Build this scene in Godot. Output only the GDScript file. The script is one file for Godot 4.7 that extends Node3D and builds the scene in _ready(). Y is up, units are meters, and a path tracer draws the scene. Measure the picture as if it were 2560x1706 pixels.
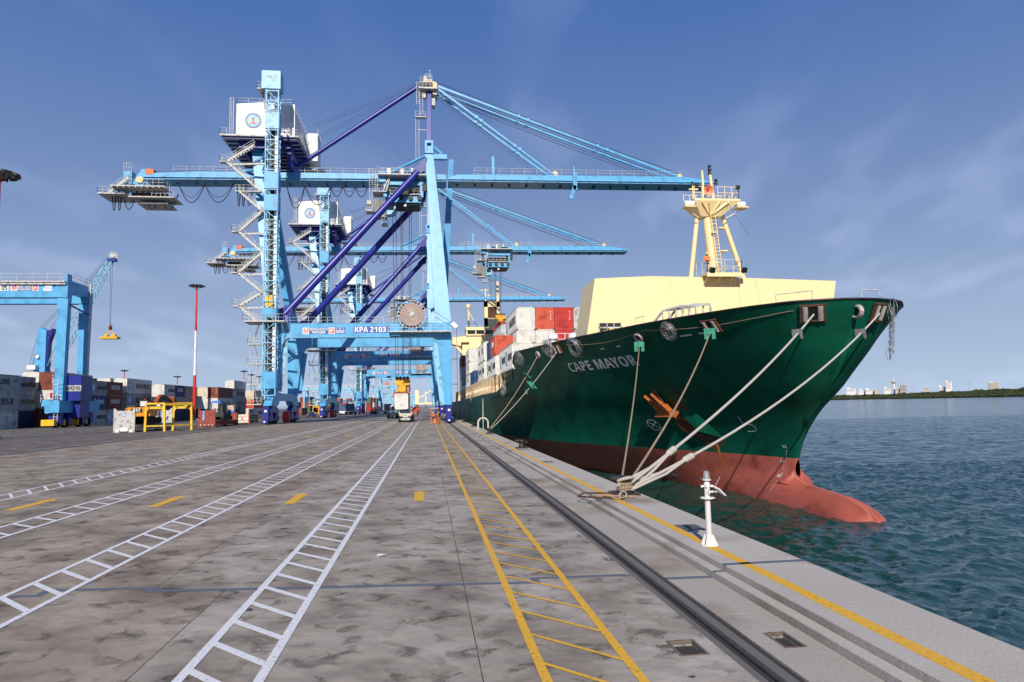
extends Node3D
# Container quay: three ship-to-shore cranes, a moored container ship, the apron, the yard and the water.
# World: camera over x = 0, quay runs along -z, x grows towards the water, metres.

const FALL := 0.0135      # the apron falls towards the water by this much per metre
const SEA := -4.0         # water level
var M := {}
var T := {}
var used := {}
var fonts := {}
var rng := RandomNumberGenerator.new()

# ---------- mesh collector ----------
class B:
	var v := PackedVector3Array()
	var n := PackedVector3Array()
	var c := PackedColorArray()
	var u := PackedVector2Array()
	var col := Color(1, 1, 1)
	var use_col := false
	var use_uv := false

	func tri(a: Vector3, b: Vector3, d: Vector3) -> B:
		var m := (d - a).cross(b - a).normalized()
		v.append_array([a, b, d]); n.append_array([m, m, m])
		if use_col: c.append_array([col, col, col])
		if use_uv: u.append_array([Vector2.ZERO, Vector2.ZERO, Vector2.ZERO])
		return self

	func smooth3(a: Vector3, b: Vector3, d: Vector3, na: Vector3, nb: Vector3, nd: Vector3) -> void:
		if (d - a).cross(b - a).dot(na + nb + nd) < 0.0:
			var q := b; b = d; d = q
			q = nb; nb = nd; nd = q
		v.append_array([a, b, d]); n.append_array([na, nb, nd])
		if use_col: c.append_array([col, col, col])

	func quad(a: Vector3, b: Vector3, d: Vector3, e: Vector3) -> B:
		tri(a, b, d); tri(a, d, e)
		return self

	# axis box from corner to corner
	func bx(x0: float, x1: float, y0: float, y1: float, z0: float, z1: float) -> B:
		return box(Vector3((x0 + x1) / 2, (y0 + y1) / 2, (z0 + z1) / 2), Vector3(absf(x1 - x0), absf(y1 - y0), absf(z1 - z0)))

	func box(o: Vector3, s: Vector3, r := Basis()) -> B:
		var p := []
		for k in 8:
			p.append(o + r * Vector3(s.x * (0.5 if k & 1 else -0.5), s.y * (0.5 if k & 2 else -0.5), s.z * (0.5 if k & 4 else -0.5)))
		for f in [[0, 2, 3, 1], [4, 5, 7, 6], [0, 1, 5, 4], [2, 6, 7, 3], [0, 4, 6, 2], [1, 3, 7, 5]]:
			quad(p[f[0]], p[f[1]], p[f[2]], p[f[3]])
		return self

	# box beam from a to b, tapering; w across, h in the plane of `up`
	func bar(a: Vector3, b: Vector3, w: float, h: float, w2 := -1.0, h2 := -1.0, up := Vector3.UP) -> B:
		if w2 < 0: w2 = w
		if h2 < 0: h2 = h
		var d := (b - a).normalized()
		if absf(d.dot(up)) > 0.98: up = Vector3(0, 0, 1) if absf(d.z) < 0.9 else Vector3(1, 0, 0)
		var s := d.cross(up).normalized()
		var t := s.cross(d).normalized()
		var p := []
		for q in [[-1, -1], [1, -1], [1, 1], [-1, 1]]:
			p.append(a + s * (w * 0.5 * q[0]) + t * (h * 0.5 * q[1]))
		for q in [[-1, -1], [1, -1], [1, 1], [-1, 1]]:
			p.append(b + s * (w2 * 0.5 * q[0]) + t * (h2 * 0.5 * q[1]))
		for f in [[0, 1, 2, 3], [7, 6, 5, 4], [0, 4, 5, 1], [1, 5, 6, 2], [2, 6, 7, 3], [3, 7, 4, 0]]:
			quad(p[f[0]], p[f[1]], p[f[2]], p[f[3]])
		return self

	func tube(a: Vector3, b: Vector3, r: float, k := 8, r2 := -1.0, caps := true) -> B:
		if r2 < 0: r2 = r
		var d := (b - a).normalized()
		var up := Vector3.UP if absf(d.y) < 0.9 else Vector3(1, 0, 0)
		var s := d.cross(up).normalized()
		var t := s.cross(d)
		for i in k:
			var a0 := TAU * i / k
			var a1 := TAU * (i + 1) / k
			var e0 := s * cos(a0) + t * sin(a0)
			var e1 := s * cos(a1) + t * sin(a1)
			smooth3(a + e0 * r, b + e0 * r2, b + e1 * r2, e0, e0, e1)
			smooth3(a + e0 * r, b + e1 * r2, a + e1 * r, e0, e1, e1)
			if caps:
				tri(a, a + e0 * r, a + e1 * r); tri(b, b + e1 * r2, b + e0 * r2)
		return self

	func path(p: Array, r: float, k := 6) -> B:
		for i in p.size() - 1: tube(p[i], p[i + 1], r, k, -1.0, i == 0 or i == p.size() - 2)
		return self

	# polygon in the plane of axes ax, ay through o, given thickness along az (both ways half)
	func prism(poly: PackedVector2Array, o: Vector3, ax: Vector3, ay: Vector3, az: Vector3, thick: float) -> B:
		var h := az * (thick * 0.5)
		var ix := Geometry2D.triangulate_polygon(poly)
		for i in range(0, ix.size(), 3):
			var q := []
			for j in 3: q.append(o + ax * poly[ix[i + j]].x + ay * poly[ix[i + j]].y)
			tri(q[0] + h, q[1] + h, q[2] + h); tri(q[0] - h, q[2] - h, q[1] - h)
		for i in poly.size():
			var a: Vector3 = o + ax * poly[i].x + ay * poly[i].y
			var b: Vector3 = o + ax * poly[(i + 1) % poly.size()].x + ay * poly[(i + 1) % poly.size()].y
			quad(a - h, b - h, b + h, a + h)
		return self

	func xy(pts: Array, z: float, thick: float) -> B:
		return prism(PackedVector2Array(pts), Vector3(0, 0, z), Vector3(1, 0, 0), Vector3(0, 1, 0), Vector3(0, 0, 1), thick)

	func zy(pts: Array, x: float, thick: float) -> B:
		return prism(PackedVector2Array(pts), Vector3(x, 0, 0), Vector3(0, 0, 1), Vector3(0, 1, 0), Vector3(1, 0, 0), thick)

	# profile of (radius, height) turned about the axis through o along d
	func lathe(pr: Array, o: Vector3, k := 16, d := Vector3.UP) -> B:
		var s := d.cross(Vector3(0.3, 0.1, 0.9)).normalized()
		var t := s.cross(d)
		for j in pr.size() - 1:
			var p: Vector2 = pr[j]
			var q: Vector2 = pr[j + 1]
			var m := Vector2(q.y - p.y, p.x - q.x).normalized()
			for i in k:
				var a0 := TAU * i / k
				var a1 := TAU * (i + 1) / k
				var e0 := s * cos(a0) + t * sin(a0)
				var e1 := s * cos(a1) + t * sin(a1)
				var n0 := e0 * m.x + d * m.y
				var n1 := e1 * m.x + d * m.y
				smooth3(o + e0 * p.x + d * p.y, o + e0 * q.x + d * q.y, o + e1 * q.x + d * q.y, n0, n0, n1)
				smooth3(o + e0 * p.x + d * p.y, o + e1 * q.x + d * q.y, o + e1 * p.x + d * p.y, n0, n1, n1)
		return self

	# hand rail along points: posts, two rails
	func rail(p: Array, h := 1.05, step := 1.5, r := 0.03) -> B:
		for i in p.size() - 1:
			var a: Vector3 = p[i]
			var b: Vector3 = p[i + 1]
			var k := maxi(1, roundi(a.distance_to(b) / step))
			for j in k + 1:
				var q: Vector3 = a.lerp(b, float(j) / k)
				bar(q, q + Vector3(0, h, 0), r * 1.6, r * 1.6)
			for f in [1.0, 0.5]: bar(a + Vector3(0, h * f, 0), b + Vector3(0, h * f, 0), r * 1.4, r * 1.4)
		return self

	func ladder(a: Vector3, b: Vector3, side: Vector3, w := 0.5, step := 0.35, r := 0.03) -> B:
		for s in [-0.5, 0.5]: bar(a + side * w * s, b + side * w * s, r * 2, r * 2)
		var k := int(a.distance_to(b) / step)
		for i in k:
			var q := a.lerp(b, (i + 0.5) / k)
			bar(q - side * w * 0.5, q + side * w * 0.5, r * 1.3, r * 1.3)
		return self

	# flight of stairs with stringers, treads and rails
	func stairs(a: Vector3, b: Vector3, side: Vector3, w := 0.8) -> B:
		for s in [-0.5, 0.5]:
			bar(a + side * w * s, b + side * w * s, 0.07, 0.32)
			var k := maxi(2, int(a.distance_to(b) / 1.6))
			for j in k + 1:
				var q: Vector3 = a.lerp(b, float(j) / k) + side * w * s
				bar(q, q + Vector3(0, 1.0, 0), 0.05, 0.05)
			for f in [0.5, 1.0]: bar(a + side * w * s + Vector3(0, f, 0), b + side * w * s + Vector3(0, f, 0), 0.045, 0.045)
		var n2 := maxi(3, int(absf(b.y - a.y) / 0.3))
		for i in n2:
			box(a.lerp(b, (i + 0.5) / n2), Vector3(0.28 if absf(side.x) < 0.5 else w, 0.05, w if absf(side.x) < 0.5 else 0.28))
		return self

	func mesh() -> ArrayMesh:
		var a := []
		a.resize(Mesh.ARRAY_MAX)
		a[Mesh.ARRAY_VERTEX] = v
		a[Mesh.ARRAY_NORMAL] = n
		if use_col: a[Mesh.ARRAY_COLOR] = c
		if use_uv: a[Mesh.ARRAY_TEX_UV] = u
		var m := ArrayMesh.new()
		m.add_surface_from_arrays(Mesh.PRIMITIVE_TRIANGLES, a)
		return m

# turn triangles so that their clockwise side agrees with the normals
static func orient(v: PackedVector3Array, n: PackedVector3Array, ix: PackedInt32Array) -> PackedInt32Array:
	for i in range(0, ix.size(), 3):
		var a := v[ix[i]]
		if (v[ix[i + 2]] - a).cross(v[ix[i + 1]] - a).dot(n[ix[i]] + n[ix[i + 1]] + n[ix[i + 2]]) < 0.0:
			var q := ix[i + 1]
			ix[i + 1] = ix[i + 2]
			ix[i + 2] = q
	return ix

# ---------- naming and tagging ----------
func numbered(called: String) -> String:
	var k: int = used.get(called, 0)
	used[called] = k + 1
	return called if k == 0 else "%s_%03d" % [called, k]

func thing(called: String, label: String, category: String, at := Vector3.ZERO, group := "", turn := 0.0) -> Node3D:
	var o := Node3D.new()
	o.name = numbered(called)
	add_child(o, true)
	o.position = at
	o.rotation.y = turn
	tag(o, label, category, group)
	return o

func tag(o: Node3D, label: String, category := "", group := "", kind := "") -> Node3D:
	if label: o.set_meta("label", label)
	if category: o.set_meta("category", category)
	if group: o.set_meta("group", group)
	if kind: o.set_meta("kind", kind)
	return o

func put(b: B, called: String, m: Material, parent: Node3D) -> MeshInstance3D:
	return place(b.mesh(), called, m, parent)

func place(mesh: Mesh, called: String, m: Material, parent: Node3D, at := Vector3.ZERO, r := Basis()) -> MeshInstance3D:
	var o := MeshInstance3D.new()
	o.mesh = mesh
	o.material_override = m
	o.name = called
	o.transform = Transform3D(r, at)
	parent.add_child(o, true)
	return o

func struct_of(b: B, called: String, m: Material) -> MeshInstance3D:
	var o := put(b, numbered(called), m, self)
	o.set_meta("kind", "structure")
	return o

# lettering as thin solid text; faces +z before turning
func words(s: String, height: float, parent: Node3D, m: Material, at: Vector3, r := Basis(), called := "lettering", width := 0.0, font := "Droid Sans", depth := 0.02, bold := true) -> MeshInstance3D:
	var t := text_mesh(s, height, font, depth, bold)
	var sx := 1.0
	if width > 0.0: sx = width / t.get_aabb().size.x
	var c := t.get_aabb().get_center()
	var bs := r * Basis.from_scale(Vector3(sx, 1, 1))
	return place(t, called, m, parent, at - bs * Vector3(c.x, c.y, 0), bs)

func text_mesh(s: String, height: float, font := "Droid Sans", depth := 0.02, bold := true) -> TextMesh:
	if not fonts.has(font):
		var f := SystemFont.new()
		f.font_names = PackedStringArray([font])
		f.font_weight = 700
		fonts[font] = f
	var t := TextMesh.new()
	t.text = s
	t.font = fonts[font]
	t.font_size = 32
	t.pixel_size = height / 23.3
	t.depth = depth
	t.curve_step = 2.0
	return t

# ---------- materials ----------
func lin(r: float, g: float, b: float) -> Color:
	return Color(r, g, b).linear_to_srgb()

func noise_tex(called: String, size: int, freq: float, ramp: Array, kind := FastNoiseLite.TYPE_SIMPLEX_SMOOTH, oct := 5, seed_ := 1, normal := false, warp := 0.0, bump := 4.0) -> NoiseTexture2D:
	var f := FastNoiseLite.new()
	f.noise_type = kind
	f.frequency = freq
	f.seed = seed_
	f.fractal_octaves = oct
	f.fractal_gain = 0.55
	if warp > 0.0:
		f.domain_warp_enabled = true
		f.domain_warp_amplitude = warp
		f.domain_warp_frequency = freq * 1.5
	var t := NoiseTexture2D.new()
	t.width = size
	t.height = size
	t.seamless = true
	t.noise = f
	if normal:
		t.as_normal_map = true
		t.bump_strength = bump
	else:
		var g := Gradient.new()
		g.offsets = PackedFloat32Array(ramp.map(func(e): return e[0]))
		g.colors = PackedColorArray(ramp.map(func(e): return e[1]))
		t.color_ramp = g
	T[called] = t
	return t

func mat(called: String, c: Color, rough := 0.6, metal := 0.0, tex: Texture2D = null, scale := 0.2, spec := 0.5) -> StandardMaterial3D:
	var m := StandardMaterial3D.new()
	m.resource_name = called
	m.albedo_color = c
	m.roughness = rough
	m.metallic = metal
	m.metallic_specular = spec
	if tex:
		m.albedo_texture = tex
		m.uv1_triplanar = true
		m.uv1_world_triplanar = true
		m.uv1_scale = Vector3.ONE * scale
	M[called] = m
	return m

func grey(x: float) -> Color:
	return Color(x, x, x)

func gy(x: float) -> float:
	return -FALL * maxf(x, -140.0)

func make_materials() -> void:
	var W := Color.WHITE
	noise_tex("paint", 512, 0.006, [[0.0, grey(0.80)], [0.35, grey(0.93)], [0.6, W], [1.0, grey(0.97)]], FastNoiseLite.TYPE_SIMPLEX_SMOOTH, 6, 3)
	noise_tex("weather", 512, 0.008, [[0.0, Color(0.62, 0.55, 0.48)], [0.28, Color(0.86, 0.83, 0.8)], [0.5, W], [1.0, grey(0.95)]], FastNoiseLite.TYPE_SIMPLEX_SMOOTH, 6, 8, false, 20.0)
	noise_tex("rusty", 512, 0.010, [[0.0, Color(0.55, 0.27, 0.12)], [0.22, Color(0.78, 0.6, 0.48)], [0.36, Color(0.95, 0.93, 0.91)], [1.0, W]], FastNoiseLite.TYPE_SIMPLEX_SMOOTH, 6, 21, false, 30.0)
	noise_tex("concrete", 2048, 0.0045, [[0.0, Color(0.62, 0.58, 0.55)], [0.3, Color(0.76, 0.73, 0.70)], [0.5, Color(0.86, 0.84, 0.81)], [0.75, Color(0.94, 0.92, 0.90)], [1.0, W]], FastNoiseLite.TYPE_SIMPLEX_SMOOTH, 9, 5, false, 40.0)
	noise_tex("stains", 2048, 0.011, [[0.0, Color(0.46, 0.45, 0.44)], [0.16, Color(0.62, 0.61, 0.6)], [0.3, Color(0.86, 0.85, 0.84)], [0.44, W], [0.8, W], [1.0, Color(0.92, 0.88, 0.84)]], FastNoiseLite.TYPE_SIMPLEX_SMOOTH, 8, 77, false, 90.0)
	noise_tex("grit", 1024, 0.11, [[0.0, grey(0.66)], [0.3, grey(0.88)], [0.5, grey(0.97)], [1.0, W]], FastNoiseLite.TYPE_SIMPLEX_SMOOTH, 4, 9)
	noise_tex("grit_n", 512, 0.06, [], FastNoiseLite.TYPE_SIMPLEX_SMOOTH, 5, 12, true, 0.0, 3.0)
	noise_tex("ripple_n", 1024, 0.012, [], FastNoiseLite.TYPE_SIMPLEX_SMOOTH, 6, 31, true, 18.0, 9.0)
	noise_tex("worn", 1024, 0.03, [[0.0, Color(0.55, 0.53, 0.5)], [0.2, grey(0.86)], [0.4, W], [1.0, W]], FastNoiseLite.TYPE_SIMPLEX_SMOOTH, 6, 40, false, 20.0)
	noise_tex("leaf", 512, 0.02, [[0.0, Color(0.4, 0.45, 0.35)], [0.5, Color(0.8, 0.85, 0.7)], [1.0, W]], FastNoiseLite.TYPE_SIMPLEX_SMOOTH, 4, 41)

	# crane paint
	mat("sky_paint", lin(0.095, 0.40, 0.72), 0.4, 0.0, T.paint, 0.11)
	mat("sky_blue_pale", lin(0.24, 0.56, 0.82), 0.45, 0.0, T.weather, 0.16)  # light blue parts; also the painted reflection at the lift tower top
	mat("navy", lin(0.018, 0.026, 0.27), 0.35, 0.0, T.paint, 0.12)
	mat("galv", lin(0.58, 0.59, 0.58), 0.6, 0.0, T.weather, 0.4)
	mat("white", lin(0.82, 0.82, 0.80), 0.5, 0.0, T.paint, 0.1)
	mat("lettering_white", lin(0.8, 0.8, 0.8), 0.5)
	mat("lettering_black", lin(0.012, 0.013, 0.016), 0.5)
	mat("sign_blue", lin(0.03, 0.10, 0.36), 0.5)
	mat("sign_red", lin(0.62, 0.10, 0.05), 0.5)
	mat("dark_gear", lin(0.03, 0.032, 0.035), 0.6, 0.0, T.paint, 0.5)
	mat("grey_gear", lin(0.22, 0.22, 0.22), 0.6, 0.0, T.weather, 0.5)
	mat("cable", lin(0.02, 0.018, 0.03), 0.7)
	mat("wire", lin(0.05, 0.045, 0.06), 0.5, 0.3)
	mat("reel_cable", lin(0.40, 0.27, 0.24), 0.8, 0.0, T.grit, 0.8)
	mat("spreader_yellow", lin(0.80, 0.44, 0.015), 0.45, 0.0, T.rusty, 0.25)
	mat("cab_yellow", lin(0.80, 0.52, 0.12), 0.5)
	mat("signal_red", lin(0.60, 0.03, 0.015), 0.45, 0.0, T.paint, 0.3)
	mat("orange", lin(0.72, 0.16, 0.02), 0.5, 0.0, T.weather, 0.5)
	mat("glass_dark", lin(0.02, 0.03, 0.035), 0.08)
	mat("sheave", lin(0.75, 0.55, 0.22), 0.5)
	mat("rubber", lin(0.012, 0.012, 0.012), 0.85)
	mat("mint", lin(0.40, 0.60, 0.52), 0.5, 0.0, T.weather, 0.4)
	# setting
	var c := mat("apron", lin(0.43, 0.40, 0.355), 0.85, 0.0, T.concrete, 0.052)
	c.detail_enabled = true
	c.detail_albedo = T.stains
	c.detail_blend_mode = BaseMaterial3D.BLEND_MODE_MUL
	c.detail_uv_layer = BaseMaterial3D.DETAIL_UV_2
	c.uv2_triplanar = true
	c.uv2_world_triplanar = true
	c.uv2_scale = Vector3.ONE * 0.071
	c.vertex_color_use_as_albedo = true
	c.normal_enabled = true
	c.normal_texture = T.grit_n
	c.normal_scale = 0.25
	var cp: StandardMaterial3D = c.duplicate()
	cp.resource_name = "cope"
	cp.albedo_color = lin(0.52, 0.485, 0.43)
	cp.albedo_texture = T.grit
	cp.uv1_scale = Vector3(0.9, 0.9, 0.22)
	cp.uv2_scale = Vector3.ONE * 0.045
	cp.detail_albedo = T.weather
	M["cope"] = cp
	var yd: StandardMaterial3D = c.duplicate()
	yd.resource_name = "yard"
	yd.albedo_color = lin(0.20, 0.18, 0.165)
	M["yard"] = yd
	mat("line_white", lin(0.70, 0.71, 0.72), 0.7, 0.0, T.worn, 0.35)
	mat("line_yellow", lin(0.72, 0.40, 0.03), 0.7, 0.0, T.worn, 0.35)
	mat("line_orange_old", lin(0.42, 0.27, 0.13), 0.8, 0.0, T.worn, 0.3)
	mat("joint_seal", lin(0.13, 0.15, 0.19), 0.7, 0.0, T.grit, 0.6)
	mat("joint_dark", lin(0.035, 0.032, 0.03), 0.9)
	mat("rail_bed", lin(0.15, 0.145, 0.135), 0.95, 0.0, T.grit, 0.7)
	mat("rail_steel", lin(0.10, 0.07, 0.065), 0.45, 0.5, T.weather, 0.7)
	mat("patch_dark", lin(0.12, 0.12, 0.12), 0.8, 0.0, T.grit, 1.2)
	mat("pit", lin(0.25, 0.25, 0.24), 0.9, 0.0, T.weather, 0.8)
	mat("oil", lin(0.05, 0.048, 0.046), 0.6, 0.0, T.worn, 0.6)
	# ship
	var hg := mat("hull_green", lin(0.003, 0.095, 0.058), 0.5, 0.0, T.weather, 0.07, 0.3)
	hg.normal_enabled = true
	noise_tex("plate_n", 512, 0.01, [], FastNoiseLite.TYPE_SIMPLEX_SMOOTH, 2, 14, true, 0.0, 1.5)
	hg.normal_texture = T.plate_n
	hg.normal_scale = 0.10
	mat("hull_red", lin(0.42, 0.105, 0.075), 0.5, 0.0, T.weather, 0.10)
	mat("hull_red_wet", lin(0.40, 0.045, 0.03), 0.35, 0.0, T.weather, 0.2)
	mat("cream", lin(0.88, 0.70, 0.38), 0.5)
	mat("cream_dirty", lin(0.80, 0.66, 0.44), 0.6, 0.0, T.rusty, 0.3)
	mat("rust", lin(0.42, 0.13, 0.03), 0.9, 0.0, T.rusty, 0.6)
	mat("rust_dark", lin(0.10, 0.045, 0.025), 0.9, 0.0, T.rusty, 0.5)
	mat("chock_grey", lin(0.42, 0.42, 0.42), 0.4, 0.0, T.rusty, 0.5)
	mat("hull_mark", lin(0.62, 0.62, 0.60), 0.6)
	mat("rope_pale", lin(0.55, 0.51, 0.45), 0.9, 0.0, T.grit, 3.0)
	mat("rope_tan", lin(0.36, 0.27, 0.18), 0.9, 0.0, T.grit, 3.0)
	mat("rat_guard", lin(0.06, 0.36, 0.26), 0.6, 0.0, T.weather, 1.0)
	mat("razor", lin(0.45, 0.46, 0.47), 0.4, 0.6)
	mat("deck", lin(0.10, 0.11, 0.10), 0.7, 0.0, T.rusty, 0.2)
	mat("coral", lin(0.80, 0.30, 0.18), 0.5)
	mat("black_paint", lin(0.012, 0.013, 0.015), 0.45)
	mat("iron", lin(0.035, 0.035, 0.036), 0.55, 0.2, T.rusty, 1.0)
	# containers
	for e in [["box_white", 0.68, 0.68, 0.64], ["box_grey", 0.34, 0.36, 0.37], ["box_red", 0.50, 0.03, 0.025], ["box_orange_red", 0.58, 0.09, 0.045], ["box_brown", 0.22, 0.055, 0.035], ["box_blue", 0.025, 0.07, 0.20], ["box_navy", 0.015, 0.022, 0.09], ["box_cream", 0.66, 0.60, 0.48], ["box_yellow", 0.62, 0.40, 0.08], ["box_green", 0.05, 0.20, 0.15], ["box_silver", 0.52, 0.55, 0.57]]:
		mat(e[0], lin(e[1], e[2], e[3]), 0.55, 0.0, T.paint if e[0] in ["box_white", "box_cream"] else T.weather, 0.16)
	mat("star_blue", lin(0.12, 0.38, 0.55), 0.5)
	mat("corner_steel", lin(0.16, 0.13, 0.11), 0.7, 0.0, T.rusty, 0.5)
	mat("cat_yellow", lin(0.72, 0.30, 0.015), 0.4, 0.0, T.weather, 0.4)
	mat("frame_yellow", lin(0.80, 0.50, 0.025), 0.45, 0.0, T.paint, 0.3)
	mat("rack_red", lin(0.30, 0.07, 0.045), 0.7, 0.0, T.rusty, 0.35)
	mat("rack_grey", lin(0.50, 0.51, 0.52), 0.6, 0.0, T.weather, 0.3)
	mat("plywood", lin(0.56, 0.45, 0.36), 0.8, 0.0, T.weather, 0.4)
	mat("bright_blue", lin(0.03, 0.20, 0.60), 0.45)
	mat("lamp_glass", lin(0.6, 0.62, 0.62), 0.15)
	mat("skin", lin(0.20, 0.11, 0.07), 0.6)
	mat("hi_vis_orange", lin(0.80, 0.22, 0.03), 0.8)
	mat("hi_vis_pale", lin(0.80, 0.48, 0.40), 0.8)
	mat("cloth_dark", lin(0.025, 0.027, 0.035), 0.9)
	mat("cloth_pale", lin(0.5, 0.47, 0.42), 0.9)
	mat("helmet", lin(0.80, 0.60, 0.05), 0.4)
	mat("car_white", lin(0.75, 0.76, 0.77), 0.25)
	# far shore
	mat("shore_land", lin(0.075, 0.085, 0.055), 0.95, 0.0, T.leaf, 0.02)
	mat("foliage", lin(0.075, 0.10, 0.045), 0.9, 0.0, T.leaf, 0.05)
	mat("foliage_pale", lin(0.12, 0.13, 0.07), 0.9, 0.0, T.leaf, 0.05)
	mat("sand", lin(0.5, 0.42, 0.3), 0.95)
	mat("town_white", lin(0.72, 0.72, 0.71), 0.8)
	mat("town_grey", lin(0.40, 0.37, 0.35), 0.8)
	mat("town_tan", lin(0.55, 0.48, 0.40), 0.8)
	mat("window_dark", lin(0.05, 0.06, 0.07), 0.2)
	var w := mat("water", lin(0.010, 0.050, 0.042), 0.10, 0.0)
	w.normal_enabled = true
	w.normal_texture = T.ripple_n
	w.normal_scale = 0.8
	w.uv1_triplanar = true
	w.uv1_world_triplanar = true
	w.uv1_scale = Vector3.ONE * 0.11

func _ready() -> void:
	rng.seed = 20
	# ---------- camera, sky, sun, exposure ----------
	var cam := Camera3D.new()
	cam.name = "camera"
	cam.position = Vector3(0, 2.85, 0)
	cam.rotation_degrees = Vector3(5.326, -7.113, -1.15)
	cam.fov = 53.10
	cam.near = 0.1
	cam.far = 9000.0
	cam.current = true
	add_child(cam)
	var sky := ProceduralSkyMaterial.new()
	sky.sky_top_color = Color(0.16, 0.37, 0.66)
	sky.sky_horizon_color = Color(0.72, 0.795, 0.89)
	sky.sky_curve = 0.2
	sky.sky_energy_multiplier = 1.0
	sky.ground_bottom_color = Color(0.25, 0.27, 0.28)
	sky.ground_horizon_color = Color(0.69, 0.77, 0.88)
	sky.sun_angle_max = 2.0
	sky.sky_cover = clouds()
	sky.sky_cover_modulate = Color(1, 1, 1, 1)
	var env := Environment.new()
	env.background_mode = Environment.BG_SKY
	env.sky = Sky.new()
	env.sky.sky_material = sky
	env.tonemap_mode = Environment.TONE_MAPPER_LINEAR
	env.tonemap_exposure = 1.0
	env.sdfgi_enabled = true
	env.ssao_enabled = true
	env.ssil_enabled = true
	var we := WorldEnvironment.new()
	we.name = "surroundings"
	we.environment = env
	add_child(we)
	var sun := DirectionalLight3D.new()
	sun.name = "sun"
	# behind the camera, 9 degrees to the left, 32 degrees up
	var to_sun := Vector3(-0.16 * cos(deg_to_rad(32)), sin(deg_to_rad(32)), 0.987 * cos(deg_to_rad(32)))
	sun.look_at_from_position(to_sun * 100.0, Vector3.ZERO, Vector3.UP)
	sun.light_energy = 1.6
	sun.light_color = Color(1.0, 0.955, 0.89)
	sun.light_angular_distance = 0.53
	sun.shadow_enabled = true
	add_child(sun)
	make_materials()
	build_ground()
	build_water_and_shore()
	build_cranes()
	build_ship()
	build_yard()
	build_quay_things()

func clouds() -> ImageTexture:
	var w := 1024
	var h := 512
	var im := Image.create(w, h, false, Image.FORMAT_RGBA8)
	var a := FastNoiseLite.new()
	a.seed = 4
	a.frequency = 1.0
	a.fractal_octaves = 5
	a.domain_warp_enabled = true
	a.domain_warp_amplitude = 0.35
	a.domain_warp_frequency = 1.6
	var b := FastNoiseLite.new()
	b.seed = 9
	b.frequency = 0.7
	b.fractal_octaves = 3
	for j in h / 2:
		var up := PI * (0.5 - (j + 0.5) / h)
		for i in w:
			var t := TAU * (i + 0.5) / w
			# thin streaks drawn out on a high flat layer
			var k := 1.0 / (sin(up) + 0.12)
			var x := cos(t) * cos(up) * k
			var z := sin(t) * cos(up) * k
			var s := a.get_noise_2d(x * 0.9 + z * 0.35, z * 2.6 - x * 0.5) * 0.5 + 0.5
			var p := b.get_noise_2d(x * 0.6, z * 0.6) * 0.5 + 0.5
			var d := smoothstep(0.42, 0.85, s) * smoothstep(0.3, 0.75, p)
			im.set_pixel(i, j, Color(0.62, 0.63, 0.68, clampf(d * 0.3, 0.0, 1.0)))
	return ImageTexture.create_from_image(im)

# ---------- ground ----------
func gq(b: B, x0: float, x1: float, z0: float, z1: float, h := 0.0) -> void:
	b.quad(Vector3(x0, gy(x0) + h, z0), Vector3(x0, gy(x0) + h, z1), Vector3(x1, gy(x1) + h, z1), Vector3(x1, gy(x1) + h, z0))

# painted parallelogram: two ends at (x, z) with the same x width in z
func gpara(b: B, xa: float, za: float, xb: float, zb: float, w: float, h: float) -> void:
	b.quad(Vector3(xa, gy(xa) + h, za), Vector3(xa, gy(xa) + h, za - w), Vector3(xb, gy(xb) + h, zb - w), Vector3(xb, gy(xb) + h, zb))

func gpoly(b: B, pts: Array, h: float) -> void:
	var p := PackedVector2Array(pts)
	var ix := Geometry2D.triangulate_polygon(p)
	for i in range(0, ix.size(), 3):
		var q := []
		for j in 3:
			var e := p[ix[i + j]]
			q.append(Vector3(e.x, gy(e.x) + h, e.y))
		b.tri(q[0], q[1], q[2])
		b.n[-1] = Vector3.UP; b.n[-2] = Vector3.UP; b.n[-3] = Vector3.UP

func slab(parent: Node3D, called: String, x0: float, x1: float, z0: float, z1: float, m: Material, tone: Color, y := NAN, thick := 0.25) -> void:
	var b := B.new()
	b.use_col = true
	b.col = tone
	var g := 0.006
	var ya := gy(x0) if is_nan(y) else y
	var yb := gy(x1) if is_nan(y) else y
	var p := [Vector3(x0 + g, ya, z0 - g), Vector3(x1 - g, yb, z0 - g), Vector3(x1 - g, yb, z1 + g), Vector3(x0 + g, ya, z1 + g)]
	b.quad(p[0], p[3], p[2], p[1])
	for i in 4:
		var a: Vector3 = p[i]
		var c: Vector3 = p[(i + 1) % 4]
		b.quad(a, c, c - Vector3(0, thick, 0), a - Vector3(0, thick, 0))
	put(b, called, m, parent)

func tone(lo: float, hi: float, warm := 0.0) -> Color:
	var k := rng.randf_range(lo, hi)
	return Color(k * (1.0 + warm), k, k * (1.0 - warm))

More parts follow.
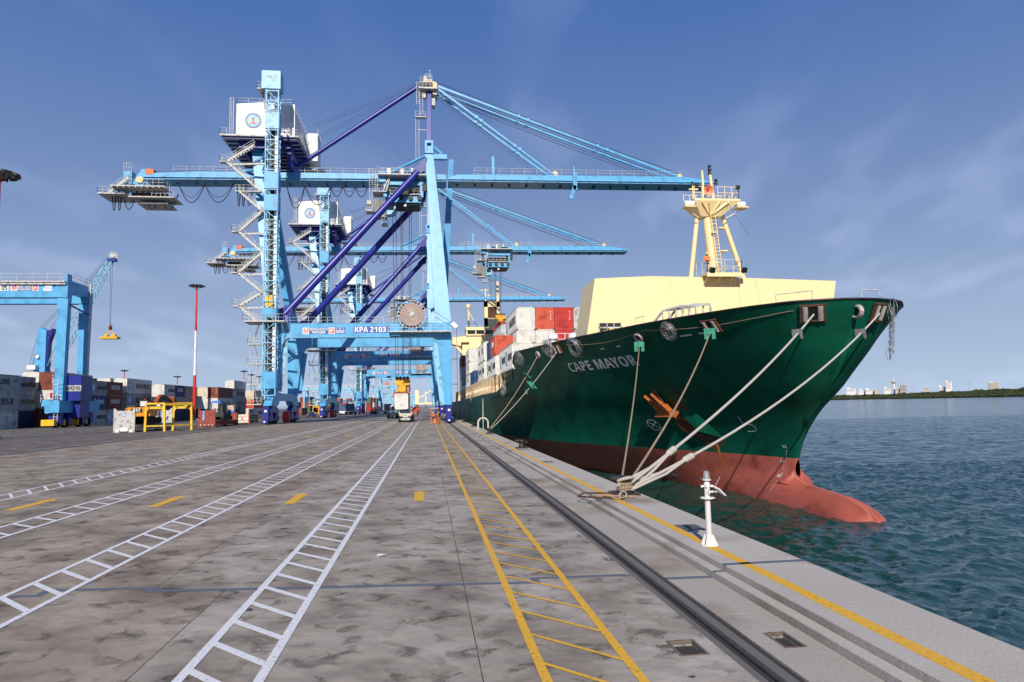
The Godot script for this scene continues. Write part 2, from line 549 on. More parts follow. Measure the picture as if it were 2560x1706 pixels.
func build_ground() -> void:
	# wide land under everything: solid body of the terminal
	var land := B.new()
	land.quad(Vector3(-27.6, gy(-27.6) - 0.06, 40), Vector3(-27.6, gy(-27.6) - 0.06, -900), Vector3(6.0, gy(6.0) - 0.06, -900), Vector3(6.0, gy(6.0) - 0.06, 40))
	struct_of(land, "subgrade", M.joint_dark)
	var yb := B.new()
	yb.use_col = true
	yb.col = Color(1, 1, 1)
	for zz in [[40.0, -60.0], [-60.0, -160.0], [-160.0, -420.0], [-420.0, -3500.0]]:
		gq(yb, -140.0, -27.2, zz[0], zz[1])
		yb.quad(Vector3(-3000, gy(-140), zz[0]), Vector3(-3000, gy(-140), zz[1]), Vector3(-140, gy(-140), zz[1]), Vector3(-140, gy(-140), zz[0]))
	struct_of(yb, "yard_pavement", M.yard)
	var far := B.new()
	far.use_col = true
	far.col = Color(0.92, 0.92, 0.94)
	gq(far, -27.2, 3.38, -126.0, -420.0)
	gq(far, -27.2, 6.0, -420.0, -3500.0)
	struct_of(far, "far_apron", M.apron)

	var apron := Node3D.new()
	apron.name = "apron"
	add_child(apron)
	apron.set_meta("kind", "structure")
	var xs := [-27.2, -21.4, -17.0, -12.6, -8.45, -4.33, 0.55, 3.38]
	var zs := [30.0, 0.0, -11.6, -26.0, -35.7, -50.0, -66.0, -84.0, -104.0, -126.0]
	for j in zs.size() - 1:
		for i in xs.size() - 1:
			var x0: float = xs[i]
			var x1: float = xs[i + 1]
			if j < 2:
				if x0 == -4.33: x0 = -3.17
				if x1 == -4.33: x1 = -3.17
			var warm := 0.05 if x1 < -3.0 else 0.012
			var t := tone(0.80, 0.92, warm) if x1 < -3.0 else tone(0.98, 1.08, warm)
			if x1 == 3.38: t = tone(1.16, 1.24, 0.01)
			if x1 == 3.38 and j == 1:
				slab(apron, "concrete_slab", x0, 2.86, zs[j], zs[j + 1], M.apron, t)
				slab(apron, "concrete_slab", 2.848, x1, zs[j], -7.80, M.apron, t)
				slab(apron, "concrete_slab", 2.848, x1, -8.25, zs[j + 1], M.apron, t)
				slab(apron, "concrete_slab", 3.15, x1, -7.788, -8.262, M.apron, t)
			else:
				slab(apron, "concrete_slab", x0, x1, zs[j], zs[j + 1], M.apron, t)
	# strip between rail and kerb
	var cz := [30.0, 4.0, -4.5, -9.2, -11.3, -24.0, -38.0, -52.0, -70.0, -95.0, -140.0, -420.0]
	for j in cz.size() - 1:
		var t2 := tone(0.78, 0.86, 0.03)
		if j == 2:
			slab(apron, "concrete_slab", 3.87, 4.16, cz[j], cz[j + 1], M.cope, t2)
			slab(apron, "concrete_slab", 4.148, 4.65, cz[j], -7.88, M.cope, t2)
			slab(apron, "concrete_slab", 4.148, 4.65, -8.36, cz[j + 1], M.cope, t2)
			slab(apron, "concrete_slab", 4.38, 4.65, -7.868, -8.372, M.cope, t2)
		else:
			slab(apron, "concrete_slab", 3.87, 4.65, cz[j], cz[j + 1], M.cope, t2)
	# open pits in the slabs: walls, floor and a steel frame
	for e in [[2.86, 3.15, -7.80, -8.25], [4.16, 4.38, -7.88, -8.36]]:
		var p := B.new()
		var y := gy(e[0])
		p.quad(Vector3(e[0], y - 0.6, e[2]), Vector3(e[0], y - 0.6, e[3]), Vector3(e[1], y - 0.6, e[3]), Vector3(e[1], y - 0.6, e[2]))
		p.bx(e[0] - 0.02, e[0], y - 0.6, y - 0.03, e[3], e[2])
		p.bx(e[1], e[1] + 0.02, y - 0.6, y - 0.03, e[3], e[2])
		p.bx(e[0], e[1], y - 0.6, y - 0.03, e[3] - 0.02, e[3])
		p.bx(e[0], e[1], y - 0.6, y - 0.03, e[2], e[2] + 0.02)
		struct_of(p, "cable_pit", M.pit)
		var f := B.new()
		for q in [[e[0] - 0.03, e[0], e[3] - 0.03, e[2] + 0.03], [e[1], e[1] + 0.03, e[3] - 0.03, e[2] + 0.03], [e[0], e[1], e[3] - 0.03, e[3]], [e[0], e[1], e[2], e[2] + 0.03]]:
			f.bx(q[0], q[1], gy(e[1]) - 0.03, gy(e[0]) + 0.006, q[2], q[3])
		struct_of(f, "cable_pit_frame", M.corner_steel)
	# rails in their beds
	for r in [[3.38, 3.87, 3.595, 0.0], [-26.95, -26.05, -26.5, 0.004]]:
		var bed := B.new()
		gq(bed, r[0], r[1], 40, -900, -0.028 if r[2] > 0 else 0.004)
		struct_of(bed, "rail_bed", M.rail_bed)
		var slot := B.new()
		gq(slot, r[2] - 0.09, r[2] - 0.035, 40, -420, (-0.022 if r[2] > 0 else 0.009))
		gq(slot, r[1] - 0.05, r[1] - 0.005, 40, -420, (-0.022 if r[2] > 0 else 0.009))
		gq(slot, r[2] + 0.04, r[2] + 0.06, 40, -420, (-0.022 if r[2] > 0 else 0.009))
		struct_of(slot, "rail_groove", M.joint_dark)
		var st := B.new()
		var ry := gy(r[2])
		st.prism(PackedVector2Array([Vector2(-0.036, -0.05), Vector2(-0.036, 0.0), Vector2(-0.026, 0.012), Vector2(0.026, 0.012), Vector2(0.036, 0.0), Vector2(0.036, -0.05)]), Vector3(r[2], ry + 0.01, -430), Vector3(1, 0, 0), Vector3(0, 1, 0), Vector3(0, 0, 1), 940)
		struct_of(st, "crane_rail", M.rail_steel)
	# kerb step and cope, in blocks with joints
	var kerb := Node3D.new()
	kerb.name = "quay_cope"
	add_child(kerb)
	kerb.set_meta("kind", "structure")
	var kz := [30.0, 8.0, -3.0, -11.05, -24.0, -38.0, -52.0, -74.0, -96.0, -118.0, -160.0, -220.0, -320.0, -420.0]
	for j in kz.size() - 1:
		var t3 := tone(0.95, 1.05, 0.012)
		for e in [[4.65, 4.83, 0.05, 0.4, "kerb_step"], [4.83, 6.25, 0.155, 0.5, "cope_block"]]:
			var b := B.new()
			b.use_col = true
			b.col = t3
			var g := 0.03 if j == 3 or j == 2 else 0.006
			var c := 0.012
			b.prism(PackedVector2Array([Vector2(e[0], e[2] - e[3]), Vector2(e[0], e[2] - c), Vector2(e[0] + c, e[2]), Vector2(e[1] - c, e[2]), Vector2(e[1], e[2] - c), Vector2(e[1], e[2] - e[3])]), Vector3(0, 0, (kz[j] + kz[j + 1]) / 2), Vector3(1, 0, 0), Vector3(0, 1, 0), Vector3(0, 0, 1), kz[j] - kz[j + 1] - g)
			put(b, e[4], M.cope, kerb)
	var wall := B.new()
	wall.use_col = true
	wall.col = Color(0.75, 0.73, 0.7)
	wall.bx(4.9, 6.2, -9.0, -0.32, -420, 40)
	struct_of(wall, "quay_wall", M.cope)
	# joint strips across the deck
	var js := B.new()
	var jp := [[-26.0, -5.95, -11.58], [-5.95, -4.36, -11.87], [-4.36, 1.70, -11.50], [1.70, 3.38, -11.48], [3.87, 4.65, -11.15]]
	var jl := [[-26.0, -11.75], [-5.95, -11.58], [-5.95, -11.88], [-4.36, -11.80], [-4.36, -11.60], [1.72, -11.24], [1.72, -11.5], [3.38, -11.5]]
	for i in range(0, jl.size() - 1):
		var a: Array = jl[i]
		var c: Array = jl[i + 1]
		if a[0] == c[0]:
			gq(js, a[0] - 0.07, a[0] + 0.07, maxf(a[1], c[1]) + 0.065, minf(a[1], c[1]) - 0.065, 0.004)
		else:
			gpara(js, a[0] + (0.07 if i > 0 else 0.0), a[1] + 0.065, c[0] - 0.07, c[1] + 0.065, 0.13, 0.004)
	gpara(js, 3.87, -11.1, 4.648, -11.1, 0.13, 0.004)
	struct_of(js, "expansion_joint", M.joint_seal)
	var jc := B.new()
	jc.bx(4.652, 4.829, 0.02, 0.054, -11.10, -11.0)
	jc.bx(4.832, 6.24, 0.1, 0.159, -11.12, -10.98)
	struct_of(jc, "cope_joint", M.joint_seal)
	build_markings()

func ladder_marking(called: String, x0: float, x1: float, w: float, zr: float, dz: float, pitch: float, rw: float, m: Material, near := 8.0, farz := -400.0, rungs := 190) -> void:
	var b := B.new()
	gq(b, x0, x0 + w, near, farz, 0.008)
	gq(b, x1 - w, x1, near, farz, 0.008)
	for k in range(-14, rungs):
		var z := zr - k * pitch
		gpara(b, x0 + w, z - dz, x1 - w, z, rw, 0.008)
	struct_of(b, called, m)

func build_markings() -> void:
	ladder_marking("lane_marking", -2.68, -1.72, 0.112, -8.11, 0.75, 0.868, 0.155, M.line_white)
	ladder_marking("lane_marking", -6.49, -5.55, 0.10, -11.53, 0.74, 0.87, 0.15, M.line_white)
	ladder_marking("lane_marking", -10.33, -9.38, 0.11, -18.05, 0.56, 0.99, 0.15, M.line_white)
	ladder_marking("lane_marking", -14.12, -13.22, 0.11, -24.11, 1.1, 1.04, 0.18, M.line_white)
	ladder_marking("hatched_walkway_marking", 1.15, 2.25, 0.11, -7.72, 0.98, 0.985, 0.09, M.line_yellow)
	var o := B.new()
	gq(o, -23.82, -23.66, -20, -64, 0.008)
	struct_of(o, "edge_marking", M.line_orange_old)
	var y := B.new()
	y.bx(5.10, 5.295, 0.150, 0.159, -400, 30)
	struct_of(y, "quay_edge_marking", M.line_yellow)
	var d := B.new()
	for x in [-45.9, -52.0, -57.0]:
		for k in 60: gq(d, x, x + 0.14, -46 - k * 2.2, -47.1 - k * 2.2, 0.006)
	struct_of(d, "yard_dash_marking", M.line_white)
	# direction arrows, one in each lane, repeated along the quay
	for k in 4:
		for x in [-0.29, -4.10, -7.93, -11.75]:
			var a := B.new()
			var z := -21.2 - k * 47.5
			gpoly(a, [Vector2(x - 0.155, z), Vector2(x + 0.155, z), Vector2(x + 0.155, z - 1.85), Vector2(x + 0.29, z - 1.85), Vector2(x, z - 2.45), Vector2(x - 0.29, z - 1.85), Vector2(x - 0.155, z - 1.85)], 0.008)
			struct_of(a, "lane_arrow", M.line_yellow)
	# dark repair patches in the cope and black oil spots on the slabs
	var p := B.new()
	for e in [[5.31, 5.80, -14.0, -14.7], [5.32, 5.8, -31.5, -32.2], [5.32, 5.8, -48.0, -48.7]]:
		p.bx(e[0], e[1], 0.150, 0.159, e[3], e[2])
	struct_of(p, "cope_patch", M.patch_dark)
	var s := B.new()
	for k in 130:
		var x := rng.randf_range(-25, 3.0)
		var z := -rng.randf_range(6.5, 75.0)
		var r := rng.randf_range(0.02, 0.08)
		var pts := []
		for i in 9:
			var q := r * rng.randf_range(0.45, 1.15)
			pts.append(Vector2(x + cos(TAU * i / 9) * q * 1.6, z + sin(TAU * i / 9) * q))
		gpoly(s, pts, 0.0045)
	var so := struct_of(s, "oil_spots", M.oil)
	so.set_meta("kind", "stuff")

# ---------- water and the far shore ----------
var wave_a := FastNoiseLite.new()
var wave_b := FastNoiseLite.new()
var wave_c := FastNoiseLite.new()

func wave(x: float, z: float) -> float:
	# wind from ahead on the right; crests lie across it
	var p := x * 0.62 + z * 0.78
	var q := -x * 0.78 + z * 0.62
	var a := wave_a.get_noise_2d(p * 1.0, q * 0.42)
	var b := wave_b.get_noise_2d(p * 1.0, q * 0.5)
	var c := wave_c.get_noise_2d(x, z)
	return (1.0 - absf(a) * 2.2) * 0.16 + (0.5 - absf(b)) * 0.26 + c * 0.05

func wave_patch(b: B, ix: PackedInt32Array, x0: float, x1: float, z0: float, z1: float, step: float, amp0: float, amp1: float) -> void:
	var nx := int((x1 - x0) / step) + 1
	var nz := int((z0 - z1) / step) + 1
	var base := b.v.size()
	var h := PackedFloat32Array()
	h.resize((nx + 1) * (nz + 1))
	for j in nz + 1:
		for i in nx + 1:
			h[j * (nx + 1) + i] = wave(x0 + i * step, z0 - j * step) * lerpf(amp0, amp1, float(j) / nz)
	for j in nz + 1:
		for i in nx + 1:
			var k := j * (nx + 1) + i
			var hx := h[mini(k + 1, j * (nx + 1) + nx)] - h[maxi(k - 1, j * (nx + 1))]
			var hz := h[maxi(k - nx - 1, i)] - h[mini(k + nx + 1, nz * (nx + 1) + i)]
			b.v.append(Vector3(x0 + i * step, SEA + h[k], z0 - j * step))
			b.n.append(Vector3(-hx / (2 * step), 1, -hz / (2 * step)).normalized())
	for j in nz:
		for i in nx:
			var k := base + j * (nx + 1) + i
			ix.append_array([k, k + nx + 1, k + 1, k + 1, k + nx + 1, k + nx + 2])

func build_water_and_shore() -> void:
	for e in [[wave_a, 0.16, 3, 3], [wave_b, 0.55, 3, 4], [wave_c, 1.6, 2, 6]]:
		e[0].noise_type = FastNoiseLite.TYPE_SIMPLEX_SMOOTH
		e[0].frequency = e[1]
		e[0].fractal_octaves = e[2]
		e[0].seed = e[3]
	var b := B.new()
	var ix := PackedInt32Array()
	wave_patch(b, ix, 5.6, 62.0, 6.0, -64.0, 0.24, 1.0, 1.0)
	wave_patch(b, ix, 62.0, 180.0, 6.0, -64.0, 0.7, 1.0, 1.0)
	wave_patch(b, ix, 38.0, 240.0, -64.0, -210.0, 0.75, 1.0, 0.5)
	wave_patch(b, ix, 5.6, 38.0, -64.0, -260.0, 1.6, 0.8, 0.4)
	var a := []
	a.resize(Mesh.ARRAY_MAX)
	a[Mesh.ARRAY_VERTEX] = b.v
	a[Mesh.ARRAY_NORMAL] = b.n
	a[Mesh.ARRAY_INDEX] = orient(b.v, b.n, ix)
	var m := ArrayMesh.new()
	m.add_surface_from_arrays(Mesh.PRIMITIVE_TRIANGLES, a)
	var o := place(m, "water", M.water, self)
	o.set_meta("kind", "structure")
	var f := B.new()
	for q in [[180.0, 4200.0, 40.0, -64.0], [240.0, 4200.0, -64.0, -210.0], [38.0, 4200.0, -210.0, -5200.0], [5.6, 38.0, -260.0, -5200.0], [5.6, 180.0, 60.0, 6.0]]:
		f.quad(Vector3(q[0], SEA, q[2]), Vector3(q[0], SEA, q[3]), Vector3(q[1], SEA, q[3]), Vector3(q[1], SEA, q[2]))
	struct_of(f, "open_water", M.water)
	build_shore()

# a point on the far shore line: t 0 at its left end, 1 at its right
func shore(t: float, back := 0.0) -> Vector3:
	var a := Vector3(1586, SEA, -2546)
	var b := Vector3(1868, SEA, -1949)
	var d := (b - a).normalized()
	return a.lerp(b, t) + Vector3(d.z, 0, -d.x) * back

func build_shore() -> void:
	var n := FastNoiseLite.new()
	n.seed = 2
	n.frequency = 1.0
	n.fractal_octaves = 4
	var land := B.new()
	var rows := [[0.0, -1.5], [6.0, 1.5], [14.0, 7.0], [50.0, 14.0], [200.0, 18.0], [900.0, 8.0]]
	for i in 80:
		for j in rows.size() - 1:
			var p := []
			for e in [[i, j], [i + 1, j], [i + 1, j + 1], [i, j + 1]]:
				var t: float = -0.9 + e[0] / 80.0 * 2.3
				var r: Array = rows[e[1]]
				var rise := 1.0 + clampf((t - 0.35) * 0.75, -0.1, 0.75)
				p.append(shore(t, r[0] + n.get_noise_2d(t * 30.0, 3.0) * 10.0 * (0.2 if e[1] < 2 else 1.0)) + Vector3(0, r[1] * (rise if e[1] > 1 else 1.0) * (1.0 + 0.35 * n.get_noise_2d(t * 14.0, e[1] * 2.0)), 0))
			land.quad(p[0], p[1], p[2], p[3])
	struct_of(land, "far_shore", M.shore_land)
	# beach strips at the water line
	var s := B.new()
	for k in 26:
		var t := rng.randf_range(0.1, 1.0)
		var l := rng.randf_range(0.004, 0.02) * (2.0 if t > 0.75 else 1.0)
		s.quad(shore(t, 1.0) + Vector3(0, 1.2, 0), shore(t + l, 1.0) + Vector3(0, 1.2, 0), shore(t + l, 8.0) + Vector3(0, 3.2, 0), shore(t, 8.0) + Vector3(0, 3.2, 0))
	struct_of(s, "beach", M.sand)
	# the wood along the shore, one mass from here: ragged clumps of leaf faces
	var clump := B.new()
	for k in 46:
		var d := Vector3(rng.randfn(), rng.randfn() * 0.8 + 0.25, rng.randfn()).normalized()
		var o := d * rng.randf_range(0.55, 1.0)
		var u := d.cross(Vector3(0.2, 1, 0.1)).normalized() * rng.randf_range(0.16, 0.42)
		var w := d.cross(u).normalized() * rng.randf_range(0.16, 0.42)
		clump.tri(o - u - w * 0.6, o + u - w * 0.5, o + w)
		clump.tri(o * 0.7 + u, o * 0.7 - u, o * 0.7 - w)
	var cm := clump.mesh()
	for kind in 2:
		var mm := MultiMesh.new()
		mm.transform_format = MultiMesh.TRANSFORM_3D
		mm.mesh = cm
		var list := []
		for k in 3200:
			var t := rng.randf_range(-0.35, 1.25)
			var back := pow(rng.randf(), 1.7) * 90.0 + 2.0
			var rise := 1.0 + clampf((t - 0.35) * 0.75, -0.1, 0.75)
			var base := lerpf(1.0, 14.0, clampf(back / 50.0, 0, 1)) * rise * (1.0 + 0.3 * n.get_noise_2d(t * 14.0, 3.0))
			var sz := rng.randf_range(2.4, 5.5) * (0.75 + 0.5 * n.get_noise_2d(t * 60.0, 40.0))
			list.append(Transform3D(Basis(Vector3.UP, rng.randf() * TAU).scaled(Vector3(sz * 1.25, sz * rng.randf_range(0.8, 1.25), sz * 1.25)), shore(t, back) + Vector3(0, base + sz * 0.55, 0)))
		mm.instance_count = list.size()
		for k in list.size(): mm.set_instance_transform(k, list[k])
		var mi := MultiMeshInstance3D.new()
		mi.name = "shore_wood" if kind == 0 else "shore_wood_pale"
		mi.multimesh = mm
		mi.material_override = M.foliage if kind == 0 else M.foliage_pale
		add_child(mi)
		tag(mi, "dark green wood along the far shore" if kind == 0 else "paler green trees mixed into the far shore wood", "wood", "", "stuff")
	# town behind it
	var towns := [
		[0.055, 34, 30, 42, "town_white", "white stepped block nearest the ship's bow on the far shore"], [0.125, 26, 22, 35, "town_white", "low white block second from the ship's bow on the far shore"],
		[0.17, 30, 20, 37, "town_white", "long low white building with a roof shed on the far shore"], [0.21, 14, 22, 34, "town_tan", "small tan house left of the round-topped tower on the far shore"],
		[0.275, 22, 26, 40, "town_white", "white flats just left of the round-topped tower"], [0.365, 22, 26, 51, "town_grey", "grey-brown tower block right of the round-topped tower"],
		[0.335, 18, 26, 37, "town_tan", "tan low house at the foot of the grey-brown tower block"], [0.49, 16, 20, 38, "town_tan", "small pale villa among trees right of the grey-brown tower block"],
		[0.57, 20, 24, 39, "town_white", "low white house left of the tall white tower block"], [0.605, 19, 28, 56, "town_white", "tall white tower block on the far shore"],
		[0.82, 26, 22, 47, "town_tan", "pale house on the far hill nearest the right edge"]]
	for e in towns:
		var p := shore(e[0], 90.0)
		var t := thing("town_building", e[5], "building", p, "buildings on the far shore", -0.657)
		var y0 := 2.0
		var w: float = e[1]
		var hgt: float = e[3]
		put(B.new().bx(-w / 2, w / 2, y0, hgt, -e[2] / 2.0, e[2] / 2.0).bx(-w * 0.5 + 1, -w * 0.1, hgt, hgt + 5, -6, 6), "wall", M[e[4]], t)
		var wn := B.new()
		var fl := int((hgt - 28.0) / 3.6)
		for k in maxi(fl, 1):
			for c in int(w / 5.0): wn.bx(-w / 2 + c * 5.0 + 1.3, -w / 2 + c * 5.0 + 3.6, hgt - 3.0 - k * 3.6, hgt - 1.2 - k * 3.6, e[2] / 2.0 - 0.4, e[2] / 2.0 + 0.15)
		put(wn, "windows", M.window_dark, t)
		put(B.new().bx(-w / 2 - 0.6, w / 2 + 0.6, hgt, hgt + 0.8, -e[2] / 2.0 - 0.6, e[2] / 2.0 + 0.6), "parapet", M.town_white, t)
	var tw := thing("observation_tower", "pale round tower with a dark wide top and mast on the far shore", "tower", shore(0.305, 100.0))
	put(B.new().lathe([Vector2(0, 2), Vector2(3.6, 2), Vector2(2.9, 58), Vector2(2.9, 60)], Vector3.ZERO, 14), "shaft", M.town_white, tw)
	put(B.new().lathe([Vector2(3, 57), Vector2(6, 59), Vector2(8, 62), Vector2(8, 65), Vector2(4, 67), Vector2(0, 67)], Vector3.ZERO, 16), "top", M.town_grey, tw)
	put(B.new().lathe([Vector2(2.2, 66.5), Vector2(2.2, 71), Vector2(0.7, 72), Vector2(0.5, 82), Vector2(0, 83)], Vector3.ZERO, 8).bx(-3, 3, 76, 76.6, -0.3, 0.3), "mast", M.town_white, tw)
	var ch := thing("factory_chimney", "thin dark chimney standing right of the tall white tower block", "chimney", shore(0.70, 100.0))
	put(B.new().tube(Vector3(0, 2, 0), Vector3(0, 55, 0), 1.0, 10, 0.8), "stack", M.town_grey, ch)

# ---------- ship-to-shore cranes ----------
func V(x: float, y: float, z: float) -> Vector3:
	return Vector3(x, y, z)

func sag(a: Vector3, b: Vector3, drop: float, k := 12) -> Array:
	var p := []
	for i in k + 1:
		var t := float(i) / k
		p.append(a.lerp(b, t) - Vector3(0, drop * 4.0 * t * (1.0 - t), 0))
	return p

func bogies(t: Node3D, x: float, z: float, toward: float, yg: float) -> void:
	# one corner: equaliser beam over two four-wheel bogies
	var o := Node3D.new()
	o.name = "bogie"
	t.add_child(o, true)
	var b := B.new()
	b.zy([V2(z - 3.6, yg + 2.35), V2(z - 1.2, yg + 3.15), V2(z + 1.2, yg + 3.15), V2(z + 3.6, yg + 2.35), V2(z + 3.6, yg + 1.9), V2(z - 3.6, yg + 1.9)], x, 1.0)
	for s in [-1, 1]:
		b.zy([V2(z + s * 2.1 - 1.7, yg + 1.0), V2(z + s * 2.1 - 0.5, yg + 1.9), V2(z + s * 2.1 + 0.5, yg + 1.9), V2(z + s * 2.1 + 1.7, yg + 1.0), V2(z + s * 2.1 + 1.7, yg + 0.55), V2(z + s * 2.1 - 1.7, yg + 0.55)], x, 0.9)
		b.bx(x - 0.62, x - 0.3, yg + 1.15, yg + 2.2, z + s * 3.4 - 0.35, z + s * 3.4 + 0.35)
	b.bx(x - 0.42, x + 0.42, yg + 0.75, yg + 3.0, z + toward * 4.1 - 0.12, z + toward * 4.1 + 0.25)
	b.bx(x - 0.36, x + 0.36, yg + 0.25, yg + 0.75, z + toward * 4.5 - 0.3, z + toward * 4.5 + 0.3)
	b.bx(x - 0.8, x - 0.2, yg + 0.2, yg + 0.45, z + toward * 4.9 - 0.3, z + toward * 4.9 + 0.3)
	put(b, "bogie_frame", M.navy, o)
	var w := B.new()
	for s in [-1, 1]:
		for q in [-1, 1]:
			var c: Vector3 = V(x, yg + 0.42, z + s * 2.1 + q * 1.05)
			w.tube(c - V(0.16, 0, 0), c + V(0.16, 0, 0), 0.40, 16)
			w.tube(c - V(0.34, 0, 0), c + V(0.34, 0, 0), 0.14, 8)
	put(w, "wheel_set", M.dark_gear, o)
	var d := B.new()
	for s in [-1, 1]:
		d.tube(V(x - 0.85, yg + 1.25, z + s * 2.6), V(x - 0.45, yg + 1.25, z + s * 2.6), 0.32, 12)
		d.bx(x - 0.95, x - 0.5, yg + 0.75, yg + 1.25, z + s * 1.6 - 0.3, z + s * 1.6 + 0.3)
	put(d, "travel_motor", M.grey_gear, o)
	var l := B.new()
	l.bx(x - 0.22, x + 0.18, yg + 2.05, yg + 2.4, z + toward * 4.36, z + toward * 4.385)
	l.tube(V(x - 0.05, yg + 0.5, z + toward * 4.8), V(x - 0.05, yg + 0.5, z + toward * 4.98), 0.16, 12)
	put(l, "buffer", M.white, o)

func V2(a: float, b: float) -> Vector2:
	return Vector2(a, b)

func make_crane(num: String, label: String, zc: float, tx: float, hoist_y: float) -> void:
	var t := thing("quay_crane", label, "crane", V(0, 0, zc), "blue ship-to-shore cranes along the quay")
	var YS := -0.05
	var YL := 0.36
	# portal frames: beam and lower legs in one welded piece each
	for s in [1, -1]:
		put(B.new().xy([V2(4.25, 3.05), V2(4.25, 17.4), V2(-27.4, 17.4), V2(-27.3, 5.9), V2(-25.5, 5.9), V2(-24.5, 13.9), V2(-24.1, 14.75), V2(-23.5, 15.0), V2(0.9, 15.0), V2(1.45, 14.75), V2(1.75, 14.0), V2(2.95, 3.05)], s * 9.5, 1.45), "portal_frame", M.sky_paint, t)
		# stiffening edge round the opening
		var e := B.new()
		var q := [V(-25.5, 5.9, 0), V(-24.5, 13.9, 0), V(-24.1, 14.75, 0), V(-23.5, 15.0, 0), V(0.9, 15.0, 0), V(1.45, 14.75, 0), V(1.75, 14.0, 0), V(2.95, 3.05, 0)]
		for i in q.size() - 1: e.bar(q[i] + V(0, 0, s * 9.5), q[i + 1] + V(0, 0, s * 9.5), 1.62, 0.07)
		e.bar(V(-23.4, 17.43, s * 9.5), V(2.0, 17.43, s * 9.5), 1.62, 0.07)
		put(e, "portal_flange", M.sky_blue_pale if s > 0 else M.sky_paint, t)
	# upper legs
	var bs := Vector3(0, 0, 1)
	put(B.new().bar(V(2.86, 17.3, 9.5), V(0.66, 50.5, 3.4), 1.35, 2.75, 1.2, 1.5, V(-1, 0, 0)), "sea_leg", M.sky_paint, t)
	put(B.new().bar(V(2.9, 17.3, -9.5), V(5.2, 53.0, -6.2), 1.1, 1.7, 0.9, 1.0, V(-1, 0, 0)), "sea_leg", M.sky_paint, t)
	for s in [1, -1]: put(B.new().bar(V(-26.2, 17.3, 9.5 * s), V(-30.7, 50.2, 3.4 * s), 1.3, 1.9, 1.1, 1.75, V(-1, 0, 0)), "land_leg", M.sky_paint, t)
	# caps on the near legs, each with a recessed window
	for x in [0.66, -30.7]:
		var c := B.new()
		for q in [[-0.78, -0.42, 50.4, 52.9], [0.42, 0.78, 50.4, 52.9], [-0.42, 0.42, 50.4, 50.9], [-0.42, 0.42, 52.4, 52.9]]: c.bx(x + q[0], x + q[1], q[2], q[3], 2.6, 4.3)
		c.bx(x - 0.42, x + 0.42, 50.9, 52.4, 2.6, 3.7)
		put(c, "leg_cap", M.sky_paint, t)
	# sill beams along the quay and the running gear
	for e in [[3.6, YS], [-26.4, YL]]:
		var b := B.new()
		b.zy([V2(-12.4, e[1] + 3.1), V2(-9.6, e[1] + 5.6), V2(-4, e[1] + 5.3), V2(4, e[1] + 5.3), V2(9.6, e[1] + 5.6), V2(12.4, e[1] + 3.1), V2(7.0, e[1] + 3.1), V2(5.6, e[1] + 4.0), V2(-5.6, e[1] + 4.0), V2(-7.0, e[1] + 3.1)], e[0], 1.3 if e[0] < 0 else 1.0)
		if e[0] < 0: b.bx(e[0] - 0.9, e[0] + 0.9, 5.4, 6.0, 8.6, 10.4).bx(e[0] - 0.9, e[0] + 0.9, 5.4, 6.0, -10.4, -8.6)
		put(b, "sill_beam", M.sky_paint, t)
		for s in [1, -1]: bogies(t, e[0], 9.0 * s, 1.0 * s, e[1])
	put(B.new().bx(-26.0, -24.9, YL + 0.35, YL + 2.1, 1.0, 2.2).bx(-25.9, -25.0, YL + 0.1, YL + 0.35, 1.1, 2.1), "ballast_box", M.signal_red, t)
	# boom and land girder
	for e in [["girder", -51.0, 3.9], ["boom", 4.3, 57.8]]:
		var b := B.new()
		if e[0] == "girder":
			b.xy([V2(-51, 45.1), V2(-51, 46.15), V2(-42.5, 46.7), V2(-25, 46.9), V2(3.9, 47.15), V2(3.9, 45.75), V2(-25, 45.25)], 0, 3.7)
		else:
			b.xy([V2(4.3, 45.75), V2(4.3, 46.6), V2(6.2, 47.2), V2(51.5, 47.75), V2(57.8, 46.9), V2(57.8, 46.2), V2(30, 46.0)], 0, 3.7)
		put(b, e[0], M.sky_paint, t)
		var f := B.new()
		for s in [1, -1]:
			for k in 2:
				var y0 := lerpf(45.05, 45.7, (e[1] + 51.0) / 55.0) + k * 0.42 if e[0] == "girder" else 45.8 + k * 0.4
				var y1 := (45.72 if e[0] == "girder" else 46.2) + k * 0.42
				f.bar(V(e[1], y0, s * 2.0), V(e[2], y1, s * 2.0), 0.38, 0.09)
		put(f, "trolley_rail", M.sky_blue_pale, t)
		var u := B.new()
		for k in int((e[2] - e[1]) / 3.4): u.bx(e[1] + 1.6 + k * 3.4, e[1] + 2.0 + k * 3.4, 45.0 if e[0] == "girder" else 45.6, 45.3 if e[0] == "girder" else 45.95, -0.4, 0.4)
		put(u, "girder_bracket", M.dark_gear, t)
		var h := B.new()
		var ya := 46.2 if e[0] == "girder" else 47.2
		h.rail([V(e[1] + 5, ya + 0.4, 1.75), V(e[2] - 3 if e[0] == "girder" else 51.0, ya + (0.9 if e[0] == "girder" else 0.5), 1.75)], 1.05, 2.4)
		h.rail([V(e[1] + 5, ya + 0.4, -1.75), V(e[2] - 3 if e[0] == "girder" else 51.0, ya + (0.9 if e[0] == "girder" else 0.5), -1.75)], 1.05, 2.4)
		put(h, "handrail", M.galv, t)
	var bd := B.new()
	bd.bx(28.6, 29.4, 44.4, 47.9, 1.9, 2.5).bar(V(29.0, 45.3, 2.3), V(28.0, 42.6, 2.3), 0.4, 0.7)
	bd.bx(12.8, 13.3, 47.3, 51.2, 0.8, 1.2).bx(29.0, 29.3, 47.5, 49.6, 0.8, 1.2).bx(10.0, 14.0, 47.15, 47.3, 1.0, 1.8)
	bd.bar(V(0.8, 52.5, 3.4), V(3.0, 50.8, 3.0), 0.5, 0.5).bx(1.2, 4.0, 49.6, 50.5, 2.6, 3.6)
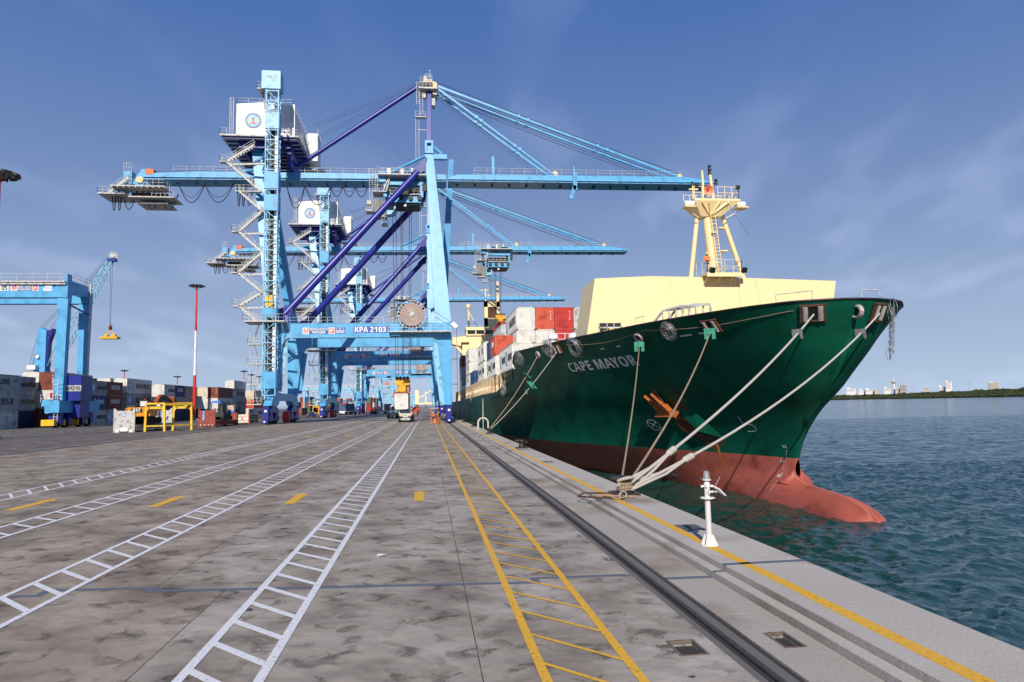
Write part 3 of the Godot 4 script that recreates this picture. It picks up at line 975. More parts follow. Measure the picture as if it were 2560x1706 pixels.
	put(bd, "boom_fitting", M.sky_paint, t)
	# mast above the legs and its head
	put(B.new().bar(V(0.66, 52.6, 3.3), V(0.85, 64.6, 0.7), 0.8, 0.9).bar(V(0.66, 52.6, -3.3), V(0.85, 64.6, -0.7), 0.8, 0.9), "mast", M.navy, t)
	var hd := B.new()
	hd.bx(-1.2, 2.4, 64.0, 64.3, -2.2, 2.4).bx(-0.9, 1.4, 65.5, 65.7, -1.6, 1.8).bx(-0.2, 0.3, 64.3, 67.4, -0.6, 0.6).bx(0.9, 1.3, 64.3, 66.8, -0.6, 0.6).bx(1.5, 2.3, 63.2, 64.0, -1.4, 1.6).bx(-0.6, 0.1, 62.6, 63.9, 0.4, 1.4).bx(1.3, 1.9, 61.2, 62.6, -0.6, 1.2)
	hd.rail([V(-1.2, 64.3, 2.4), V(2.4, 64.3, 2.4), V(2.4, 64.3, -2.2)], 1.0, 0.7).rail([V(-1.2, 64.3, 2.4), V(-1.2, 64.3, -2.2)], 1.0, 0.7).rail([V(-0.9, 65.7, 1.8), V(1.4, 65.7, 1.8)], 1.0, 0.6).rail([V(0.0, 67.0, 0.5), V(1.2, 67.0, 0.5)], 0.9, 0.4)
	hd.tube(V(0.95, 67, 0), V(0.95, 68.6, 0), 0.06, 6).lathe([V2(0, 68.5), V2(0.16, 68.6), V2(0.18, 68.85), V2(0, 69.0)], V(0.95, 0, 0), 8)
	put(hd, "mast_head", M.galv, t)
	var sh := B.new()
	for z in [-0.9, 0.9]:
		sh.tube(V(1.6, 65.4, z - 0.1), V(1.6, 65.4, z + 0.1), 0.75, 18).tube(V(0.2, 66.2, z - 0.1), V(0.2, 66.2, z + 0.1), 0.5, 16)
	put(sh, "sheave", M.sheave, t)
	var ld := B.new()
	ld.ladder(V(-1.55, 50.2, 1.6), V(-1.55, 58.4, 1.6), V(1, 0, 0), 0.65, 0.4).ladder(V(-0.75, 58.4, 1.6), V(-0.75, 64.0, 1.6), V(1, 0, 0), 0.6, 0.4).ladder(V(-1.4, 61.0, 1.8), V(-1.4, 65.5, 1.8), V(1, 0, 0), 0.55, 0.4)
	ld.bx(-1.9, 0.1, 58.3, 58.45, 1.2, 2.2).rail([V(-1.9, 58.45, 2.2), V(0.0, 58.45, 2.2)], 1.0, 0.8).bar(V(-1.5, 56.0, 1.6), V(0.4, 56.0, 1.6), 0.12, 0.12)
	put(ld, "mast_ladder", M.galv, t)
	# tubular braces
	put(B.new().tube(V(-1.3, 65.4, 0), V(-25.0, 48.2, 0), 0.42, 16), "back_stay", M.navy, t)
	for e in [[V(-1.5, 46.7, 4.2), V(-24.3, 19.2, 9.2), 4.2, 9.2], [V(-1.5, 43.7, -4.6), V(-24.4, 19.2, -9.2), -4.6, -9.2]]:
		put(B.new().tube(e[0], e[1], 0.64, 18), "diagonal_brace", M.navy, t)
		var y: float = e[0].y
		put(B.new().xy([V2(0.25, y + 2.9), V2(-0.15, y + 0.1), V2(-1.5, y - 0.55), V2(-2.3, y - 0.45), V2(-2.5, y + 0.1)], e[2], 0.9), "gusset", M.navy, t)
		put(B.new().xy([V2(-25.4, 17.4), V2(-25.6, 19.9), V2(-23.6, 20.8), V2(-23.0, 20.1), V2(-23.9, 17.45)], e[3], 0.8), "gusset", M.navy, t)
	put(B.new().tube(V(0.2, 50.3, 3.4), V(-7.0, 47.2, 1.6), 0.26, 12).tube(V(0.2, 50.3, -3.4), V(-7.0, 47.2, -1.6), 0.26, 12).tube(V(-30.5, 46.8, 3.2), V(-33.5, 46.9, 1.9), 0.25, 10), "girder_hanger", M.sky_paint, t)
	# forestays and boom ropes
	for z in [-1.3, 1.3]:
		for e in [[V(2.4, 65.0, z), V(50.3, 48.0, z), 0.42], [V(2.4, 64.6, z * 0.9), V(25.2, 47.7, z * 0.9), 0.36]]:
			var f := B.new()
			f.bar(e[0], e[1], 0.3, e[2])
			for k in [0.33, 0.37, 0.66, 0.7]:
				var c: Vector3 = (e[0] as Vector3).lerp(e[1], k)
				f.tube(c - V(0, 0, 0.3), c + V(0, 0, 0.3), 0.36, 10)
			put(f, "forestay", M.sky_paint, t)
	var rp := B.new()
	for z in [-0.6, 0.6]:
		for q in [[V(1.7, 66.4, z), V(50.8, 48.9, z)], [V(2.2, 65.4, z), V(50.0, 48.5, z)], [V(2.3, 64.0, z), V(46.0, 48.0, z)]]: rp.path(sag(q[0], q[1], 0.35, 6), 0.055, 5)
		rp.path([V(2.2, 63.6, z), V(22.5, 48.0, z)], 0.035, 5)
		rp.path([V(2.2, 65.0, z), V(26.0, 47.8, z)], 0.03, 5)
		rp.path(sag(V(-1.4, 66.0, z), V(-21.0, 57.0, z), 0.3, 6), 0.035, 5)
		rp.path([V(-1.0, 65.8, z), V(-23.0, 53.0, z)], 0.03, 5)
		rp.path(sag(V(-28.0, 49.3, z), V(-50.5, 46.9, z), 0.5, 6), 0.035, 5)
	rp.path([V(-13.5, 56.2, 0.4), V(-1.2, 49.0, 1.5)], 0.02, 4)
	put(rp, "rope_run", M.wire, t)
	var bsv := B.new()
	for x in [25.4, 51.0]:
		for z in [-0.6, 0.6]: bsv.tube(V(x, 48.2, z - 0.12), V(x, 48.2, z + 0.12), 0.55, 18)
	put(bsv, "boom_sheave", M.sheave, t)
	# machinery house on its platform
	var hs := Node3D.new()
	hs.name = "machinery_house"
	t.add_child(hs, true)
	put(B.new().xy([V2(-33.8, 52.0), V2(-33.8, 58.05), V2(-28.9, 58.5), V2(-24.0, 58.05), V2(-24.0, 52.0)], -1.0, 14.0), "wall", M.white, hs)
	put(B.new().bx(-24.05, -23.6, 52.0, 58.2, 5.5, 6.1).bx(-33.85, -33.5, 52, 58.0, 5.95, 6.08).bx(-33.8, -24.0, 53.3, 53.36, 6.0, 6.04).bx(-23.2, -21.3, 51.8, 57.4, -9.0, -5.2).xy([V2(-24.0, 56.5), V2(-23.2, 57.4), V2(-23.2, 51.8), V2(-24.0, 52.5)], -7.0, 3.2), "annex", M.white, hs)
	put(B.new().bx(-36.2, -22.6, 51.45, 51.75, -9.4, 7.6).bx(-23.6, -19.6, 49.2, 49.4, -9.0, -3.0).rail([V(-36.2, 51.75, 7.6), V(-33.9, 51.75, 7.6)], 1.05, 1.1).rail([V(-36.2, 51.75, 7.6), V(-36.2, 51.75, -9.0)], 1.05, 1.5).rail([V(-24.0, 51.75, 7.6), V(-22.6, 51.75, 7.6), V(-22.6, 51.75, -9.4)], 1.05, 1.4).rail([V(-33.8, 58.1, 5.9), V(-24.0, 58.1, 5.9), V(-24.0, 58.1, -7.9)], 1.1, 1.9).rail([V(-33.8, 58.1, 5.9), V(-33.8, 58.1, -7.9)], 1.1, 1.9).rail([V(-19.6, 49.4, -3.0), V(-19.6, 49.4, -9.0)], 1.05, 1.4).rail([V(-21.3, 57.4, -5.3), V(-21.3, 57.4, -8.9)], 1.0, 1.2).ladder(V(-34.6, 51.8, 6.1), V(-34.6, 59.0, 6.1), V(1, 0, 0), 0.6, 0.35).rail([V(-34.9, 53, 6.4), V(-34.3, 53, 6.4)], 6.0, 0.3), "walkway", M.galv, hs)
	var ul := B.new()
	for k in 9: ul.bx(-35.8, -23.0, 51.1, 51.45, -8.6 + k * 1.95, -8.4 + k * 1.95)
	ul.bx(-33.4, -24.2, 50.0, 51.1, -7.6, -7.0).bx(-33.4, -24.2, 50.0, 51.1, 5.2, 5.8).bx(-33.4, -32.8, 50.0, 51.1, -7, 5.2).bx(-25.0, -24.4, 47.0, 51.1, -7, 5.2).bx(-29.8, -29.0, 46.9, 51.1, -2.6, 2.6)
	put(ul, "floor_frame", M.navy, hs)
	emblem(hs, V(-30.9, 55.0, 6.06), 1.43)
	# lift tower in front of the land leg
	lift_tower(t)
	# stairs climbing the land side
	var zz := 7.2
	var stp := [[-30.4, 49.8], [-35.0, 46.7], [-29.2, 41.5], [-32.8, 41.4], [-28.8, 37.8], [-32.7, 34.1], [-28.7, 30.4], [-32.7, 26.8], [-28.6, 23.3], [-32.4, 20.9], [-29.0, 17.7]]
	for i in stp.size() - 1:
		var a := V(stp[i][0], stp[i][1], zz)
		var b := V(stp[i + 1][0], stp[i + 1][1], zz)
		if i == 2: put(B.new().bx(-33.4, -29.0, 41.25, 41.4, zz - 0.5, zz + 0.5).rail([V(-33.4, 41.4, zz + 0.5), V(-29.0, 41.4, zz + 0.5)]), "landing", M.galv, t)
		else: put(B.new().stairs(a, b, V(0, 0, 1), 0.85), "stair_flight", M.galv, t)
	for i in [1, 4, 5, 6, 7, 8, 9]:
		var p := V(stp[i][0], stp[i][1], zz)
		var d := -0.7 if p.x < -31 else 0.5
		var l := B.new()
		l.bx(p.x + minf(0, d * 1.6), p.x + maxf(0, d * 1.6), p.y - 0.16, p.y, zz - 0.5, zz + 0.6)
		l.rail([V(p.x + d * 1.6, p.y, zz - 0.5), V(p.x + d * 1.6, p.y, zz + 0.6), V(p.x, p.y, zz + 0.6)], 1.1, 0.7)
		if p.x < -31: l.bar(V(p.x, p.y - 0.35, zz - 0.3), V(-28.2, p.y - 0.35, zz + 0.6), 0.25, 0.3)
		put(l, "landing", M.galv, t)
	var lp := B.new()
	lp.bx(-30.4, -23.7, 17.45, 17.65, 8.2, 12.9).rail([V(-30.4, 17.65, 12.9), V(-23.7, 17.65, 12.9), V(-23.7, 17.65, 10.3)], 1.1, 1.0).rail([V(-30.4, 17.65, 8.2), V(-30.4, 17.65, 12.9)], 1.1, 1.0)
	lp.bar(V(-24.2, 17.4, 12.6), V(-24.2, 14.9, 10.3), 0.1, 0.1).bar(V(-23.8, 17.4, 10.5), V(-22.9, 14.6, 10.4), 0.1, 0.12)
	lp.rail([V(-23.4, 17.46, 10.15), V(2.0, 17.46, 10.15)], 1.05, 1.55)
	lp.rail([V(-23.4, 17.46, -8.85), V(2.0, 17.46, -8.85)], 1.05, 1.55)
	put(lp, "portal_walkway", M.galv, t)
	var low := B.new()
	for k in 4:
		var y := 17.4 - k * 3.4
		var xa := -29.6 if k % 2 == 0 else -28.5
		low.ladder(V(xa, y - 3.4, 9.6), V(-28.9 + (0.4 if k % 2 == 0 else -0.4), y, 9.6), V(0, 0, 1), 0.6, 0.32)
		low.bx(-30.2, -27.8, y - 3.55, y - 3.4, 9.0, 10.4).rail([V(-30.2, y - 3.4, 10.4), V(-27.9, y - 3.4, 10.4)], 1.05, 0.6).rail([V(-30.2, y - 3.4, 9.0), V(-30.2, y - 3.4, 10.4)], 1.05, 0.7)
		low.bar(V(-30.1, y - 3.4, 9.1), V(-30.1, y - 0.4, 9.1), 0.06, 0.06).bar(V(-28.0, y - 3.4, 9.1), V(-28.0, y, 9.1), 0.06, 0.06)
	put(low, "access_ladder", M.galv, t)
	# cable reel on its platform
	var rl := Node3D.new()
	rl.name = "cable_reel"
	t.add_child(rl, true)
	var rc := V(-2.6, 18.75, 11.5)
	put(B.new().lathe([V2(0.5, -0.16), V2(2.02, -0.16), V2(2.02, 0.16), V2(0.5, 0.16)], rc, 40, V(0, 0, 1)), "cable_coil", M.reel_cable, rl)
	var sp := B.new()
	for k in 24:
		var a := TAU * (k + 0.3) / 24
		for z in [-0.22, 0.22]: sp.bar(rc + V(cos(a) * 0.3, sin(a) * 0.3, z), rc + V(cos(a) * 2.5, sin(a) * 2.5, z), 0.06, 0.07)
		for z in [-0.22, 0.22]: sp.bar(rc + V(cos(a) * 2.46, sin(a) * 2.46, z), rc + V(cos(a + TAU / 24) * 2.46, sin(a + TAU / 24) * 2.46, z), 0.04, 0.05)
	sp.tube(rc - V(0, 0, 0.6), rc + V(0, 0, 0.42), 0.42, 16).tube(rc, rc + V(0, 0, 0.6), 0.14, 10)
	put(sp, "spoke_ring", M.galv, rl)
	put(B.new().bx(-6.6, 4.1, 15.65, 15.85, 10.2, 12.2).rail([V(-6.6, 15.85, 12.2), V(4.1, 15.85, 12.2)], 1.1, 1.25).rail([V(-6.6, 15.85, 10.3), V(-6.6, 15.85, 12.2)], 1.1, 1.2), "reel_platform", M.galv, rl)
	put(B.new().bar(V(-5.0, 15.85, 11), V(-2.6, 18.7, 11), 0.2, 0.25).bar(V(-0.2, 15.85, 11), V(-2.6, 18.7, 11), 0.2, 0.25).bx(-3.4, -1.8, 15.85, 16.3, 10.6, 11.2).bx(-6.2, -4.6, 15.1, 15.6, 10.2, 11.4).bx(3.0, 3.6, 15.1, 15.6, 10.2, 11.0), "reel_stand", M.sky_paint, rl)
	put(B.new().box(V(4.75, 16.9, 11.0), V(1.15, 0.7, 0.7), Basis(V(0, 0, 1), -0.75)), "cable_guide", M.white, rl)
	put(B.new().path([V(-0.6, 20.4, 11.4), V(4.5, 17.25, 11.2), V(5.1, 16.6, 11.1), V(5.15, 0.2, 11.0)], 0.04, 6).bar(V(4.2, 11.0, 10.6), V(5.3, 11.0, 10.8), 0.1, 0.1).bar(V(4.2, 6.6, 10.6), V(5.3, 6.6, 10.8), 0.1, 0.1), "power_cable", M.cable, rl)
	# name boards on the portal beam
	signs(t, num)
	crane_trolley(t, tx, hoist_y)
	# festoon cables under the girder
	var fs := B.new()
	for e in [[-45.2, -40.6, 3.6], [-40.6, -35.6, 3.5], [-22.6, -17.9, 3.7], [-17.9, -15.6, 2.0], [-15.6, -13.3, 2.0], [-13.3, -11.0, 2.0], [-25.9, -22.6, 4.4], [-34.8, -34.2, 4.2], [-34.0, -33.4, 4.2], [-33.2, -32.0, 4.0], [-31.6, -29.8, 3.4], [-56.6, -55.9, 3.2], [-55.6, -55.0, 3.2], [-54.8, -52.6, 3.0], [-51.0, -48.4, 2.8], [-48.4, -45.2, 2.9]]:
		var y: float = 44.7 if e[0] > -47 else 42.6
		for k in 2: fs.path(sag(V(e[0], y, 1.0 + k * 0.25), V(e[1], y, 1.0 + k * 0.25), e[2] - k * 0.9, 12), 0.085 - k * 0.04, 5)
	put(fs, "festoon_cable", M.cable, t)
	put(B.new().bar(V(-47, 44.85, 1.1), V(-25, 44.9, 1.1), 0.12, 0.1).bar(V(-25, 44.9, 1.1), V(3, 45.2, 1.1), 0.12, 0.1), "festoon_track", M.sky_paint, t)
	# maintenance platform at the land end
	var rr := B.new()
	rr.bx(-58.3, -53.6, 41.9, 42.1, -2.5, 3.0).bx(-55.6, -46.4, 42.9, 43.1, 1.0, 4.4).bx(-53.0, -45.2, 41.3, 41.5, -1.5, 3.2).bx(-52.0, -46.6, 40.5, 40.75, -2.6, 2.0)
	rr.rail([V(-58.3, 42.1, 3.0), V(-54, 42.1, 3.0)], 1.1, 0.8).rail([V(-58.3, 42.1, -2.5), V(-58.3, 42.1, 3.0)], 1.1, 0.9).rail([V(-53.4, 43.1, 4.4), V(-46.4, 43.1, 4.4), V(-46.4, 43.1, 1.0)], 1.1, 1.0).rail([V(-49, 41.5, 3.2), V(-45.2, 41.5, 3.2)], 1.1, 0.8)
	rr.stairs(V(-56.4, 42.1, 2.6), V(-53.2, 45.0, 2.6), V(0, 0, 1), 0.7).rail([V(-54.3, 46.4, 2.2), V(-52.9, 46.4, 2.2)], 1.5, 0.5)
	for k in 10: rr.bx(-55.4 + k, -55.25 + k, 42.7, 42.9, 1.0, 4.4)
	put(rr, "end_platform", M.galv, t)
	put(B.new().bx(-54.3, -52.9, 44.0, 46.4, 0.6, 2.2).bx(-54.2, -53.4, 42.3, 44.0, 1.6, 2.2).xy([V2(-52.9, 44.2), V2(-52.3, 45.6), V2(-51.4, 47.0), V2(-50.8, 47.0), V2(-50.8, 44.6), V2(-51.3, 43.6)], 1.5, 0.5), "girder_end", M.sky_paint, t)
	put(B.new().bx(-50.7, -49.3, 46.0, 47.0, 0.6, 1.9), "end_motor", M.orange, t)
	put(B.new().tube(V(-51.6, 44.9, 1.8), V(-51.6, 44.9, 2.1), 0.6, 16), "end_sheave", M.sheave, t)
	for k in 2: put(B.new().bx(-53.0, -47.0, 41.5, 42.6, -0.8 + k * 1.6, 0.2 + k * 1.6), "end_gear", M.dark_gear, t)

func emblem(p: Node3D, o: Vector3, r: float) -> void:
	var e := Node3D.new()
	e.name = "emblem"
	p.add_child(e, true)
	put(B.new().lathe([V2(0, 0.0), V2(r * 0.76, 0.0), V2(r * 0.76, 0.02), V2(0, 0.02)], o, 36, V(0, 0, 1)), "field", M.sky_blue_pale, e)
	put(B.new().lathe([V2(r * 0.76, 0.0), V2(r, 0.0), V2(r, 0.03), V2(r * 0.76, 0.03)], o, 36, V(0, 0, 1)), "ring", M.sign_blue, e)
	var d := B.new()
	for k in 26:
		var a := TAU * k / 26
		d.box(o + V(cos(a) * r * 0.88, sin(a) * r * 0.88, 0.035), V(r * 0.09, r * 0.1, 0.02), Basis(V(0, 0, 1), a))
	put(d, "ring_letters", M.lettering_white, e)
	put(B.new().bx(o.x - 0.07 * r, o.x + 0.07 * r, o.y - 0.35 * r, o.y + 0.42 * r, o.z + 0.02, o.z + 0.05).bx(o.x - 0.2 * r, o.x + 0.2 * r, o.y + 0.14 * r, o.y + 0.22 * r, o.z + 0.02, o.z + 0.05).xy([V2(o.x - 0.5 * r, o.y - 0.3 * r), V2(o.x + 0.5 * r, o.y - 0.3 * r), V2(o.x + 0.28 * r, o.y - 0.48 * r), V2(o.x - 0.28 * r, o.y - 0.48 * r)], o.z + 0.03, 0.03), "anchor_mark", M.sign_red, e)
	for s in [-1, 1]:
		put(B.new().xy([V2(o.x + s * 0.22 * r, o.y - 0.2 * r), V2(o.x + s * 0.3 * r, o.y + 0.1 * r), V2(o.x + s * 0.2 * r, o.y + 0.32 * r), V2(o.x + s * 0.42 * r, o.y + 0.25 * r), V2(o.x + s * 0.6 * r, o.y + 0.02 * r), V2(o.x + s * 0.5 * r, o.y - 0.22 * r), V2(o.x + s * 0.38 * r, o.y - 0.05 * r)], o.z + 0.03, 0.03), "yellow_mark", M.cab_yellow, e)

func lift_tower(t: Node3D) -> void:
	var o := Node3D.new()
	o.name = "lift_tower"
	t.add_child(o, true)
	var x0 := -27.2
	var x1 := -25.15
	var z0 := 10.7
	var z1 := 12.5
	var f := B.new()
	for x in [x0, x1]:
		for z in [z0, z1]: f.bar(V(x, 5.2, z), V(x, 61.0, z), 0.16, 0.16)
	var y := 5.2
	var k := 0
	while y < 58.0:
		var y2 := y + 1.75
		for z in [z0, z1]:
			f.bar(V(x0, y, z), V(x1, y, z), 0.1, 0.14)
			f.bar(V(x0 if k % 2 == 0 else x1, y, z), V(x1 if k % 2 == 0 else x0, y2, z), 0.09, 0.09)
		for x in [x0, x1]:
			f.bar(V(x, y, z0), V(x, y, z1), 0.1, 0.12)
			f.bar(V(x, y, z0 if k % 2 == 0 else z1), V(x, y2, z1 if k % 2 == 0 else z0), 0.08, 0.08)
		y = y2
		k += 1
	f.bar(V(x0 + 0.75, 5.2, z1 - 0.2), V(x0 + 0.75, 58, z1 - 0.2), 0.08, 0.1)
	put(f, "lattice", M.sky_blue_pale, o)
	put(B.new().bx(x0 + 1.35, x1 - 0.25, 6.5, 52.0, z0 + 0.5, z0 + 0.9), "lift_guide", M.white, o)
	put(B.new().bx(x0 + 0.3, x0 + 1.25, 6.5, 55.0, z0 + 0.2, z0 + 0.5), "lift_cables", M.dark_gear, o)
	for e in [[6.3, 9.1, 0], [18.3, 19.8, 0], [36.5, 39.3, 0], [40.3, 43.3, 0], [50.9, 53.9, 1]]:
		put(B.new().bx(x0 - 0.1, x1 + 0.1, e[0], e[1], z1 + 0.08, z1 + 0.2).bx(x1 + 0.08, x1 + 0.18, e[0], e[1], z0, z1 + 0.08), "cladding_panel", M.sky_blue_pale if e[2] else M.sky_paint, o)  # top panel paler: a whitish reflection put into its colour
	put(B.new().bx(x0 - 0.75, x1 + 0.35, 58.0, 61.2, z0 - 0.4, z1 + 0.25), "lift_head", M.sky_blue_pale, o)  # head takes the paler blue too, for the same painted reflection
	put(B.new().bx(x0 - 1.5, x0 - 0.75, 57.9, 58.05, z0 - 0.4, z1 + 0.2).rail([V(x0 - 1.5, 58.05, z1 + 0.2), V(x0 - 0.8, 58.05, z1 + 0.2)], 1.1, 0.5).rail([V(x0 - 1.5, 58.05, z0), V(x0 - 1.5, 58.05, z1 + 0.2)], 1.1, 0.6).stairs(V(x0 - 1.1, 58.0, z0), V(x0 - 0.2, 53.4, z0), V(0, 0, 1), 0.6), "lift_platform", M.galv, o)
	put(B.new().bx(x0 + 0.35, x0 + 1.45, 19.9, 22.0, z1 - 0.9, z1 - 0.15), "lift_cab", M.frame_yellow, o)
	# ties back to the leg, Y-shaped
	var ty := B.new()
	for q in [[48.2, -30.4], [46.0, -30.1], [44.2, -29.9], [40.2, -29.2], [32.0, -28.2], [25.0, -27.2]]:
		ty.bar(V(q[1] + 0.7, q[0], 4.5 + (50.0 - q[0]) * 0.15), V(x0, q[0] + 0.9, z0), 0.16, 0.22).bar(V(q[1] + 0.7, q[0], 4.5 + (50.0 - q[0]) * 0.15), V(x0, q[0] - 0.9, z0), 0.16, 0.22)
	put(ty, "tower_tie", M.sky_paint, o)

func signs(t: Node3D, num: String) -> void:
	var z := 10.24
	var o := Node3D.new()
	o.name = "name_board"
	t.add_child(o, true)
	put(B.new().bx(-21.15, -20.1, 15.6, 16.68, z - 0.03, z + 0.02), "logo_plate", M.lettering_white, o)
	put(B.new().bx(-20.08, -16.85, 15.6, 16.68, z - 0.03, z + 0.02).bx(-15.8, -14.0, 15.65, 16.7, z - 0.03, z + 0.02).bx(-12.6, -6.85, 15.75, 16.85, z - 0.03, z + 0.02), "blue_plate", M.sign_blue, o)
	words("M", 0.85, o, M.sign_red, V(-20.62, 16.14, z + 0.03), Basis(), "logo_letter", 0.8)
	words("MITSUI-PACECO", 0.42, o, M.lettering_white, V(-18.47, 16.4, z + 0.03), Basis(), "lettering", 2.95)
	words("PORTAINER", 0.42, o, M.lettering_white, V(-18.47, 15.88, z + 0.03), Basis(), "lettering", 2.2)
	put(B.new().bx(-16.83, -15.82, 15.6, 16.68, z - 0.03, z + 0.02), "logo_plate", M.lettering_white, o)
	put(B.new().bx(-16.72, -15.93, 15.72, 16.56, z + 0.02, z + 0.035), "logo_field", M.sign_red, o)
	words("P", 0.6, o, M.lettering_white, V(-16.33, 16.13, z + 0.045), Basis(), "logo_letter", 0.42)
	words("S.  W.  L.", 0.3, o, M.lettering_white, V(-14.9, 16.5, z + 0.03), Basis(), "lettering", 1.4)
	for k in 3: put(B.new().bx(-15.65, -14.15, 15.78 + k * 0.17, 15.86 + k * 0.17, z + 0.02, z + 0.035), "small_print", M.lettering_white, o)
	words(num, 0.92, o, M.lettering_white, V(-9.75, 16.32, z + 0.03), Basis(), "lettering", 5.3)

func crane_trolley(t: Node3D, x: float, hoist_y: float) -> void:
	var o := Node3D.new()
	o.name = "trolley"
	t.add_child(o, true)
	# platforms either side of the girder, carriers under it
	var p := B.new()
	p.bx(x - 4.6, x + 4.4, 46.0, 46.2, 2.3, 4.6).bx(x - 4.6, x + 4.4, 46.0, 46.2, -4.6, -2.3)
	p.rail([V(x - 4.6, 46.2, 4.6), V(x + 4.4, 46.2, 4.6)], 1.1, 1.0).rail([V(x - 4.6, 46.2, 2.4), V(x - 4.6, 46.2, 4.6)], 1.5, 0.8)
	p.bx(x - 2.4, x + 3.2, 42.6, 42.75, -3.0, 3.4).rail([V(x - 2.4, 42.75, 3.4), V(x + 3.2, 42.75, 3.4)], 1.1, 1.1)
	p.bx(x - 5.6, x - 3.0, 43.0, 43.15, 0.0, 3.6).rail([V(x - 5.6, 43.15, 3.6), V(x - 3.0, 43.15, 3.6)], 1.1, 0.8).rail([V(x - 5.6, 43.15, 0), V(x - 5.6, 43.15, 3.6)], 1.1, 0.8)
	p.ladder(V(x - 5.9, 43.0, 3.2), V(x - 5.9, 47.6, 3.2), V(1, 0, 0), 0.6, 0.4).ladder(V(x - 4.9, 43.0, 3.4), V(x - 4.9, 47.2, 3.4), V(1, 0, 0), 0.5, 0.4)
	p.bar(V(x - 3.6, 43.2, 3.5), V(x - 2.6, 45.9, 3.5), 0.16, 0.2).bar(V(x - 3.0, 43.2, 3.5), V(x - 2.4, 45.9, 3.5), 0.16, 0.2)
	put(p, "trolley_platform", M.galv, o)
	var f := B.new()
	for s in [-1, 1]:
		f.bx(x - 3.6, x + 3.8, 44.5, 45.1, s * 2.9 - 0.3, s * 2.9 + 0.3)
		for q in [-3.3, 3.5]: f.bx(x + q - 0.3, x + q + 0.3, 42.2, 46.0, s * 2.9 - 0.25, s * 2.9 + 0.25)
	f.bx(x - 2.6, x + 3.4, 41.2, 42.4, -2.6, 3.0).bx(x - 4.4, x - 3.2, 44.9, 46.9, 2.5, 3.6)
	put(f, "trolley_frame", M.sky_paint, o)
	var g := B.new()
	g.bx(x - 2.2, x + 3.0, 40.9, 41.2, -2.2, 2.6).bx(x + 3.6, x + 4.4, 43.4, 44.8, 1.4, 3.2).bx(x - 1.6, x + 0.6, 46.2, 46.8, 2.8, 4.0).bx(x + 1.0, x + 3.0, 46.2, 46.7, 2.8, 4.2).bx(x - 2.4, x + 3.0, 42.75, 43.9, -2.0, 2.0)
	for k in 4: g.tube(V(x - 2 + k * 1.7, 42.0, 3.1), V(x - 2 + k * 1.7, 42.0, 3.4), 0.45, 12)
	put(g, "trolley_gear", M.dark_gear, o)
	put(B.new().bx(x - 2.9, x - 2.2, 46.2, 47.3, 3.4, 4.2).bx(x - 0.4, x + 0.2, 46.2, 47.3, 3.4, 4.2).bx(x + 1.6, x + 1.9, 46.2, 47.4, 3.4, 4.2).bx(x + 0.1, x + 0.6, 40.5, 40.9, 2.4, 2.8), "gear_cabinet", M.white, o)
	# driver's cab and its access platforms hanging on the land side
	put(B.new().bx(x - 6.9, x - 5.6, 39.4, 39.6, 0.6, 3.2).rail([V(x - 6.9, 39.6, 3.2), V(x - 5.6, 39.6, 3.2)], 1.1, 0.6).rail([V(x - 6.9, 39.6, 0.6), V(x - 6.9, 39.6, 3.2)], 1.1, 0.6).bx(x - 6.7, x - 5.9, 40.9, 41.6, 1.0, 2.8).ladder(V(x - 6.0, 39.6, 2.8), V(x - 6.0, 43.2, 2.8), V(1, 0, 0), 0.5, 0.35).bx(x - 4.0, x - 2.9, 37.0, 37.3, 0.8, 2.6).rail([V(x - 4.0, 37.3, 2.6), V(x - 2.9, 37.3, 2.6)], 1.2, 0.5).bx(x - 5.4, x - 3.6, 38.4, 38.6, 0.4, 3.0), "cab_platform", M.galv, o)
	put(B.new().bx(x - 4.4, x - 3.2, 38.6, 41.6, -0.4, 2.4).bx(x - 5.6, x - 4.4, 39.4, 41.9, 0.2, 2.6), "cab_hanger", M.grey_gear, o)
	var cb := Node3D.new()
	cb.name = "driver_cab"
	o.add_child(cb, true)
	put(B.new().xy([V2(x - 3.1, 41.2), V2(x - 1.5, 41.2), V2(x - 1.3, 39.8), V2(x - 1.6, 39.2), V2(x - 3.1, 39.0)], 1.2, 2.0), "cab_body", M.sky_blue_pale, cb)
	put(B.new().bx(x - 2.9, x - 1.75, 39.9, 40.9, 2.2, 2.24).xy([V2(x - 1.46, 41.0), V2(x - 1.40, 41.0), V2(x - 1.22, 39.9), V2(x - 1.28, 39.9)], 1.2, 1.7), "cab_window", M.glass_dark, cb)
	# hoist ropes
	var r := B.new()
	for q in [-2.1, -1.5, -0.55, -0.2, 1.1, 1.5]:
		for z in [-1.0, 1.0]: r.tube(V(x + q, 41.2, z), V(x + q * 0.75, hoist_y, z * 0.8), 0.028, 5)
	put(r, "hoist_rope", M.wire, o)

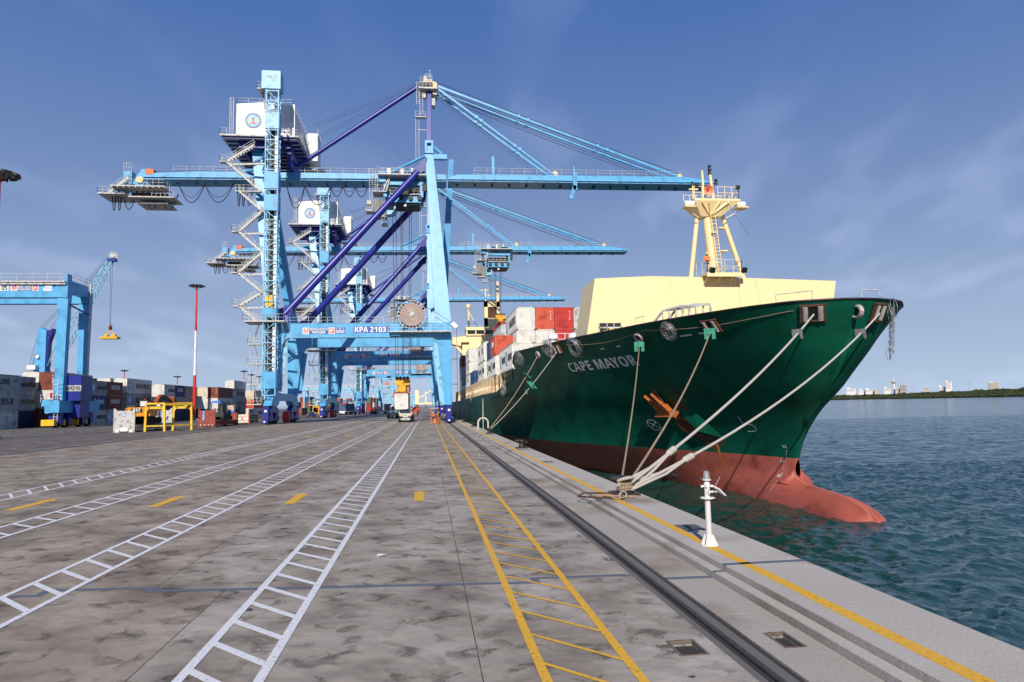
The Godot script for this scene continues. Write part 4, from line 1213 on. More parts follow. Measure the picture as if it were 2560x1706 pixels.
# head block and telescopic spreader
func spreader(label: String, at: Vector3) -> void:
	var t := thing("container_spreader", label, "spreader", at, "yellow spreaders on the crane ropes")
	put(B.new().xy([V2(-1.35, 1.75), V2(-1.45, 2.4), V2(-1.25, 2.95), V2(1.25, 2.95), V2(1.45, 2.4), V2(1.35, 1.75), V2(0.8, 1.55), V2(-0.8, 1.55)], 0, 2.6).bx(-0.75, 0.75, 0.85, 1.55, -1.2, 1.2), "head_block", M.spreader_yellow, t)
	var sh := B.new()
	for x in [-1.0, -0.35, 0.35, 1.0]: sh.tube(V(x, 3.0, -1.4), V(x, 3.0, 1.4), 0.28, 12)
	for z in [-1.31, 1.31]:
		for x in [-0.9, -0.2, 0.5, 1.0]: sh.bx(x - 0.08, x + 0.08, 2.55, 2.7, z - 0.03, z + 0.03)
	put(sh, "sheave_row", M.dark_gear, t)
	put(B.new().xy([V2(-1.1, 0.3), V2(-1.0, 0.95), V2(-0.8, 1.1), V2(0.8, 1.1), V2(1.0, 0.95), V2(1.1, 0.3)], 0, 3.6).bx(-0.7, -0.4, 0.15, 0.5, -5.9, 5.9).bx(0.4, 0.7, 0.15, 0.5, -5.9, 5.9), "spreader_body", M.spreader_yellow, t)
	put(B.new().bx(-1.2, 1.2, 0.02, 0.3, 5.75, 6.05).bx(-1.2, 1.2, 0.02, 0.3, -6.05, -5.75), "end_beam", M.rack_red, t)
	put(B.new().bar(V(-1.2, 0.25, 5.9), V(-1.55, -0.75, 5.9), 0.25, 0.28).bar(V(1.2, 0.25, 5.9), V(1.2, 1.1, 5.6), 0.3, 0.3).bar(V(-1.2, 0.25, -5.9), V(-1.55, -0.75, -5.9), 0.25, 0.28), "corner_flipper", M.signal_red, t)
	put(B.new().tube(V(0.85, 0.5, 2.0), V(0.85, 1.5, 2.0), 0.2, 10).bx(0.9, 1.5, 0.4, 1.6, 0.6, 1.8), "hydraulic_unit", M.dark_gear, t)

func build_cranes() -> void:
	make_crane("KPA 2103", "nearest blue quay crane, numbered KPA 2103, its boom out over the ship", -130.0, -4.3, 8.7)
	make_crane("KPA 2102", "second blue quay crane, numbered KPA 2102, its trolley far out over the ship", -190.0, 19.6, 28.6)
	make_crane("KPA 2101", "third and farthest of the three quay cranes, numbered KPA 2101", -280.0, -9.0, 30.0)
	spreader("yellow spreader lowered onto the white container on the truck", V(-4.75, 5.32, -132.2))
	spreader("yellow spreader gripping a red container high over the ship's deck", V(20.5, 25.2, -190.0))
	spreader("yellow spreader hanging empty under the third crane", V(-9.0, 27.0, -280.0))

# ---------- containers ----------
var cmesh := {}

func corrugated(b: B, a: Vector3, along: Vector3, out: Vector3, length: float, h: float, pitch: float, depth: float) -> void:
	# vertical trapezoid ribs between two posts; `a` is the lower start, ribs press inwards
	var k := maxi(2, roundi(length / pitch))
	var p := length / k
	var up := Vector3(0, h, 0)
	for i in k:
		var s := a + along * (p * i)
		var q := [s, s + along * p * 0.30, s + along * p * 0.5 - out * depth, s + along * p * 0.8 - out * depth, s + along * p]
		for j in 4: b.quad(q[j], q[j] + up, q[j + 1] + up, q[j + 1])

func container_mesh(L: float, H: float, doors: bool) -> ArrayMesh:
	var key := "%s %s %s" % [L, H, doors]
	if cmesh.has(key): return cmesh[key]
	var b := B.new()
	var w := 1.219
	var l := L / 2
	for x in [-1, 1]:
		for z in [-1, 1]: b.bx(x * w, x * (w - 0.13), 0.0, H, z * l, z * (l - 0.13))
		b.bx(x * w, x * (w - 0.10), 0.0, 0.16, -l, l)
		b.bx(x * w, x * (w - 0.08), H - 0.09, H, -l, l)
		corrugated(b, Vector3(x * (w - 0.01), 0.16, -l + 0.13), Vector3(0, 0, 1), Vector3(x, 0, 0), L - 0.26, H - 0.25, 0.28, 0.04)
	for z in [-1, 1]:
		b.bx(-w, w, 0.0, 0.16, z * l, z * (l - 0.12))
		b.bx(-w, w, H - 0.11, H, z * l, z * (l - 0.10))
		if doors and z == 1:
			for s in [-1, 1]:
				b.bx(s * 0.02, s * (w - 0.13), 0.17, H - 0.12, l - 0.07, l - 0.03)
				for r in 4: b.bx(s * 0.10, s * (w - 0.2), 0.42 + r * (H - 0.6) / 4, 0.42 + r * (H - 0.6) / 4 + 0.16, l - 0.03, l - 0.012)
		else:
			corrugated(b, Vector3(-w + 0.13, 0.16, z * (l - 0.01)), Vector3(1, 0, 0), Vector3(0, 0, z), 2 * w - 0.26, H - 0.27, 0.245, 0.045)
	b.bx(-w + 0.05, w - 0.05, H - 0.03, H - 0.012, -l + 0.05, l - 0.05)
	b.bx(-w + 0.05, w - 0.05, 0.1, 0.14, -l + 0.05, l - 0.05)
	cmesh[key] = b.mesh()
	return cmesh[key]

func casting_mesh(L: float, H: float) -> ArrayMesh:
	var key := "c%s %s" % [L, H]
	if cmesh.has(key): return cmesh[key]
	var b := B.new()
	for x in [-1, 1]:
		for z in [-1, 1]:
			for y in [0.056, H - 0.056]: b.box(Vector3(x * 1.13, y, z * (L / 2 - 0.085)), Vector3(0.19, 0.12, 0.19))
	cmesh[key] = b.mesh()
	return cmesh[key]

func rods_mesh(L: float, H: float) -> ArrayMesh:
	var key := "r%s %s" % [L, H]
	if cmesh.has(key): return cmesh[key]
	var b := B.new()
	for x in [-0.9, -0.35, 0.35, 0.9]:
		b.tube(Vector3(x, 0.12, L / 2 - 0.005), Vector3(x, H - 0.1, L / 2 - 0.005), 0.022, 6)
		b.bx(x - 0.06, x + 0.06, 1.0, 1.06, L / 2 - 0.02, L / 2 + 0.03)
	cmesh[key] = b.mesh()
	return cmesh[key]

# a container standing on its base centre, long axis along z
func container(size: String, colour: String, at: Vector3, label: String, group: String, mark := "", side := 1.0, doors := false, turn := 0.0) -> Node3D:
	var L: float = {"20": 6.06, "40": 12.19, "40h": 12.19, "20h": 6.06}[size]
	var H := 2.9 if size.ends_with("h") else 2.59
	var t := thing("shipping_container", label, "container", at, group, turn)
	place(container_mesh(L, H, doors), "shell", M[colour], t)
	place(casting_mesh(L, H), "corner_casting", M.corner_steel, t).set_meta("kind", "stuff")
	if doors: place(rods_mesh(L, H), "lock_rod", M.galv, t)
	var r := Basis(Vector3.UP, PI / 2 * side)
	var x := 1.219 * side + 0.012 * side
	if mark == "star":
		var k := 1.0 if L > 7 else 0.72
		words("MAERSK", 0.95 * k, t, M.lettering_black, Vector3(x, H * 0.52, -side * 1.6 * k), r, "lettering", 6.6 * k if L > 7 else 3.6)
		var q := side * (4.6 if L > 7 else 2.3)
		place(star_mesh(), "star_plate", M.star_blue, t, Vector3(x, H * 0.52, q), r)
		place(star_only(), "star", M.lettering_white, t, Vector3(x + 0.01 * side, H * 0.52, q), r)
	elif mark == "end":
		words("9 7 4 6", 0.13, t, M.lettering_white, Vector3(0.75, H * 0.62, L / 2 + 0.01), Basis(Vector3(0, 0, 1), -PI / 2), "lettering", 1.2)
	elif mark != "":
		var pale := colour in ["box_white", "box_grey", "box_silver", "box_cream"]
		words(mark, 0.8, t, M.lettering_black if pale else M.lettering_white, Vector3(x, H * 0.6, 0), r, "lettering", minf(L * 0.6, 0.62 * mark.length() + 0.4))
	return t

func star_mesh() -> ArrayMesh:
	if not cmesh.has("sq"): cmesh["sq"] = B.new().bx(-0.75, 0.75, -0.75, 0.75, -0.004, 0.004).mesh()
	return cmesh["sq"]

func star_only() -> ArrayMesh:
	if not cmesh.has("st"):
		var p := []
		for i in 14: p.append(Vector2(sin(TAU * i / 14), cos(TAU * i / 14)) * (0.68 if i % 2 == 0 else 0.24))
		cmesh["st"] = B.new().xy(p, 0.0, 0.008).mesh()
	return cmesh["st"]

# ---------- the ship ----------
const CL := 23.85
const TOPY := 8.3
var H_Z0 := [[-5.0, -34.6], [-4.4, -34.6], [-3.8, -34.8], [-3.45, -35.1], [-3.15, -35.7], [-2.85, -37.0], [-2.7, -39.0], [-2.62, -40.5], [-2.55, -41.4], [-2.4, -42.0], [-2.2, -42.25], [-1.8, -42.4], [-1.0, -42.2], [0.2, -41.6], [2.0, -40.0], [3.6, -38.0], [4.7, -37.1], [5.6, -36.4], [7.0, -35.6], [8.3, -34.9]]
var H_DK := [[0.0, 0.0], [0.1, 1.0], [0.5, 2.2], [1.2, 3.4], [2.1, 4.15], [3.3, 5.05], [6.9, 6.85], [10.9, 8.5], [17.2, 10.4], [22.4, 11.9], [32.0, 13.9], [35.1, 14.5], [45.0, 15.6], [55.0, 16.1], [400.0, 16.1]]
var H_BT := [[0.0, 0.0], [0.1, 0.12], [0.5, 0.3], [1.2, 0.5], [2.1, 0.75], [4.65, 1.5], [8.6, 3.0], [14.6, 5.8], [19.9, 7.9], [26.7, 10.4], [40.0, 13.4], [48.4, 14.7], [60.0, 15.8], [70.0, 16.1], [400.0, 16.1]]
var H_WT := [[0.0, 0.0], [0.1, 0.2], [0.5, 0.5], [1.5, 0.8], [5.0, 1.1], [7.4, 1.6], [14.0, 3.2], [18.6, 4.75], [28.5, 8.3], [42.0, 12.0], [54.0, 14.5], [72.0, 16.1], [400.0, 16.1]]

func tab(a: Array, x: float) -> float:
	if x <= a[0][0]: return a[0][1]
	for i in a.size() - 1:
		if x <= a[i + 1][0]: return lerpf(a[i][1], a[i + 1][1], (x - a[i][0]) / (a[i + 1][0] - a[i][0]))
	return a[-1][1]

# smooth version of a table: monotone-ish Catmull-Rom
func tabs(a: Array, x: float) -> float:
	if x <= a[0][0]: return a[0][1]
	for i in a.size() - 1:
		if x <= a[i + 1][0]:
			var x0: float = a[i][0]
			var x1: float = a[i + 1][0]
			var h := x1 - x0
			var d: float = (a[i + 1][1] - a[i][1]) / h
			var d0: float = d if i == 0 else (a[i][1] - a[i - 1][1]) / (x0 - a[i - 1][0])
			var d1: float = d if i + 2 >= a.size() else (a[i + 2][1] - a[i + 1][1]) / (a[i + 2][0] - x1)
			var m0 := 0.0 if d0 * d <= 0 else 2.0 * d0 * d / (d0 + d)
			var m1 := 0.0 if d1 * d <= 0 else 2.0 * d1 * d / (d1 + d)
			var t := (x - x0) / h
			return a[i][1] * (1 + 2 * t) * (1 - t) * (1 - t) + m0 * h * t * (1 - t) * (1 - t) + a[i + 1][1] * t * t * (3 - 2 * t) + m1 * h * t * t * (t - 1)
	return a[-1][1]

func stem(y: float) -> float:
	return tabs(H_Z0, y)

func half_breadth(y: float, z: float) -> float:
	if y >= -1.0:
		var s := stem(y) - z
		if s < 0: return 0.0
		var w := pow(clampf((y + 1.0) / (TOPY + 1.0), 0, 1), 1.5)
		return lerpf(tabs(H_BT, s), tabs(H_DK, s), w)
	var t := (y + 4.0) / 3.0
	var s2 := -42.2 - 0.2 * (1.0 - t) - z
	var low := 0.0
	if s2 > 0: low = lerpf(tabs(H_WT, s2), tabs(H_BT, s2), t)
	var yt := -1.9
	if z > -42.4:
		# the height at which the stem profile passes this station
		var ya := -4.4
		var yb := -1.8
		for k in 22:
			var ym := (ya + yb) * 0.5
			if stem(ym) > z: ya = ym
			else: yb = ym
		yt = (ya + yb) * 0.5
	var ry := yt + 5.2
	var bu := 0.0
	if ry > 0 and absf(y + 5.2) < ry and z < -34.6: bu = 1.75 * pow(minf(1.0, ry / 2.4), 0.8) * sqrt(1.0 - pow((y + 5.2) / ry, 2))
	return pow(pow(low, 3) + pow(bu, 3), 1.0 / 3.0)

func hull_top(z: float) -> float:
	return tab([[-300.0, 3.9], [-150.0, 3.95], [-84.0, 4.4], [-76.0, 5.7], [-72.0, 8.25], [-70.0, 8.3], [0.0, 8.3]], z)

# a point on the port side, moved out by off
func hp(y: float, z: float, off := 0.0) -> Vector3:
	var p := Vector3(CL - half_breadth(y, z), y, z)
	return p + hn(y, z) * off

func hn(y: float, z: float) -> Vector3:
	var dz := Vector3(-(half_breadth(y, z + 0.05) - half_breadth(y, z - 0.05)), 0, 0.1)
	var dy := Vector3(-(half_breadth(y + 0.05, z) - half_breadth(y - 0.05, z)), 0.1, 0)
	var n := dz.cross(dy).normalized()
	return n if n.x < 0 else -n

func hull_sheet(y0: float, top: bool, mat_: Material, called: String, parent: Node3D, rows: Array) -> void:
	var ss := [0.0, 0.03, 0.08, 0.16, 0.28, 0.45, 0.7, 1.0, 1.4, 1.9, 2.5, 3.2, 4.0, 5.0, 6.0, 7.0, 8.0, 9.5, 11, 13, 15, 17, 19, 21, 23, 25, 27, 29, 31, 33, 34.5, 35.5, 36.5, 38, 40, 42, 45, 48, 52, 56, 60, 66, 74, 90, 120, 160, 200, 215]
	var m := ArrayMesh.new()
	for side in [-1.0, 1.0]:
		var grid := []
		for r in rows:
			var line := []
			for s in ss:
				var y: float
				var z: float
				if top:
					var zt: float = stem(lerpf(-1.0, 8.3, r)) - s
					y = lerpf(-1.0, hull_top(zt), r)
					z = stem(y) - s
				else:
					y = r
					z = stem(y) - s
				line.append(Vector3(CL + side * half_breadth(y, z), y, z))
			grid.append(line)
		var v := PackedVector3Array()
		var n := PackedVector3Array()
		var ix := PackedInt32Array()
		var k := ss.size()
		for j in grid.size():
			for i in k:
				v.append(grid[j][i])
				var du: Vector3 = grid[j][mini(i + 1, k - 1)] - grid[j][maxi(i - 1, 0)]
				var dv: Vector3 = grid[mini(j + 1, grid.size() - 1)][i] - grid[maxi(j - 1, 0)][i]
				if i == 0: du = Vector3(side, 0, 0)
				var q := du.cross(dv).normalized()
				if i == 0: q = Vector3(0, -0.3, 1).normalized()
				elif q.x * side < 0: q = -q
				n.append(q)
		for j in grid.size() - 1:
			for i in k - 1:
				var a := j * k + i
				ix.append_array([a, a + 1, a + k, a + 1, a + k + 1, a + k])
		var arr := []
		arr.resize(Mesh.ARRAY_MAX)
		arr[Mesh.ARRAY_VERTEX] = v
		arr[Mesh.ARRAY_NORMAL] = n
		arr[Mesh.ARRAY_INDEX] = orient(v, n, ix)
		m.add_surface_from_arrays(Mesh.PRIMITIVE_TRIANGLES, arr)
	place(m, called, mat_, parent)

# strip painted on the hull along (z, y) points
func hull_strip(b: B, pts: Array, w: float, off := 0.012) -> void:
	for i in pts.size() - 1:
		var p := hp(pts[i].y, pts[i].x, off)
		var q := hp(pts[i + 1].y, pts[i + 1].x, off)
		var s := (q - p).cross(hn(pts[i].y, pts[i].x)).normalized() * (w * 0.5)
		b.quad(p - s, p + s, q + s, q - s)

func hull_patch(b: B, pts: Array, off := 0.01) -> void:
	var ix := Geometry2D.triangulate_polygon(PackedVector2Array(pts))
	for i in range(0, ix.size(), 3):
		var q := []
		for j in 3: q.append(hp(pts[ix[i + j]].y, pts[ix[i + j]].x, off))
		# split once so that the patch follows the plating
		var m := [(q[0] + q[1]) / 2, (q[1] + q[2]) / 2, (q[2] + q[0]) / 2]
		for k in 3: m[k] = hp(m[k].y, m[k].z, off)
		b.tri(q[0], m[0], m[2]); b.tri(m[0], q[1], m[1]); b.tri(m[2], m[1], q[2]); b.tri(m[0], m[1], m[2])

func hull_words(s: String, parent: Node3D, za: float, zb: float, ya: float, h: float, m: Material, called := "hull_lettering") -> void:
	var t := text_mesh(s, h, "Droid Sans", 0.0)
	t.depth = 0.02
	var a := t.get_mesh_arrays()
	var v: PackedVector3Array = a[Mesh.ARRAY_VERTEX]
	var bb := t.get_aabb()
	var n := PackedVector3Array()
	for i in v.size():
		var z := lerpf(za, zb, (v[i].x - bb.position.x) / bb.size.x)
		var y := ya + (v[i].y - bb.position.y) / bb.size.y * h
		n.append(hn(y, z))
		v[i] = hp(y, z, 0.012 + (v[i].z + 0.01))
	var arr := []
	arr.resize(Mesh.ARRAY_MAX)
	arr[Mesh.ARRAY_VERTEX] = v
	arr[Mesh.ARRAY_NORMAL] = n
	arr[Mesh.ARRAY_INDEX] = orient(v, n, a[Mesh.ARRAY_INDEX])
	var mesh := ArrayMesh.new()
	mesh.add_surface_from_arrays(Mesh.PRIMITIVE_TRIANGLES, arr)
	place(mesh, called, m, parent)

func fairlead(parent: Node3D, y: float, z: float, w: float, h: float) -> void:
	var o := Node3D.new()
	o.name = "fairlead"
	parent.add_child(o, true)
	var c := hp(y, z, 0.0)
	var n := hn(y, z)
	var u := Vector3.UP.cross(n).normalized()
	var v := n.cross(u).normalized()
	var r := Basis(u, v, n)
	put(B.new().box(c + n * 0.03, Vector3(w, h, 0.06), r), "opening_shade", M.black_paint, o)  # flat black plate standing for the shade inside the fairlead
	var f := B.new()
	for s in [-1, 1]:
		f.box(c + n * 0.08 + u * (s * w * 0.5), Vector3(0.09, h + 0.14, 0.16), r)
		f.box(c + n * 0.08 + v * (s * h * 0.5), Vector3(w + 0.18, 0.07, 0.16), r)
	put(f, "fairlead_frame", M.rust_dark, o)
	var g := B.new()
	for s in [-1, 1]: g.tube(c + n * 0.09 + u * (s * w * 0.32) - v * h * 0.46, c + n * 0.09 + u * (s * w * 0.32) + v * h * 0.46, w * 0.13, 12)
	put(g, "roller", M.chock_grey, o)

func chock(parent: Node3D, y: float, z: float, w: float, h: float) -> void:
	var c := hp(y, z, 0.05)
	var n := hn(y, z)
	var u := Vector3.UP.cross(n).normalized()
	var v := n.cross(u).normalized()
	var o := Node3D.new()
	o.name = "mooring_chock"
	parent.add_child(o, true)
	var b := B.new()
	var k := 28
	for i in k:
		var rings := []
		for q in [i, i + 1]:
			var a: float = TAU * q / k
			var e := u * (cos(a) * w * 0.5) + v * (sin(a) * h * 0.5)
			rings.append([c - n * 0.06 + e * 1.12, c + n * 0.10 + e * 0.98, c + n * 0.12 + e * 0.8, c + n * 0.05 + e * 0.62, c - n * 0.02 + e * 0.52])
		for j in 4:
			var p: Array = rings[0]
			var q2: Array = rings[1]
			b.quad(p[j], p[j + 1], q2[j + 1], q2[j])
	put(b, "chock_ring", M.chock_grey, o)
	put(B.new().prism(PackedVector2Array(range(20).map(func(i): return Vector2(cos(TAU * i / 20) * w * 0.3, sin(TAU * i / 20) * h * 0.3))), c - n * 0.0, u, v, n, 0.06), "opening_shade", M.black_paint, o)  # black disc stands for the shade within the ring

func razor_coil(c: Vector3, n: Vector3, r: float, loops: int, label: String) -> void:
	var u := Vector3.UP.cross(n).normalized()
	var v := n.cross(u).normalized()
	var b := B.new()
	var g := RandomNumberGenerator.new()
	g.seed = int(absf(c.z) * 100)
	for k in loops:
		var p := []
		var o := c + u * g.randfn() * r * 0.10 + v * g.randfn() * r * 0.12 + n * g.randf_range(0.02, 0.25)
		var ra := r * g.randf_range(0.72, 1.0)
		var rb := r * g.randf_range(0.8, 1.1)
		var tilt := n * g.randf_range(-0.35, 0.35) * r
		for i in 19:
			var a := TAU * i / 18 + g.randf() * 0.1
			p.append(o + u * cos(a) * ra + v * sin(a) * rb + tilt * cos(a + k) + n * 0.15)
		b.path(p, 0.013, 3)
	var t := thing("razor_wire_coil", label, "razor wire", c, "razor wire coils hung on the ship's rail")
	for i in b.v.size(): b.v[i] -= c
	put(b, "wire_loops", M.razor, t)

func build_ship() -> void:
	var t := thing("container_ship", "large container ship with a dark green hull, red bottom and cream deckhouses", "ship", Vector3.ZERO)
	var rows := []
	for i in 25: rows.append(i / 24.0)
	hull_sheet(0, true, M.hull_green, "topsides", t, rows)
	var low := []
	for y in [-5.0, -4.6, -4.2, -3.9, -3.7, -3.55, -3.4, -3.25, -3.1, -3.0, -2.9, -2.82, -2.76, -2.71, -2.67, -2.63, -2.59, -2.55, -2.48, -2.4, -2.3, -2.2, -2.0, -1.7, -1.4, -1.2, -1.0]: low.append(y)
	hull_sheet(0, false, M.hull_red, "bottom_plating", t, low)
	# decks and rail cap
	var dk := B.new()
	var zz := -35.6
	while zz > -71.0:
		var z2 := zz - 1.5
		var a := half_breadth(7.1, zz) - 0.05
		var b := half_breadth(7.1, z2) - 0.05
		dk.quad(V(CL - a, 7.1, zz), V(CL - b, 7.1, z2), V(CL + b, 7.1, z2), V(CL + a, 7.1, zz))
		zz = z2
	dk.quad(V(8.3, 3.9, -70), V(7.9, 3.9, -250), V(39.8, 3.9, -250), V(39.4, 3.9, -70))
	put(dk, "deck", M.deck, t)
	for s in [-1.0, 1.0]:
		var cap := []
		var s0 := 0.0
		while s0 < 36.5:
			var z := stem(8.3) - s0
			cap.append(V(CL + s * half_breadth(8.29, z), 8.33, z))
			s0 += 0.12 if s0 < 3.0 else 1.0
		for zq in [-72.5, -74.0, -76.0, -80.0, -84.0, -100.0, -150.0, -240.0]: cap.append(V(CL + s * half_breadth(hull_top(zq), zq), hull_top(zq) + 0.03, zq))
		put(B.new().path(cap, 0.07, 6), "rail_cap", M.black_paint, t)
	put(B.new().xy([V2(8, -4), V2(39.7, -4), V2(39.7, 3.9), V2(8, 3.9)], -249.6, 0.4), "transom", M.hull_green, t)
	# weld seams of the shell plating
	var sm := B.new()
	for y in [0.9, 2.9, 4.7, 6.4]:
		var line := []
		for k in 60: line.append(V2(stem(y) - 0.25 - k * 0.62, y + 0.01 * sin(k)))
		hull_strip(sm, line, 0.018, 0.006)
	for z in [-44.2, -47.5, -51.8, -56.0, -61.5]:
		var line2 := []
		for k in 14: line2.append(V2(z - k * 0.12, lerpf(0.2, 7.4, k / 13.0)))
		hull_strip(sm, line2, 0.014, 0.006)
	put(sm, "weld_seam", mat("seam_green", lin(0.02, 0.13, 0.09), 0.4), t)
	# paint: name, thruster and bulb symbols, draught marks
	hull_words("CAPE MAYOR", t, -59.9, -50.1, 5.66, 0.78, M.hull_mark)
	var mk := B.new()
	var ring := []
	for k in 25: ring.append(V2(-54.2 + cos(TAU * k / 24) * 0.62, 0.98 + sin(TAU * k / 24) * 0.42))
	hull_strip(mk, ring, 0.075)
	hull_strip(mk, [V2(-54.65, 0.72), V2(-53.75, 1.24)], 0.075)
	hull_strip(mk, [V2(-54.65, 1.24), V2(-53.75, 0.72)], 0.075)
	hull_strip(mk, [V2(-45.55, 1.72), V2(-45.6, 1.18)], 0.07)
	var dd := [V2(-45.6, 1.18), V2(-45.1, 1.16)]
	for k in 9: dd.append(V2(-45.1 + sin(PI * k / 8) * 0.42, 0.92 + cos(PI * k / 8) * 0.24))
	dd.append(V2(-45.6, 0.68))
	hull_strip(mk, dd, 0.07)
	for k in 20:
		var y := -0.35 - k * 0.165
		var z := stem(maxf(y, -2.3)) - 0.85 - maxf(0.0, -2.2 - y) * 0.5
		if k % 6 != 0: hull_strip(mk, [V2(z, y), V2(z + 0.005, y - 0.09)], 0.06)
	put(mk, "hull_marking", M.hull_mark, t)
	for e in [["12", -0.25], ["11", -1.27], ["10", -2.2]]: hull_words(e[0], t, stem(e[1]) - 1.25, stem(e[1]) - 0.9, e[1] - 0.1, 0.2, M.hull_mark, "draught_mark")
	hull_words("Fr 221", t, -55.9, -55.1, -3.3, 0.17, M.hull_mark, "frame_mark")
	hull_words("Fr 234", t, -52.2, -51.4, -3.3, 0.17, M.hull_mark, "frame_mark")
	for e in [[-53.1, 7.18], [-50.9, 7.18], [-43.9, 7.25], [-43.4, 7.25], [-42.3, 7.25], [-62.2, 7.1]]:
		var w := B.new()
		hull_strip(w, [V2(e[0] - 0.25, e[1]), V2(e[0] + 0.25, e[1])], 0.13, 0.05)
		put(w, "freeing_port", M.hull_mark, t)
	# rust runs below fittings, scrapes on the boot top
	var g := RandomNumberGenerator.new()
	g.seed = 5
	var rs := B.new()
	hull_patch(rs, [V2(-50.3, 2.2), V2(-50.9, 2.4), V2(-51.6, 1.9), V2(-51.8, 1.2), V2(-51.7, 0.5), V2(-51.2, 0.35), V2(-50.9, 0.7), V2(-50.6, 0.5), V2(-50.2, 0.9), V2(-50.1, 1.6)])
	hull_patch(rs, [V2(-49.2, -0.2), V2(-49.3, -1.9), V2(-49.15, -2.6), V2(-49.05, -1.4), V2(-48.95, -0.2)])
	put(rs, "rust_run", M.rust, t)
	var rd := B.new()
	hull_patch(rd, [V2(-49.9, 3.9), V2(-52.4, 4.3), V2(-53.0, 3.2), V2(-52.0, 1.6), V2(-51.2, 0.4), V2(-49.6, -0.9), V2(-48.2, -0.2), V2(-49.2, 1.5)], 0.006)
	put(rd, "soot_stain", M.rust_dark, t)
	var sc := B.new()
	for k in 120:
		var z := -g.randf_range(46.0, 76.0)
		var y := -g.randf_range(1.2, 3.4)
		var l := g.randf_range(0.15, 0.9)
		hull_strip(sc, [V2(z, y), V2(z - l, y + l * 0.45)], g.randf_range(0.008, 0.03), 0.008)
	put(sc, "scrape", mat("scrape_pale", lin(0.52, 0.26, 0.21), 0.7), t)
	# spray plate forward of the anchor
	var fp := B.new()
	var f0 := hp(2.45, -50.6, 0.0)
	var f1 := hp(2.2, -49.0, 0.0)
	var f2 := hp(0.1, -48.2, 0.0)
	var f3 := hp(0.3, -50.0, 0.0)
	var fo := hp(0.9, -49.6, 0.55)
	fp.tri(f0, f1, fo); fp.tri(f1, f2, fo); fp.tri(f2, f3, fo); fp.tri(f3, f0, fo)
	put(fp, "anchor_bolster", M.hull_green, t)
	# anchor
	var an := Node3D.new()
	an.name = "anchor"
	t.add_child(an, true)
	var n := hn(3.0, -50.8)
	var c := hp(2.9, -51.0, 0.25)
	var u := Vector3.UP.cross(n).normalized()
	var v := n.cross(u).normalized()
	put(B.new().box(c - v * 0.95 + n * 0.2, Vector3(2.2, 0.16, 0.75), Basis(u, v, n)).prism(PackedVector2Array([V2(-0.62, -0.85), V2(0.62, -0.85), V2(0.5, -0.1), V2(-0.5, -0.1)]), c + n * 0.22, u, v, n, 0.5), "crown", M.rust, an)
	put(B.new().prism(PackedVector2Array([V2(-0.62, -0.5), V2(-0.12, -0.2), V2(-0.78, 1.15)]), c + n * 0.35, u, v, n, 0.22), "fluke", M.rust, an)
	put(B.new().prism(PackedVector2Array([V2(0.75, -0.5), V2(0.12, -0.2), V2(0.12, 1.35)]), c + n * 0.35, u, v, n, 0.22), "fluke", M.rust, an)
	put(B.new().box(c + v * 0.5 + n * 0.0, Vector3(0.3, 1.6, 0.25), Basis(u, v, n)), "shank", M.rust_dark, an)
	# fairleads and chocks along the bulwark
	fairlead(t, 7.6, -41.2, 1.15, 0.9)
	fairlead(t, 7.68, -35.85, 1.25, 0.95)
	fairlead(t, 7.75, -60.0, 1.3, 0.8)
	chock(t, 7.55, -47.9, 0.85, 0.7)
	chock(t, 7.6, -65.0, 0.8, 0.7)
	bow_fittings(t)
	foredeck(t)
	deckhouse(t)
	ship_cargo(t)
	ship_ropes()
	# razor wire
	razor_coil(hp(8.1, -60.9, 0.1), hn(8.1, -60.9), 0.75, 16, "razor wire coil hanging left of the ship's name")
	razor_coil(hp(7.75, -56.2, 0.1), hn(7.7, -56.2), 0.8, 16, "razor wire coil hanging above the letters of the ship's name")
	razor_coil(hp(7.8, -44.3, 0.1), hn(7.7, -44.3), 0.62, 16, "razor wire coil hanging under the grey gangway frame")
	razor_coil(hp(7.7, -69.3, 0.1), hn(7.7, -69.3), 0.75, 16, "razor wire coil at the aft end of the high bulwark")
	razor_coil(hp(4.7, -79.5, 0.15), V(-1, 0, 0), 0.95, 14, "razor wire coil low beside the lashing pillars")
	razor_coil(V(8.0, 4.3, -120.0), V(-1, 0, 0), 1.1, 12, "razor wire coil farthest aft on the ship's side")
	for k in 7:
		var y := 7.9 - k * 0.42
		var z := stem(y)
		razor_coil(V(CL + 2.2 + k * 0.12, y, z - 0.6), V(0.75, 0, 0.66), 0.55 - k * 0.03, 4, ["topmost", "second", "third", "fourth", "fifth", "sixth", "lowest"][k] + " razor wire loop sticking out past the bow's edge")
	var hx := B.new()
	for k in 900:
		var z0 := -74.0 - k * 0.09
		var a0 := k * 0.7
		var z1 := z0 - 0.09
		var ya := hull_top(z0) + 0.35
		hx.tube(V(7.95 + (CL - half_breadth(4, z0) - 7.75) + cos(a0) * 0.12, ya + sin(a0) * 0.4 + sin(k * 0.13) * 0.1, z0), V(7.95 + (CL - half_breadth(4, z1) - 7.75) + cos(a0 + 0.7) * 0.12, ya + sin(a0 + 0.7) * 0.4 + sin((k + 1) * 0.13) * 0.1, z1), 0.02, 3, -1.0, false)
	var hw := put(hx, "razor_wire_run", M.cream_dirty, self)
	tag(hw, "tangled wire run along the ship's low side rail", "razor wire")

